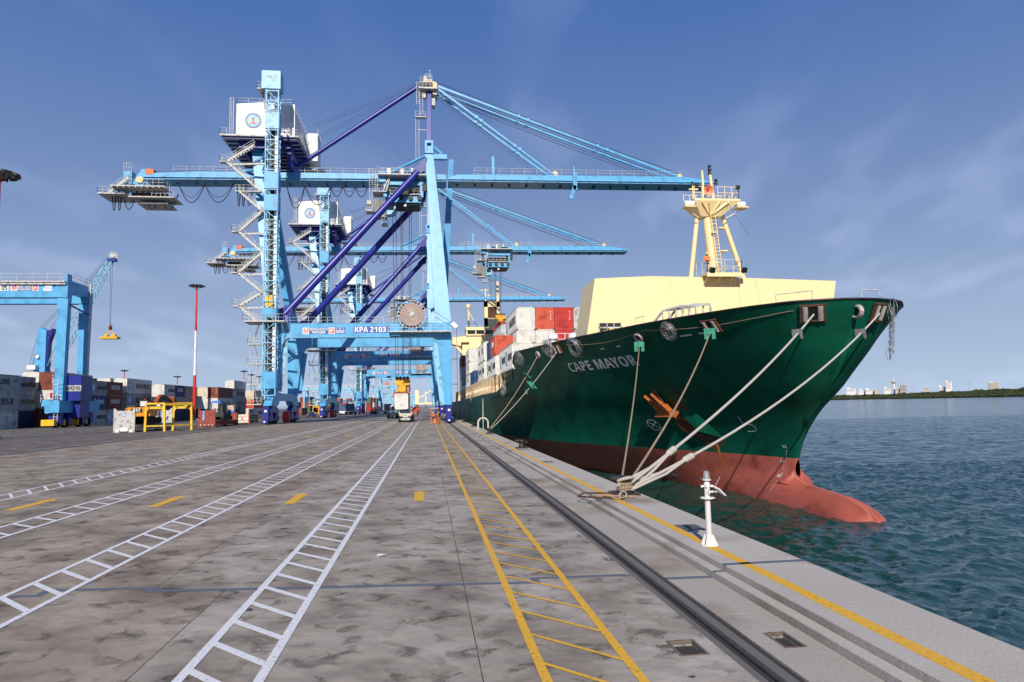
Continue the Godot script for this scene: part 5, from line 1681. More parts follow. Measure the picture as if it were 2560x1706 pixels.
func bow_fittings(t: Node3D) -> void:
	# round chock and roller fairlead at the stem head face forward
	chock(t, 7.62, -35.15, 1.05, 0.75)
	var o := Node3D.new()
	o.name = "fairlead"
	t.add_child(o, true)
	var c := V(CL + 1.35, 7.6, -35.25)
	var n := V(0.25, -0.45, 0.86).normalized()
	var u := Vector3.UP.cross(n).normalized()
	var v := n.cross(u)
	var r := Basis(u, v, n)
	put(B.new().box(c, Vector3(0.7, 0.95, 0.08), r), "opening_shade", M.black_paint, o)  # shade inside the bow fairlead, put in as a black plate
	put(B.new().box(c + u * 0.36, Vector3(0.1, 1.05, 0.2), r).box(c - u * 0.36, Vector3(0.1, 1.05, 0.2), r).box(c + v * 0.5, Vector3(0.85, 0.08, 0.2), r).box(c - v * 0.5, Vector3(0.85, 0.08, 0.2), r), "fairlead_frame", M.rust_dark, o)
	put(B.new().tube(c + n * 0.08 + u * 0.22 - v * 0.42, c + n * 0.08 + u * 0.22 + v * 0.42, 0.11, 10).tube(c + n * 0.08 - u * 0.22 - v * 0.42, c + n * 0.08 - u * 0.22 + v * 0.42, 0.11, 10), "roller", M.chock_grey, o)
	var h := B.new()
	for e in [[-36.7, -35.5], [-35.25, -35.15], [-43.1, -42.2], [-47.3, -46.3]]:
		var a := V(CL - half_breadth(8.3, e[0]), 8.3, e[0])
		var b := V(CL - half_breadth(8.3, e[1]), 8.3, e[1])
		if e[0] == -35.25:
			a = V(CL + 0.2, 8.3, -35.0)
			b = V(CL + 1.5, 8.3, -35.25)
		h.path([a, a + V(0, 0.55, 0), b + V(0, 0.58, 0), b], 0.03, 5)
	put(h, "hand_hoop", M.galv, t)

func foredeck(t: Node3D) -> void:
	# breakwater: a cream wall right across the foredeck, closed behind
	put(B.new().xy([V2(13.9, 7.1), V2(13.1, 8.3), V2(13.95, 13.2), V2(18.8, 13.42), V2(27.0, 13.3), V2(35.5, 13.05), V2(34.6, 8.3), V2(33.8, 7.1)], -57.3, 4.6), "breakwater", M.cream, t)
	put(B.new().bar(V(26.4, 13.3, -54.985), V(27.0, 7.2, -54.985), 0.03, 0.03).bar(V(28.0, 13.25, -54.985), V(29.2, 7.2, -54.985), 0.03, 0.03).bar(V(20.5, 13.4, -54.985), V(20.7, 7.2, -54.985), 0.015, 0.02), "plate_seam", M.cream_dirty, t)
	put(B.new().bx(14.2, 16.0, 8.5, 9.45, -55.02, -54.97), "opening_shade", M.black_paint, t)  # black sheet proud of the wall, standing for the shaded hole
	put(B.new().bx(14.5, 15.9, 8.5, 8.8, -54.97, -54.8).bx(15.0, 15.4, 8.8, 9.0, -54.97, -54.85), "opening_gear", M.frame_yellow, t)
	put(B.new().bx(14.1, 14.2, 8.4, 9.55, -54.99, -54.9).bx(16.0, 16.1, 8.4, 9.55, -54.99, -54.9).bx(14.1, 16.1, 9.0, 9.12, -54.99, -54.9).bx(14.8, 14.86, 8.5, 9.5, -54.98, -54.92).bx(15.4, 15.46, 8.5, 9.5, -54.98, -54.92), "opening_bars", M.galv, t)
	# grey gangway frame over the bulwark
	var g := B.new()
	for s in [0.0, 0.7]:
		var p := [V(15.6 + s, 8.0, -46.6 + s), V(16.2 + s, 9.1, -45.2 + s), V(17.0 + s, 9.25, -43.8 + s), V(17.6 + s, 9.1, -42.8 + s), V(17.65 + s, 8.0, -42.7 + s)]
		for i in 4: g.bar(p[i], p[i + 1], 0.09, 0.13)
		for k in 6:
			var q: Vector3 = p[1].lerp(p[3], k / 5.0)
			g.bar(q, V(q.x, 8.2, q.z), 0.08, 0.1)
	for k in 4:
		var q2: Vector3 = V(16.2, 9.1, -45.2).lerp(V(17.6, 9.1, -42.8), k / 3.0)
		g.bar(q2, q2 + V(0.7, 0, 0.7), 0.08, 0.1)
	put(g, "gangway_frame", M.galv, t)
	# foremast
	var m := Node3D.new()
	m.name = "foremast"
	t.add_child(m, true)
	put(B.new().tube(V(24.75, 13.2, -55.6), V(24.3, 19.4, -55.8), 0.46, 18, 0.4), "mast_column", M.cream, m)
	put(B.new().tube(V(22.75, 13.2, -56.2), V(23.6, 19.4, -56.0), 0.2, 12), "mast_leg", M.cream, m)
	put(B.new().tube(V(27.7, 13.2, -56.2), V(25.7, 19.4, -56.0), 0.2, 12), "mast_leg", M.cream, m)
	var top := B.new()
	top.bx(22.8, 26.9, 19.95, 20.12, -57.2, -54.6)
	for q in [[22.8, -54.6], [26.9, -54.6], [22.8, -57.2], [26.9, -57.2]]:
		pass
	var lo := [V(23.6, 18.75, -55.3), V(25.4, 18.75, -55.3), V(25.4, 18.75, -56.4), V(23.6, 18.75, -56.4)]
	var hi := [V(22.8, 19.95, -54.6), V(26.9, 19.95, -54.6), V(26.9, 19.95, -57.2), V(22.8, 19.95, -57.2)]
	for i in 4: top.quad(lo[i], lo[(i + 1) % 4], hi[(i + 1) % 4], hi[i])
	top.quad(lo[0], lo[1], lo[2], lo[3])
	for q in [23.5, 24.1, 25.0, 25.8]: top.bar(V(24.4, 18.9, -55.25), V(q, 19.9, -54.58), 0.05, 0.3)
	top.bx(21.9, 22.9, 19.35, 19.45, -55.4, -54.5).bx(26.6, 27.6, 19.35, 19.45, -55.4, -54.5).bar(V(22.0, 19.4, -55), V(23.4, 18.6, -55.3), 0.06, 0.06).bar(V(27.4, 19.4, -55), V(25.8, 18.6, -55.3), 0.06, 0.06)
	put(top, "mast_top", M.cream, m)
	put(B.new().tube(V(21.95, 19.72, -54.9), V(22.85, 19.72, -54.9), 0.25, 14).tube(V(26.65, 19.72, -54.9), V(27.4, 19.72, -54.9), 0.25, 14), "canister", M.white, m)
	put(B.new().lathe([V2(0.08, -0.9), V2(0.10, -0.3), V2(0.2, -0.05), V2(0.42, 0.12), V2(0.43, 0.14), V2(0.36, 0.1), V2(0.14, -0.12), V2(0.07, -0.35)], V(23.95, 20.75, -54.35), 22, V(-0.12, -0.1, 1).normalized()), "fog_horn", M.coral, m)
	put(B.new().rail([V(22.8, 20.12, -54.65), V(23.5, 20.12, -54.65)], 1.05, 0.5).rail([V(24.9, 20.12, -54.65), V(26.8, 20.12, -54.65), V(26.8, 20.12, -57.1), V(22.8, 20.12, -57.1)], 1.05, 0.6), "mast_rail", M.cream, m)
	put(B.new().tube(V(24.05, 20.1, -55.6), V(24.0, 22.9, -55.6), 0.12, 10, 0.1).tube(V(24.85, 20.1, -55.4), V(24.6, 22.8, -55.4), 0.15, 10, 0.12).tube(V(22.75, 20.1, -54.8), V(22.75, 21.4, -54.8), 0.06, 8).bx(22.4, 23.2, 20.9, 21.0, -54.95, -54.7), "signal_pole", M.cream, m)
	put(B.new().lathe([V2(0, 22.5), V2(0.17, 22.5), V2(0.12, 22.7), V2(0.17, 22.9), V2(0.12, 23.1), V2(0.15, 23.3), V2(0, 23.4)], V(24.6, 0, -55.4), 12).lathe([V2(0, 21.5), V2(0.17, 21.5), V2(0.12, 21.7), V2(0.16, 21.9), V2(0, 22.0)], V(24.95, 0, -55.0), 12).lathe([V2(0, 21.3), V2(0.1, 21.3), V2(0.1, 21.6), V2(0, 21.65)], V(22.75, 0, -54.8), 10).bx(22.9, 23.2, 21.2, 21.4, -54.7, -54.5).bx(26.6, 26.9, 21.0, 21.3, -54.8, -54.5), "signal_lamp", M.black_paint, m)
	var ld := B.new()
	ld.ladder(V(24.98, 13.6, -55.02), V(24.55, 20.1, -55.3), V(1, 0, 0), 0.42, 0.3, 0.025)
	for k in 18:
		var q := V(24.98, 13.9, -55.0).lerp(V(24.55, 20.0, -55.28), k / 18.0)
		var p := []
		for i in 7: p.append(q + V(cos(PI * i / 6) * 0.3, 0, sin(PI * i / 6) * 0.32))
		ld.path(p, 0.016, 4)
	put(ld, "mast_ladder", M.cream, m)
	put(B.new().bx(25.0, 25.6, 17.6, 17.7, -55.4, -54.9).bx(25.1, 25.7, 15.6, 15.7, -55.4, -54.9).bx(24.4, 24.8, 17.2, 17.3, -55.3, -54.9), "mast_bracket", M.cream, m)
	put(B.new().bx(23.3, 26.5, 13.4, 13.55, -55.6, -53.9).bar(V(23.5, 13.35, -53.95), V(23.4, 12.7, -55.0), 0.06, 0.06).bar(V(24.6, 13.35, -53.95), V(24.5, 12.7, -55.0), 0.06, 0.06).bar(V(25.7, 13.35, -53.95), V(25.6, 12.7, -55.0), 0.06, 0.06).bx(23.3, 26.5, 13.2, 13.4, -53.98, -53.88), "mast_platform", M.cream, m)
	put(B.new().rail([V(23.0, 13.55, -55.4), V(23.4, 13.55, -54.0), V(26.4, 13.55, -54.0), V(26.5, 13.55, -55.6)], 1.1, 0.75).bar(V(23.4, 13.9, -54.0), V(26.4, 13.9, -54.0), 0.04, 0.04), "platform_rail", M.galv, m)
	for x in [23.75, 26.55]: put(B.new().box(V(x, 13.75, -53.85), V(0.42, 0.4, 0.25), Basis(V(1, 0, 0), 0.5)).bar(V(x, 13.5, -54.0), V(x, 13.7, -53.9), 0.06, 0.06), "flood_lamp", M.black_paint, m)
	put(B.new().path([V(25.6, 20.0, -54.6), V(27.2, 16.6, -53.8)], 0.012, 4), "halyard", M.wire, m)

func deckhouse(t: Node3D) -> void:
	var h := Node3D.new()
	h.name = "bridge_house"
	t.add_child(h, true)
	put(B.new().bx(11.0, 36.7, 3.9, 22.0, -228, -215).xy([V2(7.9, 22.3), V2(7.9, 24.4), V2(13.0, 24.9), V2(34.7, 24.9), V2(39.8, 24.4), V2(39.8, 22.3), V2(34.0, 20.6), V2(13.8, 20.6), V2(10.6, 21.6)], -218, 5.0).bar(V(9.0, 21.6, -216), V(13.6, 17.2, -216), 0.6, 0.7).bx(12.2, 35.5, 24.9, 25.35, -223, -215).bx(12.2, 35.5, 26.6, 27.6, -223.3, -214.8), "house", M.cream, h)
	put(B.new().bx(12.4, 35.3, 25.35, 26.6, -222.5, -215.3), "bridge_window", M.glass_dark, h)
	var mu := B.new()
	for k in 9: mu.bx(12.3 + k * 2.85, 12.65 + k * 2.85, 25.3, 26.65, -223, -215.05)
	put(mu, "window_post", M.cream, h)
	put(B.new().bx(10.6, 13.2, 21.2, 22.8, -215.45, -215.3), "wing_recess_shade", M.rust_dark, h)  # dark plate set proud, the shade of a hollow put into colour
	put(B.new().tube(V(13.4, 27.6, -219), V(13.3, 34.0, -219), 0.35, 10, 0.25).lathe([V2(0, 34.2), V2(0.7, 34.2), V2(0.85, 34.9), V2(0.5, 35.5), V2(0, 35.6)], V(13.3, 0, -219), 14).bar(V(13.4, 33, -219), V(16.4, 27.7, -219), 0.2, 0.2), "satellite_mast", M.cream, h)
	put(B.new().bx(18.5, 19.6, 27.6, 36.4, -221, -219).bx(22.5, 23.6, 27.6, 36.4, -221, -219).bx(18.5, 23.6, 34.6, 36.4, -221, -219).bx(18.5, 23.6, 27.6, 31.0, -221, -219).bar(V(19, 36.4, -220), V(19, 41, -220), 0.35, 0.35).bar(V(23, 36.4, -220), V(23, 43, -220), 0.7, 0.7).bar(V(17.4, 40.3, -220), V(20.6, 40.3, -220), 0.2, 0.25), "radar_mast", M.cream, h)
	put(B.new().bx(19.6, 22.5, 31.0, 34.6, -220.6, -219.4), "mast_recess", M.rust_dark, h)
	put(B.new().rail([V(8.0, 24.4, -215.6), V(12.2, 24.9, -215.6)], 1.1, 1.0).rail([V(12.2, 27.6, -215), V(18, 27.6, -215)], 1.1, 1.3), "bridge_rail", M.galv, h)

func ship_cargo(t: Node3D) -> void:
	# coamings and lashing pillars carry the boxes
	var cm := B.new()
	for e in [[-72.5, -86.8], [-87.4, -101.6], [-102.4, -117.0], [-124.0, -138.8], [-139.4, -153.0], [-170.0, -184.5], [-184.8, -198.5]]: cm.bx(10.4 if e[0] > -90 else 9.2, 38.0, 3.9, 6.68, e[1], e[0])
	put(cm, "hatch_coaming", M.deck, t)
	var pl := B.new()
	for k in 46:
		var z := -74.8 - k * 2.75
		var x := CL - half_breadth(4.0, z)
		pl.zy([V2(z - 0.14, 4.0), V2(z + 0.28, 4.0), V2(z + 0.10, 5.4), V2(z + 0.75, 6.66), V2(z - 0.75, 6.66), V2(z - 0.10, 5.4)], x + 0.5, 0.35)
	put(pl, "lashing_pillar", M.cream_dirty, t)
	var gr := "containers stowed on the ship"
	# bay 1: one tier forward
	for r in 4: container("20h", "box_white", V(10.35 + r * 2.5, 6.7, -76.6), ["white twenty-foot box at the ship's side, forward-most on deck", "white box second from the ship's side in the forward-most single tier", "white box third from the ship's side in the forward-most single tier", "white box fourth from the ship's side in the forward-most single tier"][r], gr, "star" if r == 0 else "", -1.0)
	container("20h", "box_white", V(10.35, 6.7, -83.0), "white twenty-foot box at the ship's side, just aft of the forward-most one", gr, "star", -1.0)
	# bay 2: stack at the side, then full-height rows
	var y := 6.7
	container("20", "box_white", V(9.95, y, -91.0), "white box under the red one at the ship's side", gr, "star", -1.0)
	container("20", "box_white", V(9.95, y, -97.4), "white box under the blue one at the ship's side", gr, "star", -1.0)
	container("20", "box_orange_red", V(9.95, y + 2.6, -91.0), "bright red box on top at the ship's side, beside the tall stack", gr, "SUD", -1.0)
	container("20", "box_blue", V(9.95, y + 2.6, -97.4), "blue box on top at the ship's side, aft of the bright red one", gr)
	var cols := [["box_white", "box_white", "box_white"], ["box_cream", "box_white", "box_orange_red"], ["box_brown", "box_red", "box_red"], ["box_grey", "box_grey", "box_silver"], ["box_brown", "box_white", "box_blue"]]
	var rown := ["row nearest the quay", "second row in", "third row in", "fourth row in", "fifth row in"]
	for r in 5:
		for k in 3: container("40h", cols[r][k], V(12.72 + r * 2.53, 6.7 + k * 2.91, -93.15), "%s box, %s tier, tall stack behind the breakwater, %s" % [(cols[r][k] as String).substr(4).replace("_", " "), ["lowest", "middle", "top"][k], rown[r]], gr, "star" if r == 0 and k == 2 else ("end" if r in [1, 2] and k == 2 else ""), -1.0)
	# bay 3
	for k in 2:
		for q in 2: container("20h", "box_white", V(9.75, 6.7 + k * 2.91, -106.2 - q * 6.4), "white box, %s tier, %s half of the stack behind the blue box" % [["lower", "upper"][k], ["forward", "aft"][q]], gr, "star" if k == 0 else "MSK", -1.0)
	container("40", "box_silver", V(12.4, 12.52, -109.3), "silver box on the third tier behind the bright red one", gr)
	for k in 2: container("40h", "box_brown", V(12.4, 6.7 + k * 2.91, -109.3), "brown box, %s tier, second row behind the blue box" % ["lower", "upper"][k], gr)
	# lone blue box, then stacks farther aft
	container("40", "box_blue", V(9.75, 6.7, -131.5), "blue box standing alone at the ship's side, amidships", gr)
	for r in 2:
		for k in 3: container("40", "box_white", V(9.75 + r * 2.5, 6.7 + k * 2.62, -146.1), "white box, %s tier, %s row of the stack behind the lone blue box" % [["lowest", "middle", "top"][k], ["outer", "inner"][r]], gr, "MSK" if r == 0 else "", -1.0)
	for k in 3: container("40h", ["box_grey", "box_grey", "box_brown"][k], V(9.75, 6.7 + k * 2.91, -177.2), "%s box, %s tier of the ship's last visible stack" % [["grey", "grey", "brown"][k], ["lowest", "middle", "top"][k]], gr)
	for k in 6: container("40", ["box_brown", "box_white", "box_grey", "box_white", "box_blue", "box_red"][k], V(20.5, 6.7 + k * 2.6, -191.0), "%s box, tier %s of the stack under the second crane's spreader" % [["brown", "white", "grey", "pale", "blue", "red"][k], ["one", "two", "three", "four", "five", "six"][k]], gr)
	container("40h", "box_red", V(20.5, 22.3, -190.0), "red box held in the second crane's spreader", gr, "SUD", -1.0)
	# clutter aft of the cargo: vents and winches
	var v := B.new()
	for k in 5: v.lathe([V2(0, 3.9), V2(0.5, 3.9), V2(0.5, 6.5), V2(0.9, 6.7), V2(0.9, 7.3), V2(0, 7.5)], V(8.8, 0, -156.0 - k * 3.0), 10)
	v.bx(12, 20, 7.1, 8.4, -66.5, -63.5).rail([V(11.8, 7.1, -62.8), V(20.5, 7.1, -62.8)], 1.6, 1.2).rail([V(12.0, 8.4, -63.5), V(20, 8.4, -63.5)], 1.1, 1.0)
	for k in 4: v.lathe([V2(0, 7.1), V2(0.3, 7.1), V2(0.3, 8.6), V2(0.5, 8.8), V2(0.45, 9.2), V2(0, 9.4)], V(11.5 + k * 1.9, 0, -61.6), 10)
	put(v, "deck_vent", M.white, t)

func ship_ropes() -> void:
	var post := V(5.75, 0.42, -19.9)
	var far_post := V(5.75, 0.45, -64.9)
	var l := [
		["tan mooring rope rising steeply to the grey oval chock", post + V(-0.1, 0.1, 0.0), hp(7.4, -47.85, 0.16), 0.035, "rope_tan", 0.5],
		["tan mooring rope to the square fairlead with a green rat guard", post + V(0.1, 0.05, 0.05), hp(7.5, -41.2, 0.2), 0.042, "rope_tan", 0.5],
		["thick white twisted mooring rope, upper of the two to the bow", post + V(0.2, 0.1, 0.1), hp(7.65, -35.85, 0.2), 0.055, "rope_pale", 0.4],
		["grey mooring rope, lower of the two to the bow", post + V(0.3, 0.0, 0.12), V(CL + 1.25, 7.5, -35.05), 0.05, "rope_pale", 0.7],
		["thin mooring rope from the far bollard to the rusty fairlead", far_post, hp(7.6, -60.0, 0.2), 0.04, "rope_pale", 0.4],
		["thin mooring rope from the far bollard to the small chock", far_post + V(-0.1, 0.05, 0.1), hp(7.5, -65.0, 0.16), 0.04, "rope_tan", 0.4]]
	for e in l:
		var t := thing("mooring_rope", e[0], "rope", e[1], "mooring lines")
		var p := sag(Vector3.ZERO, e[2] - e[1], e[5], 16)
		put(B.new().path(p, e[3], 8), "line", M[e[4]], t)
	# spliced eyes: a second leg from the bollard to the splice on each bow rope
	for k in 2:
		var e: Array = l[2 + k]
		var p := sag(e[1], e[2], e[5], 16)
		var q: Vector3 = (e[1] as Vector3).lerp(p[2], 1.0)
		var t2 := thing("rope_eye", ["frayed eye splice of the white bow rope", "frayed eye splice of the grey bow rope"][k], "rope", p[2], "mooring lines")
		put(B.new().path([post + V(-0.25, 0.02, 0.15) - p[2], (p[1] as Vector3) + V(-0.08, -0.05, 0.0) - p[2], Vector3.ZERO], 0.05, 8).path([post + V(0.15, -0.1, 0.25) - p[2], (p[1] as Vector3) + V(0.06, -0.08, 0.05) - p[2], Vector3.ZERO], 0.045, 8).lathe([V2(0.05, -0.35), V2(0.11, -0.2), V2(0.12, 0.2), V2(0.05, 0.4)], Vector3.ZERO, 8, (p[3] - p[2]).normalized()), "splice", M.rope_pale, t2)
	# rat guards hung on the ropes: notched green plates
	for e in [[0, 0.93, 0.34, "green rat guard on the rope below the grey oval chock"], [1, 0.955, 0.34, "green rat guard at the square fairlead"], [2, 0.84, 0.26, "edge-on rat guard on the upper bow rope"], [3, 0.86, 0.26, "edge-on rat guard on the lower bow rope"], [4, 0.64, 0.45, "green rat guard on the rope to the rusty fairlead"], [5, 0.78, 0.45, "green rat guard on the rope to the small chock"]]:
		var a: Vector3 = l[e[0]][1]
		var b: Vector3 = l[e[0]][2]
		var p := a.lerp(b, e[1]) - V(0, l[e[0]][5] * 4.0 * e[1] * (1 - e[1]), 0)
		var d := (b - a).normalized()
		var n := d if e[0] < 2 or e[0] > 3 else d
		var s: float = e[2]
		var u := V(0, 1, 0).cross(n).normalized()
		var v := n.cross(u)
		var t3 := thing("rat_guard", e[3], "rat guard", p, "rat guards on the mooring ropes")
		put(B.new().prism(PackedVector2Array([V2(-s, s), V2(s, s), V2(s, -s), V2(0.12, -s), V2(0.12, 0.0), V2(-0.12, 0.0), V2(-0.12, -s), V2(-s, -s)]), Vector3.ZERO, u, v, n, 0.02), "plate", M.rat_guard if e[0] != 2 and e[0] != 3 else M.grey_gear, t3)
	var ht := thing("heaving_line", "slack thin line looped along the top of the bulwark", "rope", hp(8.0, -50.0, 0.1))
	var o := hp(8.0, -50.0, 0.1)
	var pts := []
	for k in 30:
		var z := -58.0 + k * 0.75
		pts.append(hp(7.95 - 0.35 * absf(sin(k * 0.21)), z, 0.05) - o)
	put(B.new().path(pts, 0.018, 5), "line", M.rope_tan, ht)

# ---------- the yard ----------
func stack(x: float, z: float, size: String, tiers: Array, where: String, marks := [], doors := []) -> void:
	var H := 2.9 if size.ends_with("h") else 2.59
	var names := ["bottom", "top"] if tiers.size() == 2 else ["bottom", "middle", "top", "uppermost"]
	for k in tiers.size():
		if tiers[k] == "": continue
		var c: String = tiers[k]
		container(size, c, V(x, gy(x) + k * (H + 0.012), z), "%s shipping container, %s tier, %s" % [c.substr(4).replace("_", " "), names[k] if tiers.size() > 1 else "single", where], "containers stacked in the yard", marks[k] if k < marks.size() else "", 1.0, k in doors)

func build_yard() -> void:
	var W := "box_white"
	var G := "box_grey"
	var BR := "box_brown"
	# nearest stack at the left edge, then the recessed one behind it
	stack(-61.35, -103.6, "40", ["box_silver", G, G], "in the stack at the picture's left edge", ["", "star", "MAERSK LINE"])
	stack(-62.6, -113.2, "20", ["box_navy", G, G], "in the short stack just right of the left-edge stack", ["", "star", "star"])
	# block with lit ends behind the yard gantry
	stack(-60.1, -120.1, "20h", [BR, W, BR], "right column of the pair left of the yard gantry's leg", ["", "", "end"], [1])
	stack(-62.75, -120.4, "20h", [BR, "box_cream", W], "left column of the pair left of the yard gantry's leg")
	# row of short boxes right of the gantry
	stack(-59.75, -131.1, "20", ["box_silver", "box_blue", G], "first short stack right of the yard gantry", ["star", "Safari", "star"])
	stack(-59.75, -137.5, "20", ["box_silver", BR, BR], "second short stack right of the yard gantry", ["star", "HAULIX", "HAULIX"])
	stack(-59.7, -148.3, "40h", [G, G, W], "in the tall stack behind the excavator", ["star", "star", "star"])
	stack(-62.8, -148.3, "40h", [BR, W, W], "in the tall stack hidden behind the short brown boxes")
	stack(-66.0, -148.3, "40h", [W, BR, BR], "in the third column behind the short brown boxes")
	# row at the right of the excavator
	stack(-55.6, -153.1, "20", [BR, "box_navy", W], "pale-ended stack above the yellow frame", ["ACL", "", "star"])
	stack(-55.6, -159.4, "20", ["box_navy", G, "box_blue"], "dark stack just left of the red and white lamp mast", ["", "", "SEGO"])
	stack(-55.6, -165.7, "20", ["box_navy", G, G], "last stack of the row left of the red and white lamp mast")
	# three columns behind the lamp mast
	stack(-56.0, -178.2, "40", ["box_navy", W, BR], "left column of three behind the red and white lamp mast", [], [1])
	stack(-53.65, -178.2, "40", ["box_navy", W, "box_cream"], "middle column of three behind the red and white lamp mast")
	stack(-51.25, -178.2, "40", [G, W, BR], "right column of three behind the red and white lamp mast", ["", "star", "end"])
	stack(-51.25, -190.6, "40", [G, G, G], "dark stack behind the right column near the drilling machine", ["star", "star", "star"])
	stack(-54.4, -203.5, "40", [BR, G, G, W], "tall stack peeping over the columns behind the lamp mast")
	# small stack left of the nearest crane's foot
	stack(-51.0, -211.2, "40", [W, "box_orange_red", "box_cream"], "in the stack left of the nearest crane's foot", ["star", "LUXXL", ""])
	stack(-51.0, -223.7, "40", [G, BR, ""], "behind the stack left of the nearest crane's foot")
	# far fields of boxes: rows down the yard, seen between the crane legs
	var g := RandomNumberGenerator.new()
	g.seed = 11
	var pal := ["box_brown", "box_orange_red", "box_blue", "box_cream", "box_grey", "box_yellow", "box_brown", "box_white", "box_green", "box_red"]
	for r in 6:
		for q in 7:
			var x := -62.0 + q * 5.2
			var z := -335.0 - r * 22.0 - q * 6.0
			for k in 1 + (g.randi() % 3):
				var c: String = pal[g.randi() % pal.size()]
				container("40", c, V(x, gy(x) + k * 2.6, z), "%s far-field box, %s tier, %s row, %s column from the left" % [c.substr(4).replace("_", " "), ["bottom", "second", "third"][k], ["front", "second", "third", "fourth", "fifth", "last"][r], ["first", "second", "third", "fourth", "fifth", "sixth", "last"][q]], "containers in the far field between the crane legs")
	container("40", "box_brown", V(-47.2, gy(-47), -266.0), "reddish box on the ground beside the white car", "containers on the apron", "end")
	container("40", "box_orange_red", V(-4.75, gy(-4.7), -276.5), "reddish box standing on the far apron behind the container truck", "containers on the apron", "end")
	yard_gantry()
	mobile_crane()
	lamp_mast(V(-53.2, 0, -165.0), 31.0, "red and white banded lamp mast with a ring of floodlights")
	lamp_mast(V(-41.1, 0, -70.0), 25.4, "lamp mast whose head just enters at the left edge")
	for e in [[-84.6, -330.0, 19.5, "tallest of the four thin far lamp masts left of the nearest crane"], [-83.3, -338.0, 18.2, "second of the four thin far lamp masts left of the nearest crane"], [-82.3, -350.0, 17.8, "third of the four thin far lamp masts left of the nearest crane"], [-81.5, -362.0, 17.2, "shortest of the four thin far lamp masts left of the nearest crane"], [-137.0, -330.0, 19.8, "thin far lamp mast above the big container stack"], [-114.0, -330.0, 17.0, "thin far lamp mast above the blue box"], [-40.0, -420.0, 30.0, "thin far lamp mast between the second and third cranes"], [-34.0, -440.0, 27.0, "shorter far lamp mast between the second and third cranes"]]:
		lamp_mast(V(e[0], 0, e[1]), e[2], e[3], true)
	excavator()
	drill_rig()
	overheight_frame("yellow overheight lifting frame standing beside the excavator", V(-33.0, gy(-33.0), -88.4), 0.0)
	overheight_frame("yellow lifting frame far off beside the white car", V(-42.4, gy(-42.4), -269.0), 0.0)
	rack_bundle()
	far_gantries()

func lamp_mast(at: Vector3, h: float, label: String, small := false) -> void:
	at.y = gy(at.x)
	var t := thing("lamp_mast", label, "lamp mast", at, "high lamp masts")
	var n := 5 if small else 3
	for k in n:
		var y0 := h * k / n
		var y1 := h * (k + 1) / n
		var r0 := lerpf(0.42, 0.17, float(k) / n) * (0.9 if small else 1.0)
		var r1 := lerpf(0.42, 0.17, float(k + 1) / n) * (0.9 if small else 1.0)
		put(B.new().tube(V(0, y0, 0), V(0, y1, 0), r0, 14, r1, false), "mast_band", M.signal_red if k % 2 == 0 else M.white, t)
	var hd := B.new()
	hd.lathe([V2(0.2, h - 0.2), V2(1.25, h + 0.1), V2(1.25, h + 0.22), V2(0.2, h + 0.15)], Vector3.ZERO, 14)
	hd.lathe([V2(0, h + 0.1), V2(0.3, h + 0.1), V2(0.25, h + 0.6), V2(0, h + 0.7)], Vector3.ZERO, 10)
	put(hd, "lamp_ring", M.grey_gear, t)
	var fl := B.new()
	for k in 10:
		var a := TAU * k / 10
		fl.box(V(cos(a) * 1.45, h + 0.2, sin(a) * 1.45), V(0.62, 0.22, 0.62), Basis(V(0, 1, 0), -a) * Basis(V(0, 0, 1), -0.35))
		fl.bx(cos(a) * 0.9 - 0.05, cos(a) * 0.9 + 0.05, h - 0.35, h + 0.1, sin(a) * 0.9 - 0.05, sin(a) * 0.9 + 0.05)
	put(fl, "floodlight", M.dark_gear, t)
	if not small:
		put(B.new().lathe([V2(0, 0), V2(1.3, 0), V2(1.1, 0.35), V2(0.5, 0.45), V2(0.45, 0.7), V2(0, 0.7)], Vector3.ZERO, 10), "mast_foot", M.cope_block_grey if M.has("cope_block_grey") else M.pit, t)
		for s in [-1.4, 0.2]:
			var b := thing("striped_guard_post", ["black and white guard post left of the lamp mast's foot at x %d" % int(at.x), "black and white guard post touching the lamp mast's foot at x %d" % int(at.x)][0 if s < 0 else 1].replace("at x -53", "behind the drilling machine").replace("at x -40", "at the left edge"), "guard post", at + V(s * 1.4, 0, 1.3), "guard posts round the lamp masts")
			for k in 5: put(B.new().tube(V(0, k * 0.24, 0), V(0, (k + 1) * 0.24, 0), 0.13, 10), "post_band", M.white if k % 2 == 0 else M.black_paint, b)

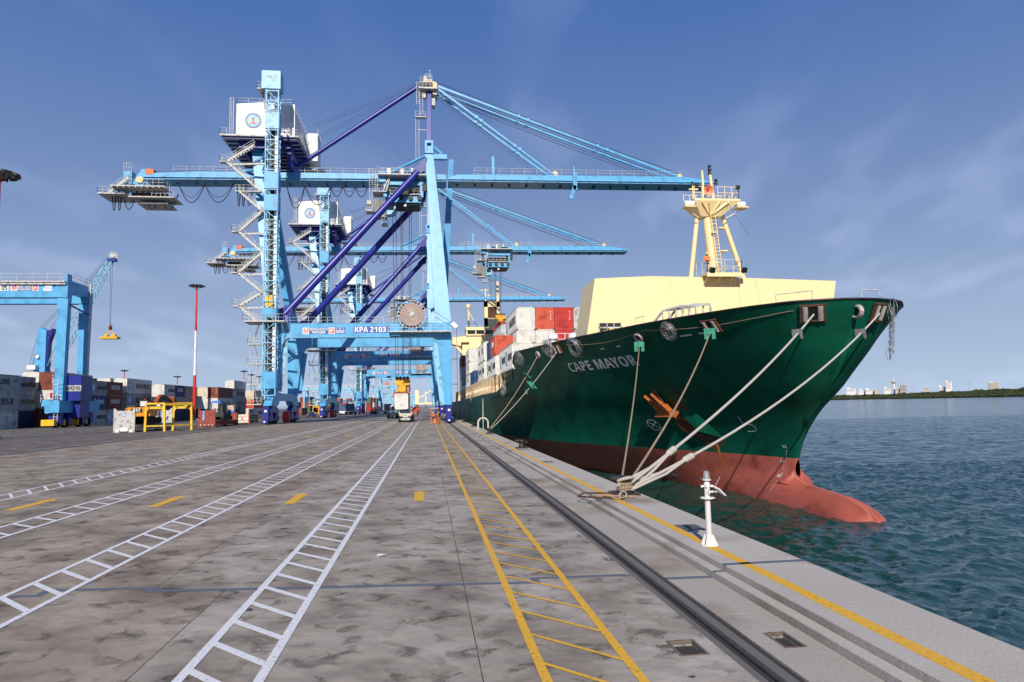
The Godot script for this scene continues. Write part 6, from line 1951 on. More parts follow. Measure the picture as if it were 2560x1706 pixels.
func yard_gantry() -> void:
	var z0 := -112.0
	var z1 := -118.6
	var y := gy(-55.0)
	var t := thing("yard_gantry_crane", "blue rubber-tyred yard gantry numbered 05 at the left edge", "crane", V(-55, y, -115.3))
	var o := V(-55, y, -115.3)
	var L := func(b: B) -> B:
		for i in b.v.size(): b.v[i] -= o
		return b
	for z in [z0, z1]:
		for x in [-55.55, -78.5]:
			put(L.call(B.new().bar(V(x - 0.1, 4.6, z), V(x, 20.7, z), 1.0, 1.25, 1.1, 1.55, V(1, 0, 0))), "leg", M.sky_paint, t)
		put(L.call(B.new().bx(-79.3, -54.8, 20.65, 22.55, z - 0.7, z + 0.7)), "cross_beam", M.sky_paint, t)
	for x in [-55.5, -78.5]: put(L.call(B.new().bx(x - 0.6, x + 0.65, 21.6, 23.4, z1 + 0.7, z0 - 0.7).bx(x + 0.35, x + 0.62, 20.6, 24.3, z0 - 0.7, z0 + 0.73)), "end_tie", M.sky_paint, t)
	put(L.call(B.new().bar(V(-54.85, 19.6, z0), V(-54.85, 18.8, z1), 0.2, 0.2)), "leg_brace", M.navy, t)
	var w := B.new()
	w.bx(-79, -55, 22.9, 23.1, z0 + 0.2, z0 + 1.3).rail([V(-79, 23.1, z0 + 1.3), V(-55.3, 23.1, z0 + 1.3)], 1.1, 2.1)
	w.bar(V(-79, 22.75, z0 + 0.85), V(-55, 22.75, z0 + 0.85), 0.5, 0.3).rail([V(-54.5, 23.4, z0), V(-54.5, 23.4, z1)], 1.0, 1.6)
	put(L.call(w), "walkway", M.galv, t)
	put(L.call(B.new().bar(V(-54.55, 4.0, z1 + 0.6), V(-54.6, 24.0, z1 + 0.6), 0.22, 0.25)), "cable_duct", M.galv, t)
	var br := B.new()
	for k in 16: br.bar(V(-56.5 - k * 1.4, 22.6, z0 + 0.75), V(-56.9 - k * 1.4, 22.25, z0 + 0.75), 0.08, 0.1)
	put(L.call(br), "walkway_bracket", M.navy, t)
	# sill with power house, ladder and stair
	put(L.call(B.new().bx(-56.4, -54.4, 3.0, 4.8, -122.0, -109.4).bx(-57.4, -56.2, 4.0, 5.0, -111.6, -110.4).bx(-56.9, -55.9, 2.9, 4.0, -111.4, -110.6)), "sill_beam", M.sky_paint, t)
	put(L.call(B.new().bx(-55.2, -53.0, 4.8, 8.6, -116.2, -112.6).bx(-54.8, -53.4, 2.2, 4.8, -116.5, -113.5)), "power_house", M.navy, t)
	put(L.call(B.new().bx(-55.2, -52.9, 6.25, 7.15, -112.62, -112.5)), "number_plate", M.rack_grey, t)
	var tm := words("KPA2 05", 0.62, t, M.lettering_black, V(-54.05, 6.7, -112.47) - o, Basis(), "lettering", 2.05)
	var ld := B.new()
	ld.ladder(V(-55.5, 3.9, -110.4), V(-55.5, 8.2, -110.4), V(1, 0, 0), 0.7, 0.6, 0.045).ladder(V(-55.0, 1.0, -109.6), V(-55.0, 4.2, -109.9), V(1, 0, 0), 0.5, 0.4, 0.04)
	ld.rail([V(-57.4, 4.6, -110.2), V(-54.6, 4.6, -110.2)], 1.1, 0.8, 0.04).bx(-56.4, -55.6, 5.0, 6.2, -110.4, -110.1).bx(-55.0, -54.7, 8.5, 9.0, -120, -113)
	put(L.call(ld), "access_ladder", M.galv, t)
	put(L.call(B.new().tube(V(-55.9, 5.3, -110.0), V(-55.9, 6.0, -110.0), 0.14, 10)), "extinguisher", M.signal_red, t)
	var ax := B.new()
	for z in [-110.6, -113.2, -117.4, -120.0]: ax.bx(-56.2, -54.6, 1.3, 3.0, z - 0.5, z + 0.5)
	put(L.call(ax), "bogie", M.navy, t)
	var wh := B.new()
	for z in [-110.6, -113.2, -117.4, -120.0]: wh.lathe([V2(0.3, -0.35), V2(0.72, -0.35), V2(0.8, -0.2), V2(0.8, 0.2), V2(0.72, 0.35), V2(0.3, 0.35)], V(-55.4, y + 0.8, z), 20, V(1, 0, 0))
	put(L.call(wh), "tyre", M.rubber, t)
	for z in [-109.2, -112.0, -116.0, -118.8]: put(L.call(B.new().bx(-56.6 if z > -110 else -55.9, -54.8, y + 0.35, y + 1.25, z - 0.25, z + 0.25)), "wheel_guard", M.frame_yellow, t)
	# boards on the beam
	put(L.call(B.new().bx(-66.5, -63.2, 21.65, 22.5, z0 + 0.70, z0 + 0.74).bx(-62.9, -61.9, 21.65, 22.45, z0 + 0.70, z0 + 0.74).bx(-59.9, -59.0, 21.65, 22.45, z0 + 0.7, z0 + 0.74).bx(-58.3, -57.1, 21.65, 22.45, z0 + 0.7, z0 + 0.74)), "white_board", M.lettering_white, t)
	put(L.call(B.new().bx(-61.88, -59.92, 21.65, 22.45, z0 + 0.70, z0 + 0.74)), "blue_board", M.sign_blue, t)
	words("KPA2 05", 0.66, t, M.lettering_black, V(-64.85, 22.06, z0 + 0.76) - o, Basis(), "lettering", 3.0)
	words("M", 0.62, t, M.sign_red, V(-62.4, 22.05, z0 + 0.76) - o, Basis(), "logo_letter", 0.7)
	words("MITSUI PACECO", 0.3, t, M.lettering_white, V(-60.9, 22.24, z0 + 0.76) - o, Basis(), "lettering", 1.8)
	words("TRANSTAINER", 0.3, t, M.lettering_white, V(-60.9, 21.85, z0 + 0.76) - o, Basis(), "lettering", 1.75)
	put(L.call(B.new().bx(-59.8, -59.1, 21.72, 22.38, z0 + 0.74, z0 + 0.755)), "logo_field", M.sign_red, t)
	words("P", 0.45, t, M.lettering_white, V(-59.45, 22.05, z0 + 0.77) - o, Basis(), "logo_letter", 0.35)
	words("RTG", 0.34, t, M.sky_paint, V(-57.7, 22.05, z0 + 0.76) - o, Basis(), "lettering", 0.9)

func mobile_crane() -> void:
	var z := -170.0
	var t := thing("mobile_harbour_crane", "blue mobile harbour crane with a lattice jib behind the yard stacks", "crane", V(-88, gy(-88), z))
	var o := t.position
	var L := func(b: B) -> B:
		for i in b.v.size(): b.v[i] -= o
		return b
	put(L.call(B.new().xy([V2(-90.4, 2.0), V2(-89.3, 22.6), V2(-88.6, 22.8), V2(-87.4, 22.0), V2(-87.4, 2.0)], z, 2.2)), "tower", M.sky_paint, t)
	put(L.call(B.new().xy([V2(-87.4, 22.0), V2(-86.2, 22.6), V2(-86.4, 21.4), V2(-87.0, 19.6), V2(-87.2, 13.0), V2(-86.6, 12.0), V2(-86.9, 2.0), V2(-87.4, 2.0)], z, 1.6)), "tower_front", M.navy, t)
	put(L.call(B.new().bx(-94, -82, 1.4, 3.4, z - 3.5, z + 3.5).bx(-93, -85, 3.4, 6.5, z - 2.5, z + 2.5)), "carriage", M.sky_paint, t)
	var wl := B.new()
	for k in 6:
		for s in [-1, 1]: wl.tube(V(-93 + k * 2.0, gy(-88) + 0.6, z + s * 3.3 - 0.3), V(-93 + k * 2.0, gy(-88) + 0.6, z + s * 3.3 + 0.3), 0.65, 14)
	put(L.call(wl), "wheel", M.rubber, t)
	put(L.call(B.new().bx(-90.6, -88.8, 13.0, 14.0, z + 1.0, z + 2.4).tube(V(-88.9, 16.0, z + 1.2), V(-88.9, 16.0, z + 1.6), 0.4, 10)), "cab", M.white, t)
	# lattice jib
	var j := B.new()
	var a := V(-86.6, 13.8, z)
	var b := V(-74.2, 39.4, z)
	var d := (b - a).normalized()
	var s := d.cross(V(0, 0, 1)).normalized()
	var ch := []
	for q in [[-1, -1], [1, -1], [1, 1], [-1, 1]]:
		ch.append([a + s * 0.5 * q[0] + V(0, 0, 0.6 * q[1]), a.lerp(b, 0.2) + s * 1.15 * q[0] + V(0, 0, 1.0 * q[1]), b + s * 0.45 * q[0] + V(0, 0, 0.5 * q[1])])
		for k in 2: j.bar(ch[-1][k], ch[-1][k + 1], 0.16, 0.16)
	for k in 16:
		var t0 := k / 16.0
		var t1 := (k + 1) / 16.0
		for i in 4:
			var p: Vector3 = ch[i][1].lerp(ch[i][2], t0)
			var q2: Vector3 = ch[(i + 1) % 4][1].lerp(ch[(i + 1) % 4][2], t1)
			j.bar(p, q2, 0.08, 0.08)
	put(L.call(j), "jib", M.sky_blue_pale, t)
	var r := B.new()
	for z2 in [-0.5, 0.5]:
		r.path([V(-87.0, 22.6, z + z2), V(-74.8, 39.2, z + z2)], 0.04, 4).path([V(-89.2, 22.6, z + z2), V(-74.8, 39.6, z + z2)], 0.04, 4).path([V(-89.3, 22.6, z + z2), V(-93.0, 4.0, z + z2)], 0.04, 4).path([V(-88.9, 22.6, z + z2), V(-91.8, 4.0, z + z2)], 0.04, 4)
		r.path([V(-74.2, 39.0, z + z2), V(-74.1, 23.8, z + z2 * 0.4)], 0.035, 4)
	put(L.call(r), "rope_run", M.wire, t)
	var sv := B.new()
	for k in 12:
		var an := TAU * k / 12
		sv.bar(V(-73.9, 40.0, z), V(-73.9 + cos(an) * 1.1, 40.0 + sin(an) * 1.1, z), 0.12, 0.2)
	sv.tube(V(-73.9, 40.0, z - 0.25), V(-73.9, 40.0, z + 0.25), 0.45, 14)
	put(L.call(sv), "jib_head_sheave", M.galv, t)
	put(L.call(B.new().bx(-75.0, -73.2, 38.6, 39.3, z - 0.7, z + 0.7)), "jib_head", M.navy, t)
	var h := thing("jib_spreader", "small yellow spreader hanging from the mobile crane's jib", "spreader", V(-74.0, 20.1, z))
	put(B.new().bx(-1.9, 1.9, 0.0, 0.5, -1.0, 1.0).bx(-1.2, -0.4, 0.5, 1.0, -0.5, 0.5).bx(0.4, 1.3, 0.5, 1.0, -0.5, 0.5), "spreader_frame", M.spreader_yellow, h)
	put(B.new().bar(V(-1.3, 0.5, 0), V(0, 2.2, 0), 0.15, 0.18).bar(V(1.3, 0.5, 0), V(0, 2.2, 0), 0.15, 0.18).bar(V(-0.6, 1.4, 0), V(0.6, 1.4, 0), 0.12, 0.12), "sling_frame", M.spreader_yellow, h)
	put(B.new().bx(-0.3, 0.3, 2.2, 2.9, -0.25, 0.25).tube(V(0, 2.9, -0.2), V(0, 2.9, 0.2), 0.32, 12).tube(V(0, 2.9, 0), V(0, 3.8, 0), 0.1, 6), "hook_block", M.rust_dark, h)

func flat_rack(label: String, at: Vector3, L: float, m: Material, hgt: float) -> Node3D:
	var t := thing("flat_rack", label, "flat rack", at, "flat racks on the apron")
	put(B.new().bx(-1.2, 1.2, 0.25, 0.85, -L, 0.0).bx(-1.22, 1.22, 0.62, 0.85, -L, 0.02), "deck_frame", m, t)
	for z in [0.0, -L]:
		var e := Node3D.new()
		e.name = "end_wall"
		t.add_child(e, true)
		put(B.new().bx(-1.1, 1.1, 0.85, hgt - 0.3, z - 0.12, z + 0.02).bx(-1.2, -1.06, 0.0, hgt, z - 0.16, z + 0.05).bx(1.06, 1.2, 0.0, hgt, z - 0.16, z + 0.05).xy([V2(-1.06, hgt), V2(-1.06, hgt - 0.35), V2(-0.8, hgt - 0.35)], z - 0.05, 0.1).xy([V2(1.06, hgt), V2(0.8, hgt - 0.35), V2(1.06, hgt - 0.35)], z - 0.05, 0.1), "wall_panel", m, e)
		put(B.new().bx(-1.0, -0.55, 0.0, 0.35, z - 0.1, z + 0.06).bx(0.55, 1.0, 0.0, 0.35, z - 0.1, z + 0.06).bx(-0.45, 0.45, 0.12, 0.55, z - 0.06, z + 0.06), "twist_lock_box", M.white if m == M.rack_grey else m, e)
	return t

func excavator() -> void:
	var y := gy(-35.9)
	var f := flat_rack("grey flat rack carrying the yellow excavator", V(-35.95, y, -87.0), 12.0, M.rack_grey, 2.85)
	place(star_mesh(), "star_plate", M.star_blue, f, V(0.0, 2.05, 0.03), Basis().scaled(V(0.25, 0.25, 1)))
	place(star_only(), "star", M.lettering_white, f, V(0.0, 2.05, 0.04), Basis().scaled(V(0.25, 0.25, 1)))
	put(B.new().xy([V2(-0.13, 1.2), V2(0.07, 1.2), V2(-0.03, 1.4)], 0.03, 0.012), "warning_triangle", M.cab_yellow, f)
	var t := thing("excavator", "yellow tracked excavator with folded boom standing on the grey flat rack", "excavator", V(-35.2, y + 0.85, -91.2))
	for s in [-1, 1]:
		put(B.new().zy([V2(-2.0, 0.1), V2(-2.25, 0.45), V2(-2.0, 0.85), V2(2.0, 0.85), V2(2.25, 0.45), V2(2.0, 0.1), V2(1.6, 0.0), V2(-1.6, 0.0)], s * 0.9, 0.55), "track", M.rubber, t)
	put(B.new().bx(-0.7, 0.7, 0.3, 1.0, -1.2, 1.2), "undercarriage", M.dark_gear, t)
	put(B.new().prism(PackedVector2Array([V2(-1.35, 1.0), V2(-1.45, 1.3), V2(-1.42, 1.95), V2(-1.2, 2.1), V2(1.2, 2.1), V2(1.42, 1.95), V2(1.45, 1.0)]), V(0, 0, 1.2), V(1, 0, 0), V(0, 1, 0), V(0, 0, 1), 2.4), "house", M.cat_yellow, t)
	put(B.new().bx(-0.8, 0.55, 1.45, 1.95, 2.41, 2.43), "badge_plate", M.black_paint, t)
	words("CAT", 0.4, t, M.lettering_white, V(-0.1, 1.72, 2.45), Basis(), "lettering", 0.85)
	var c := Node3D.new()
	c.name = "cab"
	t.add_child(c, true)
	put(B.new().bx(-0.35, 0.62, 2.1, 2.95, -0.2, 1.0).bx(-0.38, 0.65, 2.92, 3.02, -0.25, 1.05), "cab_frame", M.dark_gear, c)
	put(B.new().bx(-0.25, 0.52, 2.25, 2.85, 1.0, 1.03), "cab_glass", M.lamp_glass, c)
	put(B.new().lathe([V2(0, 3.0), V2(0.1, 3.0), V2(0.08, 3.16), V2(0, 3.2)], V(0.05, 0, 0.4), 8), "beacon", M.signal_red, c)
	put(B.new().bx(-1.3, -0.5, 2.1, 2.35, 0.2, 2.0).bx(0.75, 1.25, 2.1, 2.8, 0.6, 1.6), "engine_cover", M.dark_gear, t)
	var bm := B.new()
	var p := [V2(0.3, 1.3), V2(-0.9, 2.6), V2(-2.3, 3.55), V2(-3.3, 3.65), V2(-3.35, 3.15), V2(-2.2, 2.85), V2(-1.0, 1.9), V2(-0.2, 0.9)]
	bm.zy(p, 0.9, 0.5)
	put(bm, "boom", M.dark_gear, t)
	var hz := B.new()
	for k in 5: hz.path([V(0.7 + k * 0.1, 1.6, 0.4), V(0.7 + k * 0.1, 2.6, -0.4), V(0.7 + k * 0.1, 3.5, -1.6), V(0.7 + k * 0.1, 3.75, -2.6)], 0.035, 5)
	put(hz, "hydraulic_hose", M.orange, t)
	put(B.new().bar(V(0.9, 3.5, -3.2), V(0.9, 2.6, -6.4), 0.35, 0.5).bar(V(0.9, 3.6, -2.8), V(0.9, 3.3, -5.2), 0.14, 0.14), "dipper_arm", M.dark_gear, t)
	put(B.new().zy([V2(-5.6, 3.3), V2(-6.2, 3.5), V2(-6.9, 3.0), V2(-6.7, 2.3), V2(-6.0, 2.4)], 0.9, 0.9), "bucket", M.rust, t)
	put(B.new().bar(V(1.2, 0.1, -1.6), V(1.9, -0.5, -0.6), 0.5, 0.06).bar(V(1.35, 0.5, -3.2), V(1.5, 0.9, -3.4), 0.3, 0.05), "boarding_ramp", M.galv, t)

func drill_rig() -> void:
	var y := gy(-32.3)
	var f := flat_rack("red-brown flat rack carrying a dark drilling machine", V(-32.35, y, -106.0), 12.2, M.rack_red, 2.75)
	put(B.new().bx(-0.62, -0.3, 1.0, 2.45, 0.025, 0.04), "name_strip", M.sign_blue, f)
	words("FLORENS", 0.2, f, M.lettering_white, V(-0.46, 1.7, 0.05), Basis(V(0, 0, 1), -PI / 2), "lettering", 1.3)
	put(B.new().bx(-0.9, -0.75, 0.3, 0.42, 0.06, 0.09).bx(-0.35, -0.22, 0.3, 0.42, 0.06, 0.09).bx(0.22, 0.38, 0.3, 0.42, 0.06, 0.09).bx(0.75, 0.9, 0.3, 0.42, 0.06, 0.09), "reflector", M.white, f)
	var t := thing("drilling_machine", "dark drilling machine with a blue canopy on the red-brown flat rack", "machine", V(-31.9, y + 0.85, -111.5))
	for s in [-1, 1]: put(B.new().zy([V2(-2.2, 0.1), V2(-2.4, 0.4), V2(-2.2, 0.7), V2(2.2, 0.7), V2(2.4, 0.4), V2(2.2, 0.1)], s * 0.8, 0.5), "track", M.rubber, t)
	put(B.new().bx(-0.9, 0.9, 0.6, 1.3, -2.2, 2.0), "chassis", M.dark_gear, t)
	put(B.new().bx(-0.9, 0.5, 2.75, 2.95, -0.2, 2.2).bx(-0.8, 0.4, 2.95, 3.05, 0.0, 2.0), "canopy", M.bright_blue, t)
	put(B.new().bar(V(-0.8, 1.2, 2.0), V(-0.85, 2.8, 2.1), 0.1, 0.1).bar(V(0.3, 1.2, 2.0), V(0.45, 2.8, 2.1), 0.1, 0.1).bar(V(0.4, 1.2, -0.1), V(0.45, 2.8, -0.1), 0.1, 0.1).zy([V2(2.0, 1.2), V2(1.8, 2.4), V2(0.6, 2.6), V2(-0.4, 2.2), V2(-0.6, 1.2)], 0.5, 0.35), "canopy_post", M.dark_gear, t)
	put(B.new().bx(0.3, 1.3, 1.5, 2.35, -3.4, -2.2), "plywood_crate", M.plywood, t)
	put(B.new().bx(0.3, 1.3, 1.22, 1.5, -3.4, -2.2), "tank", M.bright_blue, t)
	put(B.new().bx(0.4, 1.5, 1.2, 2.3, -5.2, -3.45), "cover_panel", M.box_navy, t)

func overheight_frame(label: String, at: Vector3, turn: float) -> void:
	var t := thing("lifting_frame", label, "lifting frame", at, "yellow lifting frames", turn)
	for e in [[0.0, 0.0], [2.1, -3.2]]:
		var o := Node3D.new()
		o.name = "end_portal"
		t.add_child(o, true)
		put(B.new().xy([V2(-1.25 + e[0], 0), V2(-1.0 + e[0], 0), V2(-0.96 + e[0], 2.45), V2(-0.75 + e[0], 2.75), V2(0.75 + e[0], 2.75), V2(0.96 + e[0], 2.45), V2(1.0 + e[0], 0), V2(1.25 + e[0], 0), V2(1.15 + e[0], 3.5), V2(-1.15 + e[0], 3.5)], e[1], 0.22), "portal", M.frame_yellow, o)
		put(B.new().bx(-0.95 + e[0], 0.9 + e[0], 3.05, 3.3, e[1] + 0.11, e[1] + 0.125).bx(-0.8 + e[0], -0.6 + e[0], 2.86, 2.95, e[1] + 0.11, e[1] + 0.125).bx(0.6 + e[0], 0.8 + e[0], 2.86, 2.95, e[1] + 0.11, e[1] + 0.125), "portal_slot", M.black_paint, o)
		put(B.new().bx(-1.05 + e[0], 1.05 + e[0], 0.62, 0.76, e[1] - 0.08, e[1] + 0.08), "lower_rail", M.frame_yellow, o)
		put(B.new().bx(0.2 + e[0], 0.6 + e[0], 3.1, 3.25, e[1] + 0.125, e[1] + 0.15), "name_plate", M.white, o)
	put(B.new().bar(V(1.1, 3.3, 0), V(3.2, 3.3, -3.2), 0.2, 0.3).bar(V(-1.1, 3.3, 0), V(1.0, 3.3, -3.2), 0.2, 0.3).bar(V(1.1, 0.7, 0), V(3.2, 0.7, -3.2), 0.12, 0.14), "side_beam", M.frame_yellow, t)

func rack_bundle() -> void:
	var y := gy(-33.0)
	var t := thing("flat_rack_bundle", "bundle of folded white flat racks with red corner posts left of the crane's foot", "flat rack", V(-32.9, y, -127.5), "flat racks on the apron")
	for k in 3:
		put(B.new().bx(-1.15, 1.15, 0.15 + k * 0.52, 0.58 + k * 0.52, -6.0, 0.0), "folded_rack", M.box_cream if k != 1 else M.white, t)
		for q in 8: put(B.new().bx(1.15, 1.2, 0.17 + k * 0.52, 0.55 + k * 0.52, -0.6 - q * 0.75, -0.25 - q * 0.75), "side_recess_shade", M.black_paint, t)  # black plates stand for the shade in the side hollows
	for x in [-1.18, 1.18]: put(B.new().bx(x - 0.1, x + 0.1, 0, 1.95, -0.25, 0.06), "corner_post", M.signal_red, t)
	put(B.new().bx(1.1, 1.28, 0, 1.8, -6.1, -5.9).xy([V2(-0.14, 0.6), V2(0.14, 0.6), V2(0.05, 1.3), V2(-0.05, 1.3)], 0.03, 0.06), "locking_post", M.signal_red, t)

func far_gantries() -> void:
	# blue yard gantries and older cranes far down the quay
	var k := 0
	for e in [[-59.0, -340.0, 12.0, 24.0, "first far blue yard gantry, left of the second crane"], [-45.0, -420.0, 13.5, 15.0, "far blue yard gantry right of the second crane's foot"], [-29.0, -430.0, 21.0, 10.0, "tall far blue gantry behind the third crane's land leg"], [-17.0, -400.0, 9.5, 9.0, "low far blue gantry behind the container truck"], [-24.0, -470.0, 26.0, 9.0, "tallest far blue gantry behind the third crane"], [-36.0, -500.0, 18.0, 14.0, "farthest blue gantry behind the yellow lift cab"]]:
		var x: float = e[0]
		var h: float = e[2]
		var w: float = e[3]
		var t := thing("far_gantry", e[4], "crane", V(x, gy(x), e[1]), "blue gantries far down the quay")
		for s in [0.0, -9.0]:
			for q in [0.0, w]: put(B.new().bx(q - 0.5, q + 0.5, 0, h, s - 0.5, s + 0.5), "leg", M.sky_blue_pale, t)
			put(B.new().bx(-0.8, w + 0.8, h - 1.2, h, s - 0.6, s + 0.6), "cross_beam", M.sky_blue_pale, t)
			put(B.new().bar(V(0, h * 0.45, s), V(w, h - 1.0, s), 0.4, 0.4).bar(V(w, h * 0.1, s), V(0, h * 0.45, s), 0.35, 0.35).bx(0, w, h * 0.42, h * 0.47, s - 0.3, s + 0.3), "lattice_brace", M.sky_blue_pale, t)
		for q in [0.0, w]: put(B.new().bx(q - 0.45, q + 0.45, h - 1.1, h - 0.2, -9, 0).bx(q - 0.5, q + 0.5, 0.9, 2.0, -9.6, 0.6), "side_tie", M.sky_blue_pale, t)
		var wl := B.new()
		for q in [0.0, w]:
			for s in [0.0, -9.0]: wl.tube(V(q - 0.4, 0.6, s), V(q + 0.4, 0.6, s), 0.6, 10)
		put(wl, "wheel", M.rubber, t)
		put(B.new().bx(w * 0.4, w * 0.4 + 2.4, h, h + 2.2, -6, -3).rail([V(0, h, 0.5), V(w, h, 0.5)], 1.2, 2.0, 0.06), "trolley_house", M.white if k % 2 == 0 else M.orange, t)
		k += 1
	# ship berthed beyond with a cream derrick
	var f := thing("far_ship", "cream and brown cargo ship with a raised derrick at the far berth", "ship", V(-2.0, -4.0, -470.0))
	put(B.new().bx(8.5, 26, 0, 9.0, -120, 10), "hull", M.box_blue, f)
	put(B.new().bx(-8.2, 6.5, 8.2, 9.4, -30, -8), "gangway_bridge", M.cream, f)
	put(B.new().bx(-6.8, -4.2, 5, 17.8, -14, -12).bx(-6.4, -4.6, 17.8, 18.4, -13.8, -12.2).bx(0.3, 1.0, 5, 17, -14, -13.2), "derrick_post", M.cream, f)
	put(B.new().bar(V(-5.0, 12.2, -13), V(7.0, 19.4, -13), 0.6, 0.6), "derrick_boom", M.cream, f)
	put(B.new().bx(-6.8, -4.2, 4.0, 5.0, -20, -8).bx(0.2, 1.2, 4.0, 5.0, -20, -8), "post_foot", M.grey_gear, f)

# ---------- vehicles, people and quay furniture ----------
func wheels(t: Node3D, spots: Array, r: float, w: float) -> void:
	for p in spots:
		var o := Node3D.new()
		o.name = "wheel"
		t.add_child(o, true)
		put(B.new().lathe([V2(r * 0.55, -w / 2), V2(r * 0.92, -w / 2), V2(r, -w * 0.3), V2(r, w * 0.3), V2(r * 0.92, w / 2), V2(r * 0.55, w / 2)], p, 18, V(1, 0, 0)), "tyre", M.rubber, o)
		put(B.new().lathe([V2(0, -w * 0.4), V2(r * 0.55, -w * 0.45), V2(r * 0.55, w * 0.45), V2(0, w * 0.4)], p, 14, V(1, 0, 0)), "rim", M.grey_gear, o)

func terminal_truck(label: String, at: Vector3, cargo: String, chevrons: bool) -> void:
	at.y = gy(at.x)
	var t := thing("terminal_truck", label, "truck", at, "trucks under the cranes")
	put(B.new().bx(-1.2, 1.2, 1.25, 1.5, -12.6, 0.0).bx(-0.5, 0.5, 0.9, 1.25, -12.4, 0.2).bx(-1.22, -1.05, 1.5, 1.75, -12.6, -12.3).bx(1.05, 1.22, 1.5, 1.75, -12.6, -12.3).bx(-1.25, -1.0, 1.5, 1.85, -0.4, 0.05).bx(1.0, 1.25, 1.5, 1.85, -0.4, 0.05), "trailer_bed", M.mint, t)
	put(B.new().bx(-0.45, 0.45, 0.95, 1.62, 0.02, 0.1), "tail_panel", M.mint, t)
	put(B.new().bx(-0.85, 0.85, 0.5, 0.75, 0.0, 0.14).bx(-0.8, 0.8, 0.38, 0.5, 0.02, 0.1), "rear_bumper", M.galv, t)
	if chevrons:
		for s in [-1, 1]:
			put(B.new().bx(s * 0.48, s * 0.95, 1.1, 1.6, 0.03, 0.09), "chevron_board", M.white, t)
			for k in 3: put(B.new().xy([V2(s * (0.5 + k * 0.15), 1.12), V2(s * (0.57 + k * 0.15), 1.12), V2(s * (0.5 + k * 0.15) + (0.12 if s > 0 else 0.12) * 1.0 - (0.0 if s > 0 else 0.0), 1.58), V2(s * (0.43 + k * 0.15) + 0.12, 1.58)], 0.1, 0.012), "chevron_stripe", M.orange, t)
	put(B.new().bx(-1.1, -0.8, 0.95, 1.05, 0.0, 0.12).bx(0.8, 1.1, 0.95, 1.05, 0.0, 0.12), "tail_lamp", M.signal_red, t)
	var sp := []
	for z in [-0.7, -2.0]:
		for x in [-1.0, 1.0]: sp.append(V(x, 0.52, z))
	for x in [-0.95, 0.95]:
		sp.append(V(x, 0.52, -12.6)); sp.append(V(x, 0.52, -15.6))
	wheels(t, sp, 0.52, 0.55)
	put(B.new().bx(-1.0, 1.0, 0.7, 1.2, -16.4, -12.0), "tractor_frame", M.dark_gear, t)
	put(B.new().bx(-1.2, 0.3, 1.2, 3.1, -16.2, -14.2), "tractor_cab", M.white, t)
	put(B.new().bx(-1.1, 0.2, 2.0, 2.9, -14.2, -14.17), "cab_window", M.glass_dark, t)
	if cargo:
		container("40", cargo, at + V(0, 1.52, -6.3), "%s box riding on %s" % [cargo.substr(4).replace("_", " "), "the mint trailer"], "containers on the trucks")

func semi(label: String, at: Vector3, turn: float, cargo: String) -> void:
	at.y = gy(at.x)
	var t := thing("road_truck", label, "truck", at, "trucks under the cranes", turn)
	put(B.new().bx(-1.2, 1.2, 1.1, 1.35, -12.5, 0).bx(-0.45, 0.45, 0.75, 1.1, -12.5, 0), "trailer_bed", M.white, t)
	var sp := []
	for z in [-1.0, -2.3, -9.5, -14.0]:
		for x in [-1.0, 1.0]: sp.append(V(x, 0.5, z))
	wheels(t, sp, 0.5, 0.5)
	put(B.new().bx(-1.0, 1.0, 0.6, 1.0, -14.8, -8.8), "tractor_frame", M.dark_gear, t)
	put(B.new().zy([V2(-14.9, 0.7), V2(-14.9, 1.7), V2(-14.2, 2.9), V2(-12.7, 3.1), V2(-12.7, 0.7)], 0, 2.3), "tractor_cab", M.white, t)
	put(B.new().bx(-1.0, 1.0, 0.6, 0.9, 0.0, 0.08), "rear_bumper", M.white, t)
	if cargo:
		container("40", cargo, t.transform * V(0, 1.36, -6.2), "%s box riding on the %s" % [cargo.substr(4).replace("_", " "), label.substr(0, 44)], "containers on the trucks", "", 1.0, true, turn)

func car() -> void:
	var t := thing("parked_car", "small white car parked beside the second crane's foot", "car", V(-33.2, gy(-33.2), -203.0), "", 0.35)
	var b := B.new()
	b.zy([V2(2.05, 0.32), V2(2.1, 0.62), V2(1.95, 0.85), V2(1.1, 0.98), V2(0.45, 1.42), V2(-0.9, 1.46), V2(-1.75, 1.05), V2(-2.0, 0.95), V2(-2.05, 0.35)], 0, 1.62)
	put(b, "body", M.car_white, t)
	put(B.new().quad(V(-0.7, 1.0, 1.08), V(-0.6, 1.39, 0.5), V(0.6, 1.39, 0.5), V(0.7, 1.0, 1.08)).bx(-0.825, -0.812, 1.02, 1.36, -1.2, 0.5).bx(0.812, 0.825, 1.02, 1.36, -1.2, 0.5), "window", M.glass_dark, t)
	for i in 6: pass
	put(B.new().bx(-0.72, -0.45, 0.62, 0.78, 2.02, 2.1).bx(0.45, 0.72, 0.62, 0.78, 2.02, 2.1), "headlight", M.lamp_glass, t)
	put(B.new().bx(-0.4, 0.4, 0.4, 0.52, 2.05, 2.11), "grille", M.black_paint, t)
	wheels(t, [V(-0.75, 0.31, 1.3), V(0.75, 0.31, 1.3), V(-0.75, 0.31, -1.3), V(0.75, 0.31, -1.3)], 0.31, 0.2)

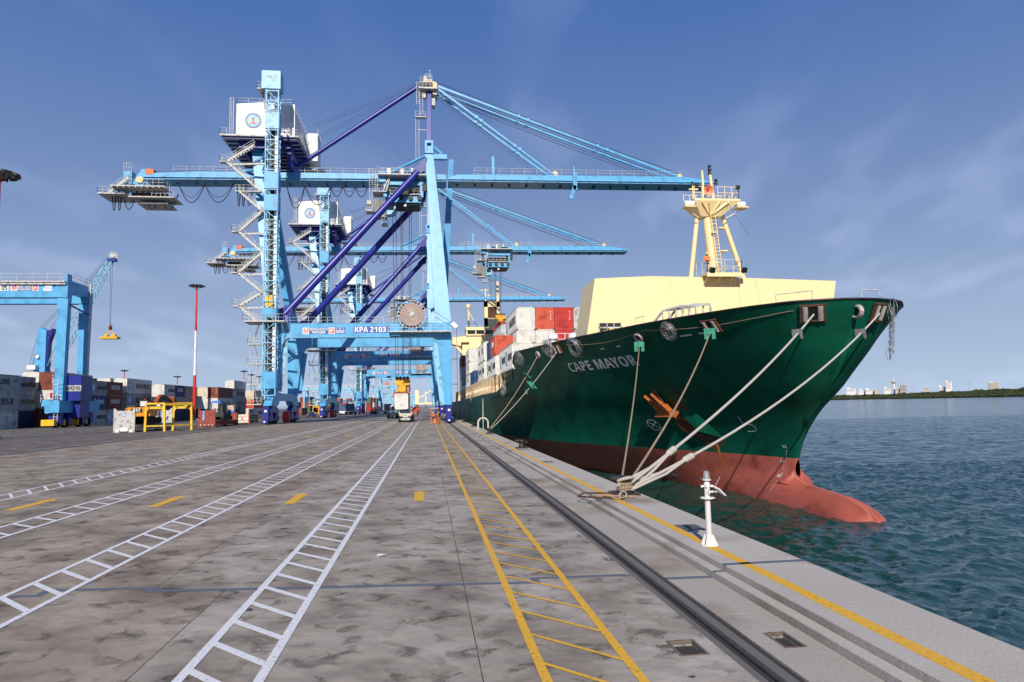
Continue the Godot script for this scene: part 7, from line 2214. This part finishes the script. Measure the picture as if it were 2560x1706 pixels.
# ---- people: smooth-joined tapered limbs meshed as surface nets ----
func sdf_mesh(bones: Array, cell: float, k := 0.05) -> ArrayMesh:
	var lo := V(1e9, 1e9, 1e9)
	var hi := -lo
	for b in bones:
		for i in 2:
			var r: float = b[2 + i] + cell * 2
			lo = lo.min(b[i] - Vector3.ONE * r)
			hi = hi.max(b[i] + Vector3.ONE * r)
	var n := Vector3i(((hi - lo) / cell).ceil()) + Vector3i.ONE
	var f := PackedFloat32Array()
	f.resize(n.x * n.y * n.z)
	for z in n.z:
		for y in n.y:
			for x in n.x:
				var p := lo + V(x, y, z) * cell
				var d := 1e9
				for b in bones:
					var ab: Vector3 = b[1] - b[0]
					var t := clampf((p - b[0]).dot(ab) / maxf(ab.length_squared(), 1e-9), 0, 1)
					var e: float = p.distance_to((b[0] as Vector3) + ab * t) - lerpf(b[2], b[3], t)
					var h := maxf(k - absf(d - e), 0.0) / k
					d = minf(d, e) - h * h * k * 0.25
				f[(z * n.y + y) * n.x + x] = d
	var idx := {}
	var v := PackedVector3Array()
	var nn := PackedVector3Array()
	var at := func(x: int, y: int, z: int) -> float: return f[(z * n.y + y) * n.x + x]
	for z in n.z - 1:
		for y in n.y - 1:
			for x in n.x - 1:
				var s := Vector3.ZERO
				var c := 0
				var q := []
				for i in 8: q.append(f[((z + (i >> 2)) * n.y + y + ((i >> 1) & 1)) * n.x + x + (i & 1)])
				for e in [[0, 1], [2, 3], [4, 5], [6, 7], [0, 2], [1, 3], [4, 6], [5, 7], [0, 4], [1, 5], [2, 6], [3, 7]]:
					var a: float = q[e[0]]
					var b2: float = q[e[1]]
					if (a < 0) != (b2 < 0):
						var t := a / (a - b2)
						s += V(e[0] & 1, (e[0] >> 1) & 1, e[0] >> 2).lerp(V(e[1] & 1, (e[1] >> 1) & 1, e[1] >> 2), t)
						c += 1
				if c:
					idx[(z * n.y + y) * n.x + x] = v.size()
					v.append(lo + (V(x, y, z) + s / c) * cell)
					nn.append(V(q[1] - q[0] + q[3] - q[2] + q[5] - q[4] + q[7] - q[6], q[2] - q[0] + q[3] - q[1] + q[6] - q[4] + q[7] - q[5], q[4] - q[0] + q[5] - q[1] + q[6] - q[2] + q[7] - q[3]).normalized())
	var ix := PackedInt32Array()
	var sx := [1, n.x, n.x * n.y]
	for z in range(1, n.z - 1):
		for y in range(1, n.y - 1):
			for x in range(1, n.x - 1):
				var o := (z * n.y + y) * n.x + x
				for ax in 3:
					if (f[o] < 0) != (f[o + sx[ax]] < 0):
						var b1: int = sx[(ax + 1) % 3]
						var b2: int = sx[(ax + 2) % 3]
						var w := [o, o - b1, o - b1 - b2, o - b2]
						if w.all(func(e): return idx.has(e)):
							var i4 := w.map(func(e): return idx[e])
							if f[o] < 0: ix.append_array([i4[0], i4[2], i4[1], i4[0], i4[3], i4[2]])
							else: ix.append_array([i4[0], i4[1], i4[2], i4[0], i4[2], i4[3]])
	var a := []
	a.resize(Mesh.ARRAY_MAX)
	a[Mesh.ARRAY_VERTEX] = v
	a[Mesh.ARRAY_NORMAL] = nn
	a[Mesh.ARRAY_INDEX] = orient(v, nn, ix)
	var m := ArrayMesh.new()
	m.add_surface_from_arrays(Mesh.PRIMITIVE_TRIANGLES, a)
	return m

var body_parts := {}

func person(label: String, at: Vector3, turn: float, jacket: String, trousers: String, hat: String, walking := false, hands_front := false) -> void:
	var t := thing("person", label, "person", at, "", turn)
	var key := "%s%s" % [walking, hands_front]
	if not body_parts.has(key):
		var st := 0.22 if walking else 0.03
		var hipL := V(-0.09, 0.92, 0)
		var hipR := V(0.09, 0.92, 0)
		var kneeL := V(-0.10, 0.50, st * 0.7 + 0.02)
		var kneeR := V(0.10, 0.50, -st * 0.3 + 0.03)
		var ankL := V(-0.10, 0.09, st * 0.9)
		var ankR := V(0.10, 0.09, -st)
		var shL := V(-0.19, 1.42, 0)
		var shR := V(0.19, 1.42, 0)
		var elL := V(-0.27, 1.14, -st * 0.5)
		var elR := V(0.27, 1.14, st * 0.5)
		var haL := V(-0.25, 0.9, 0.05 - st * 0.4)
		var haR := V(0.25, 0.9, 0.05 + st * 0.5)
		if hands_front:
			haL = V(-0.08, 1.08, 0.24)
			haR = V(0.08, 1.06, 0.24)
		var skin := [[V(0, 1.45, 0), V(0, 1.56, 0.01), 0.055, 0.052], [V(0, 1.60, 0.02), V(0, 1.68, 0.0), 0.078, 0.092], [V(0, 1.60, 0.09), V(0, 1.63, 0.10), 0.014, 0.010], [V(-0.09, 1.63, 0), V(-0.09, 1.66, 0), 0.016, 0.016], [V(0.09, 1.63, 0), V(0.09, 1.66, 0), 0.016, 0.016]]
		for h in [[elL, haL], [elR, haR]]:
			var d: Vector3 = (h[1] - h[0]).normalized()
			var palm: Vector3 = h[1] + d * 0.05
			skin.append([h[0].lerp(h[1], 0.55), h[1], 0.034, 0.027])
			skin.append([h[1], palm, 0.03, 0.034])
			var sd := d.cross(V(1, 0, 0)).normalized()
			for q in 4: skin.append([palm + sd * (q - 1.5) * 0.019, palm + sd * (q - 1.5) * 0.021 + d * (0.07 + 0.01 * (1.5 - absf(q - 1.5))) + V(0, 0, 0.012), 0.0095, 0.008])
			skin.append([h[1] + sd * 0.025, palm + sd * 0.055 + d * 0.015, 0.011, 0.009])
		var jk := [[V(0, 0.98, 0), V(0, 1.22, 0.0), 0.15, 0.145], [V(-0.08, 1.3, 0), V(0.08, 1.3, 0), 0.135, 0.135], [V(-0.14, 1.40, 0), V(0.14, 1.40, 0), 0.085, 0.085], [shL, elL, 0.072, 0.058], [shR, elR, 0.072, 0.058], [elL, elL.lerp(haL, 0.75), 0.056, 0.045], [elR, elR.lerp(haR, 0.75), 0.056, 0.045]]
		var tr := [[V(-0.06, 0.94, 0), V(0.06, 0.94, 0), 0.14, 0.14], [hipL, kneeL, 0.098, 0.068], [hipR, kneeR, 0.098, 0.068], [kneeL, ankL, 0.068, 0.055], [kneeR, ankR, 0.068, 0.055]]
		var bo := [[ankL + V(0, -0.03, -0.02), ankL + V(-0.01, -0.05, 0.14), 0.05, 0.042], [ankR + V(0, -0.03, -0.02), ankR + V(0.01, -0.05, 0.14), 0.05, 0.042]]
		var hm := [[V(0, 1.73, 0.0), V(0, 1.74, 0.0), 0.118, 0.112], [V(0, 1.69, 0.06), V(0, 1.69, 0.12), 0.05, 0.03]]
		body_parts[key] = [sdf_mesh(skin, 0.012, 0.015), sdf_mesh(jk, 0.022, 0.05), sdf_mesh(tr, 0.024, 0.05), sdf_mesh(bo, 0.018, 0.03), sdf_mesh(hm, 0.016, 0.03)]
	var p: Array = body_parts[key]
	place(p[0], "body", M.skin, t)
	place(p[1], "jacket", M[jacket], t)
	place(p[2], "trousers", M[trousers], t)
	place(p[3], "boots", M.black_paint, t)
	if hat: place(p[4], "helmet", M[hat], t)

func bollard(label: String, z: float, roped := false) -> void:
	var t := thing("bollard", label, "bollard", V(5.75, 0.155, z), "mooring bollards along the quay edge")
	put(B.new().lathe([V2(0, 0), V2(0.30, 0), V2(0.30, 0.05), V2(0.19, 0.10), V2(0.155, 0.24), V2(0.15, 0.36)], Vector3.ZERO, 20).bx(-0.36, 0.36, 0, 0.045, -0.4, 0.4), "base", M.iron, t)
	put(B.new().lathe([V2(0.15, 0.34), V2(0.2, 0.37), V2(0.24, 0.44), V2(0.22, 0.50), V2(0.1, 0.545), V2(0, 0.55)], Vector3.ZERO, 20).tube(V(-0.1, 0.44, 0), V(-0.42, 0.47, 0.02), 0.13, 12, 0.085).tube(V(0.1, 0.40, 0), V(0.36, 0.34, 0), 0.1, 10, 0.06), "horn", M.iron, t)
	put(B.new().tube(V(-0.28, 0.02, 0.28), V(-0.28, 0.085, 0.28), 0.035, 8).tube(V(0.28, 0.02, 0.28), V(0.28, 0.085, 0.28), 0.035, 8).tube(V(-0.28, 0.02, -0.28), V(-0.28, 0.085, -0.28), 0.035, 8).tube(V(0.28, 0.02, -0.28), V(0.28, 0.085, -0.28), 0.035, 8), "bolt", M.rust_dark, t)
	if roped:
		var c := thing("rope_turns", "worn rope turns wrapped round the nearest bollard", "rope", V(5.75, 0.155, z), "mooring lines")
		var b := B.new()
		for k in 4:
			var p := []
			for i in 21: p.append(V(cos(TAU * i / 20) * (0.2 + 0.02 * (k % 2)), 0.12 + k * 0.075 + 0.03 * sin(TAU * i / 20 + k), sin(TAU * i / 20) * (0.2 + 0.02 * (k % 2))))
			b.path(p, 0.042, 7)
		put(b, "turns", M.rope_tan, c)
		var w := B.new()
		var q := []
		for i in 15: q.append(V(cos(PI * i / 14 - 0.4) * 0.24, 0.40 + 0.1 * sin(PI * i / 14), sin(PI * i / 14 - 0.4) * 0.24))
		w.path(q, 0.05, 8)
		put(w, "white_eye", M.rope_pale, c)

func nav_light() -> void:
	var t := thing("quay_light_post", "white quay light post with a lantern and small solar panel", "light post", V(5.22, 0.155, -12.55))
	put(B.new().lathe([V2(0, 0), V2(0.165, 0), V2(0.165, 0.018), V2(0, 0.02)], Vector3.ZERO, 28), "foot_plate", M.white, t)
	put(B.new().lathe([V2(0.052, 0.0), V2(0.052, 0.86), V2(0.05, 1.06), V2(0.055, 1.075)], Vector3.ZERO, 28), "post", M.white, t)
	var g := B.new()
	for k in 4:
		var a := PI / 4 + PI / 2 * k
		g.prism(PackedVector2Array([V2(0.045, 0.018), V2(0.15, 0.018), V2(0.15, 0.05), V2(0.085, 0.2), V2(0.045, 0.2)]), Vector3.ZERO, V(cos(a), 0, sin(a)), Vector3.UP, V(-sin(a), 0, cos(a)), 0.012)
	put(g, "gusset", M.white, t)
	var bo := B.new()
	for k in 6: bo.tube(V(cos(TAU * k / 6) * 0.145, 0.018, sin(TAU * k / 6) * 0.145), V(cos(TAU * k / 6) * 0.145, 0.034, sin(TAU * k / 6) * 0.145), 0.011, 6)
	put(bo, "bolt", M.galv, t)
	put(B.new().lathe([V2(0.052, 0.86), V2(0.125, 0.862), V2(0.125, 0.882), V2(0.052, 0.884)], Vector3.ZERO, 28).bx(-0.13, 0.13, 0.862, 0.88, -0.05, 0.05), "flange", M.white, t)
	put(B.new().lathe([V2(0.055, 1.07), V2(0.058, 1.13), V2(0.045, 1.165), V2(0.028, 1.17), V2(0.028, 1.2)], Vector3.ZERO, 20).tube(V(-0.095, 1.09, 0), V(0.095, 1.09, 0), 0.016, 10).tube(V(-0.098, 1.07, 0.0), V(-0.098, 1.11, 0.0), 0.024, 8).tube(V(0.098, 1.07, 0.0), V(0.098, 1.11, 0), 0.024, 8).tube(V(-0.03, 1.09, 0.04), V(-0.03, 1.09, 0.085), 0.02, 10), "collar", M.white, t)
	put(B.new().lathe([V2(0.03, 1.195), V2(0.082, 1.2), V2(0.082, 1.212), V2(0.06, 1.22)], Vector3.ZERO, 24), "lantern_base", M.white, t)
	var ln := B.new()
	var pr := []
	for k in 12: pr.append(V2(0.066 - 0.0018 * k + (0.006 if k % 2 else 0.0), 1.215 + k * 0.0135))
	pr.append(V2(0.02, 1.375)); pr.append(V2(0.0, 1.378))
	ln.lathe(pr, Vector3.ZERO, 24)
	var gm := mat("lantern_glass", Color(0.72, 0.76, 0.76, 0.35), 0.1)
	gm.transparency = BaseMaterial3D.TRANSPARENCY_ALPHA
	put(ln, "lantern_lens", gm, t)
	put(B.new().lathe([V2(0, 1.21), V2(0.03, 1.21), V2(0.026, 1.33), V2(0, 1.335)], Vector3.ZERO, 12), "lamp_core", M.galv, t)
	var o := Node3D.new()
	o.name = "solar_panel"
	t.add_child(o, true)
	var r := Basis(V(0, 0, 1), -0.72) * Basis(V(0, 1, 0), 0.35)
	put(B.new().box(V(0.23, 1.0, 0.02), V(0.22, 0.024, 0.2), r), "panel_frame", M.white, o)
	put(B.new().box(V(0.23, 1.0, 0.02) + r * V(0, 0.014, 0), V(0.195, 0.004, 0.175), r), "cell_face", M.glass_dark, o)
	put(B.new().tube(V(0.045, 0.98, 0.0), V(0.2, 0.985, 0.01), 0.018, 10), "panel_arm", M.white, o)
	put(B.new().path([V(0.0, 1.03, 0.056), V(-0.012, 0.98, 0.062), V(0.0, 0.925, 0.064), V(0.05, 0.93, 0.07), V(0.12, 1.0, 0.06), V(0.17, 1.02, 0.04)], 0.005, 6), "lead", M.cable, t)
	put(B.new().tube(V(0.15, 1.08, 0.02), V(0.29, 1.25, -0.05), 0.003, 5), "whip_aerial", M.white, t)

func build_quay_things() -> void:
	bollard("nearest black bollard holding the bow ropes", -19.9, true)
	bollard("second bollard along the quay, empty, with a tilted head", -42.3)
	bollard("third bollard, holding two thin ropes", -64.9)
	bollard("fourth bollard along the quay edge", -88.0)
	bollard("fifth bollard, near the crane's seaward foot", -112.0)
	nav_light()
	# slack rope lying by the nearest bollard
	var c := thing("slack_rope", "brown rope lying in loose loops beside the nearest bollard", "rope", V(5.2, 0.155, -19.9), "mooring lines")
	var p := []
	var g := RandomNumberGenerator.new()
	g.seed = 3
	for k in 34:
		var a := k * 0.55
		p.append(V(-0.35 + k * 0.030 + cos(a) * 0.28, 0.035 + 0.012 * (k % 3), sin(a) * 0.22 + 0.9 * sin(k * 0.09) + 0.05))
	put(B.new().path(p, 0.026, 6), "loops", M.rope_tan, c)
	put(B.new().path([V(0.7, 0.03, 0.3), V(0.2, 0.03, 1.0), V(-0.5, 0.03, 0.7), V(-0.85, -0.02, -0.1), V(-0.6, 0.03, -0.4), V(0.3, 0.03, -0.1)], 0.026, 6), "bight", M.rust_dark, c)
	var rg := thing("mooring_ring", "small steel ring standing by the slack rope", "ring", V(5.42, 0.155, -18.95))
	var q := []
	for i in 17: q.append(V(cos(TAU * i / 16) * 0.1, 0.11 + sin(TAU * i / 16) * 0.1, 0))
	put(B.new().path(q, 0.014, 6), "hoop", M.galv, rg)
	var u := thing("safety_hoop", "white hoop at the quay edge before the third bollard", "safety hoop", V(6.05, 0.155, -75.7))
	put(B.new().path([V(-0.55, 0, 0), V(-0.55, 0.9, 0), V(-0.35, 1.2, 0), V(0, 1.3, 0), V(0.35, 1.2, 0), V(0.55, 0.9, 0), V(0.55, 0, 0)], 0.1, 8).tube(V(0, 0, 0.1), V(0, 3.4, 0.1), 0.05, 6), "hoop", M.galv, u)
	# truck being loaded, with the white box just above its bed
	terminal_truck("mint terminal trailer with orange chevrons under the white box", V(-4.05, 0, -126.2), "", true)
	container("40h", "box_white", V(-4.75, 2.40, -132.2), "white box hanging from the nearest crane's spreader over the trailer", "containers on the trucks", "star")
	terminal_truck("second mint terminal trailer, left of and behind the first", V(-8.3, 0, -165.0), "", false)
	semi("road truck carrying a dark grey box, seen from behind", V(-16.2, 0, -279.0), 0.0, "box_grey")
	semi("road truck carrying a blue box beside the second crane's foot", V(-30.2, 0, -249.5), -0.15, "box_blue")
	semi("white flatbed truck with an empty bed behind the second crane", V(-22.5, 0, -272.0), -1.2, "")
	car()
	# people
	person("person in an orange and pink work vest and yellow helmet on the ship's mast platform", V(23.6, 13.56, -54.5), -0.2, "hi_vis_orange", "cloth_pale", "helmet", false, true)
	person("person in dark clothes standing alone before the third crane's foot", V(-20.9, gy(-20.9), -203.0), 0.4, "cloth_dark", "cloth_dark", "")
	person("left of the two people walking under the second crane", V(-17.0, gy(-17), -229.8), 2.8, "cloth_dark", "cloth_dark", "", true)
	person("right of the two people walking under the second crane", V(-16.1, gy(-16), -229.4), 3.3, "cloth_dark", "cloth_dark", "", true)
	person("person in a white helmet behind the orange cage", V(0.9, gy(0.9), -119.0), 1.8, "cloth_dark", "cloth_dark", "white")
	person("person in dark red clothes right of the orange cage", V(1.7, gy(1.7), -119.6), -1.6, "rack_red", "cloth_dark", "sign_blue", true)
	person("person in pale overalls standing far down the white lane line", V(-3.0, gy(-3), -205.0), 0.0, "cloth_pale", "cloth_pale", "white")
	# orange lashing cage
	var y := gy(1.1)
	var cg := thing("lashing_cage", "orange lashing cage standing on the hatched walkway", "cage", V(1.12, y, -115.8))
	for x in [-0.58, 0.58]:
		for z in [-0.6, 0.6]: put(B.new().bar(V(x, 0, z), V(x, 2.45, z), 0.09, 0.09), "post", M.orange, cg)
	put(B.new().bx(-0.66, 0.66, 2.45, 2.55, -0.75, 0.75), "roof", M.plywood, cg)
	put(B.new().bx(-0.62, 0.62, 0.05, 0.13, -0.62, 0.62).bx(-0.6, 0.6, 0.75, 0.81, 0.57, 0.63).bx(-0.6, 0.6, 1.5, 1.56, -0.63, -0.57), "floor_frame", M.orange, cg)
	put(B.new().bx(-0.25, 0.3, 0.13, 0.72, 0.3, 0.56), "tool_box", M.orange, cg)
	put(B.new().bx(-0.55, -0.05, 1.15, 1.5, -0.4, 0.0).bx(-0.1, 0.0, 1.1, 1.15, -0.5, 0.5), "shelf_box", M.orange, cg)
	# litter
	for e in [[2.9, -33.0], [3.0, -40.5], [2.6, -55.0], [2.75, -30.4], [-0.9, -13.6]]:
		var l := thing("paper_scrap", "white paper scrap on the concrete about %d metres along" % int(-e[1]), "litter", V(e[0], gy(e[0]) + 0.006, e[1]), "litter on the apron")
		put(B.new().tri(V(-0.09, 0.0, 0.03), V(0.1, 0.03, 0.06), V(0.04, 0.01, -0.12)).tri(V(-0.09, 0.0, 0.03), V(0.04, 0.01, -0.12), V(-0.08, 0.025, -0.09)), "sheet", M.white, l)
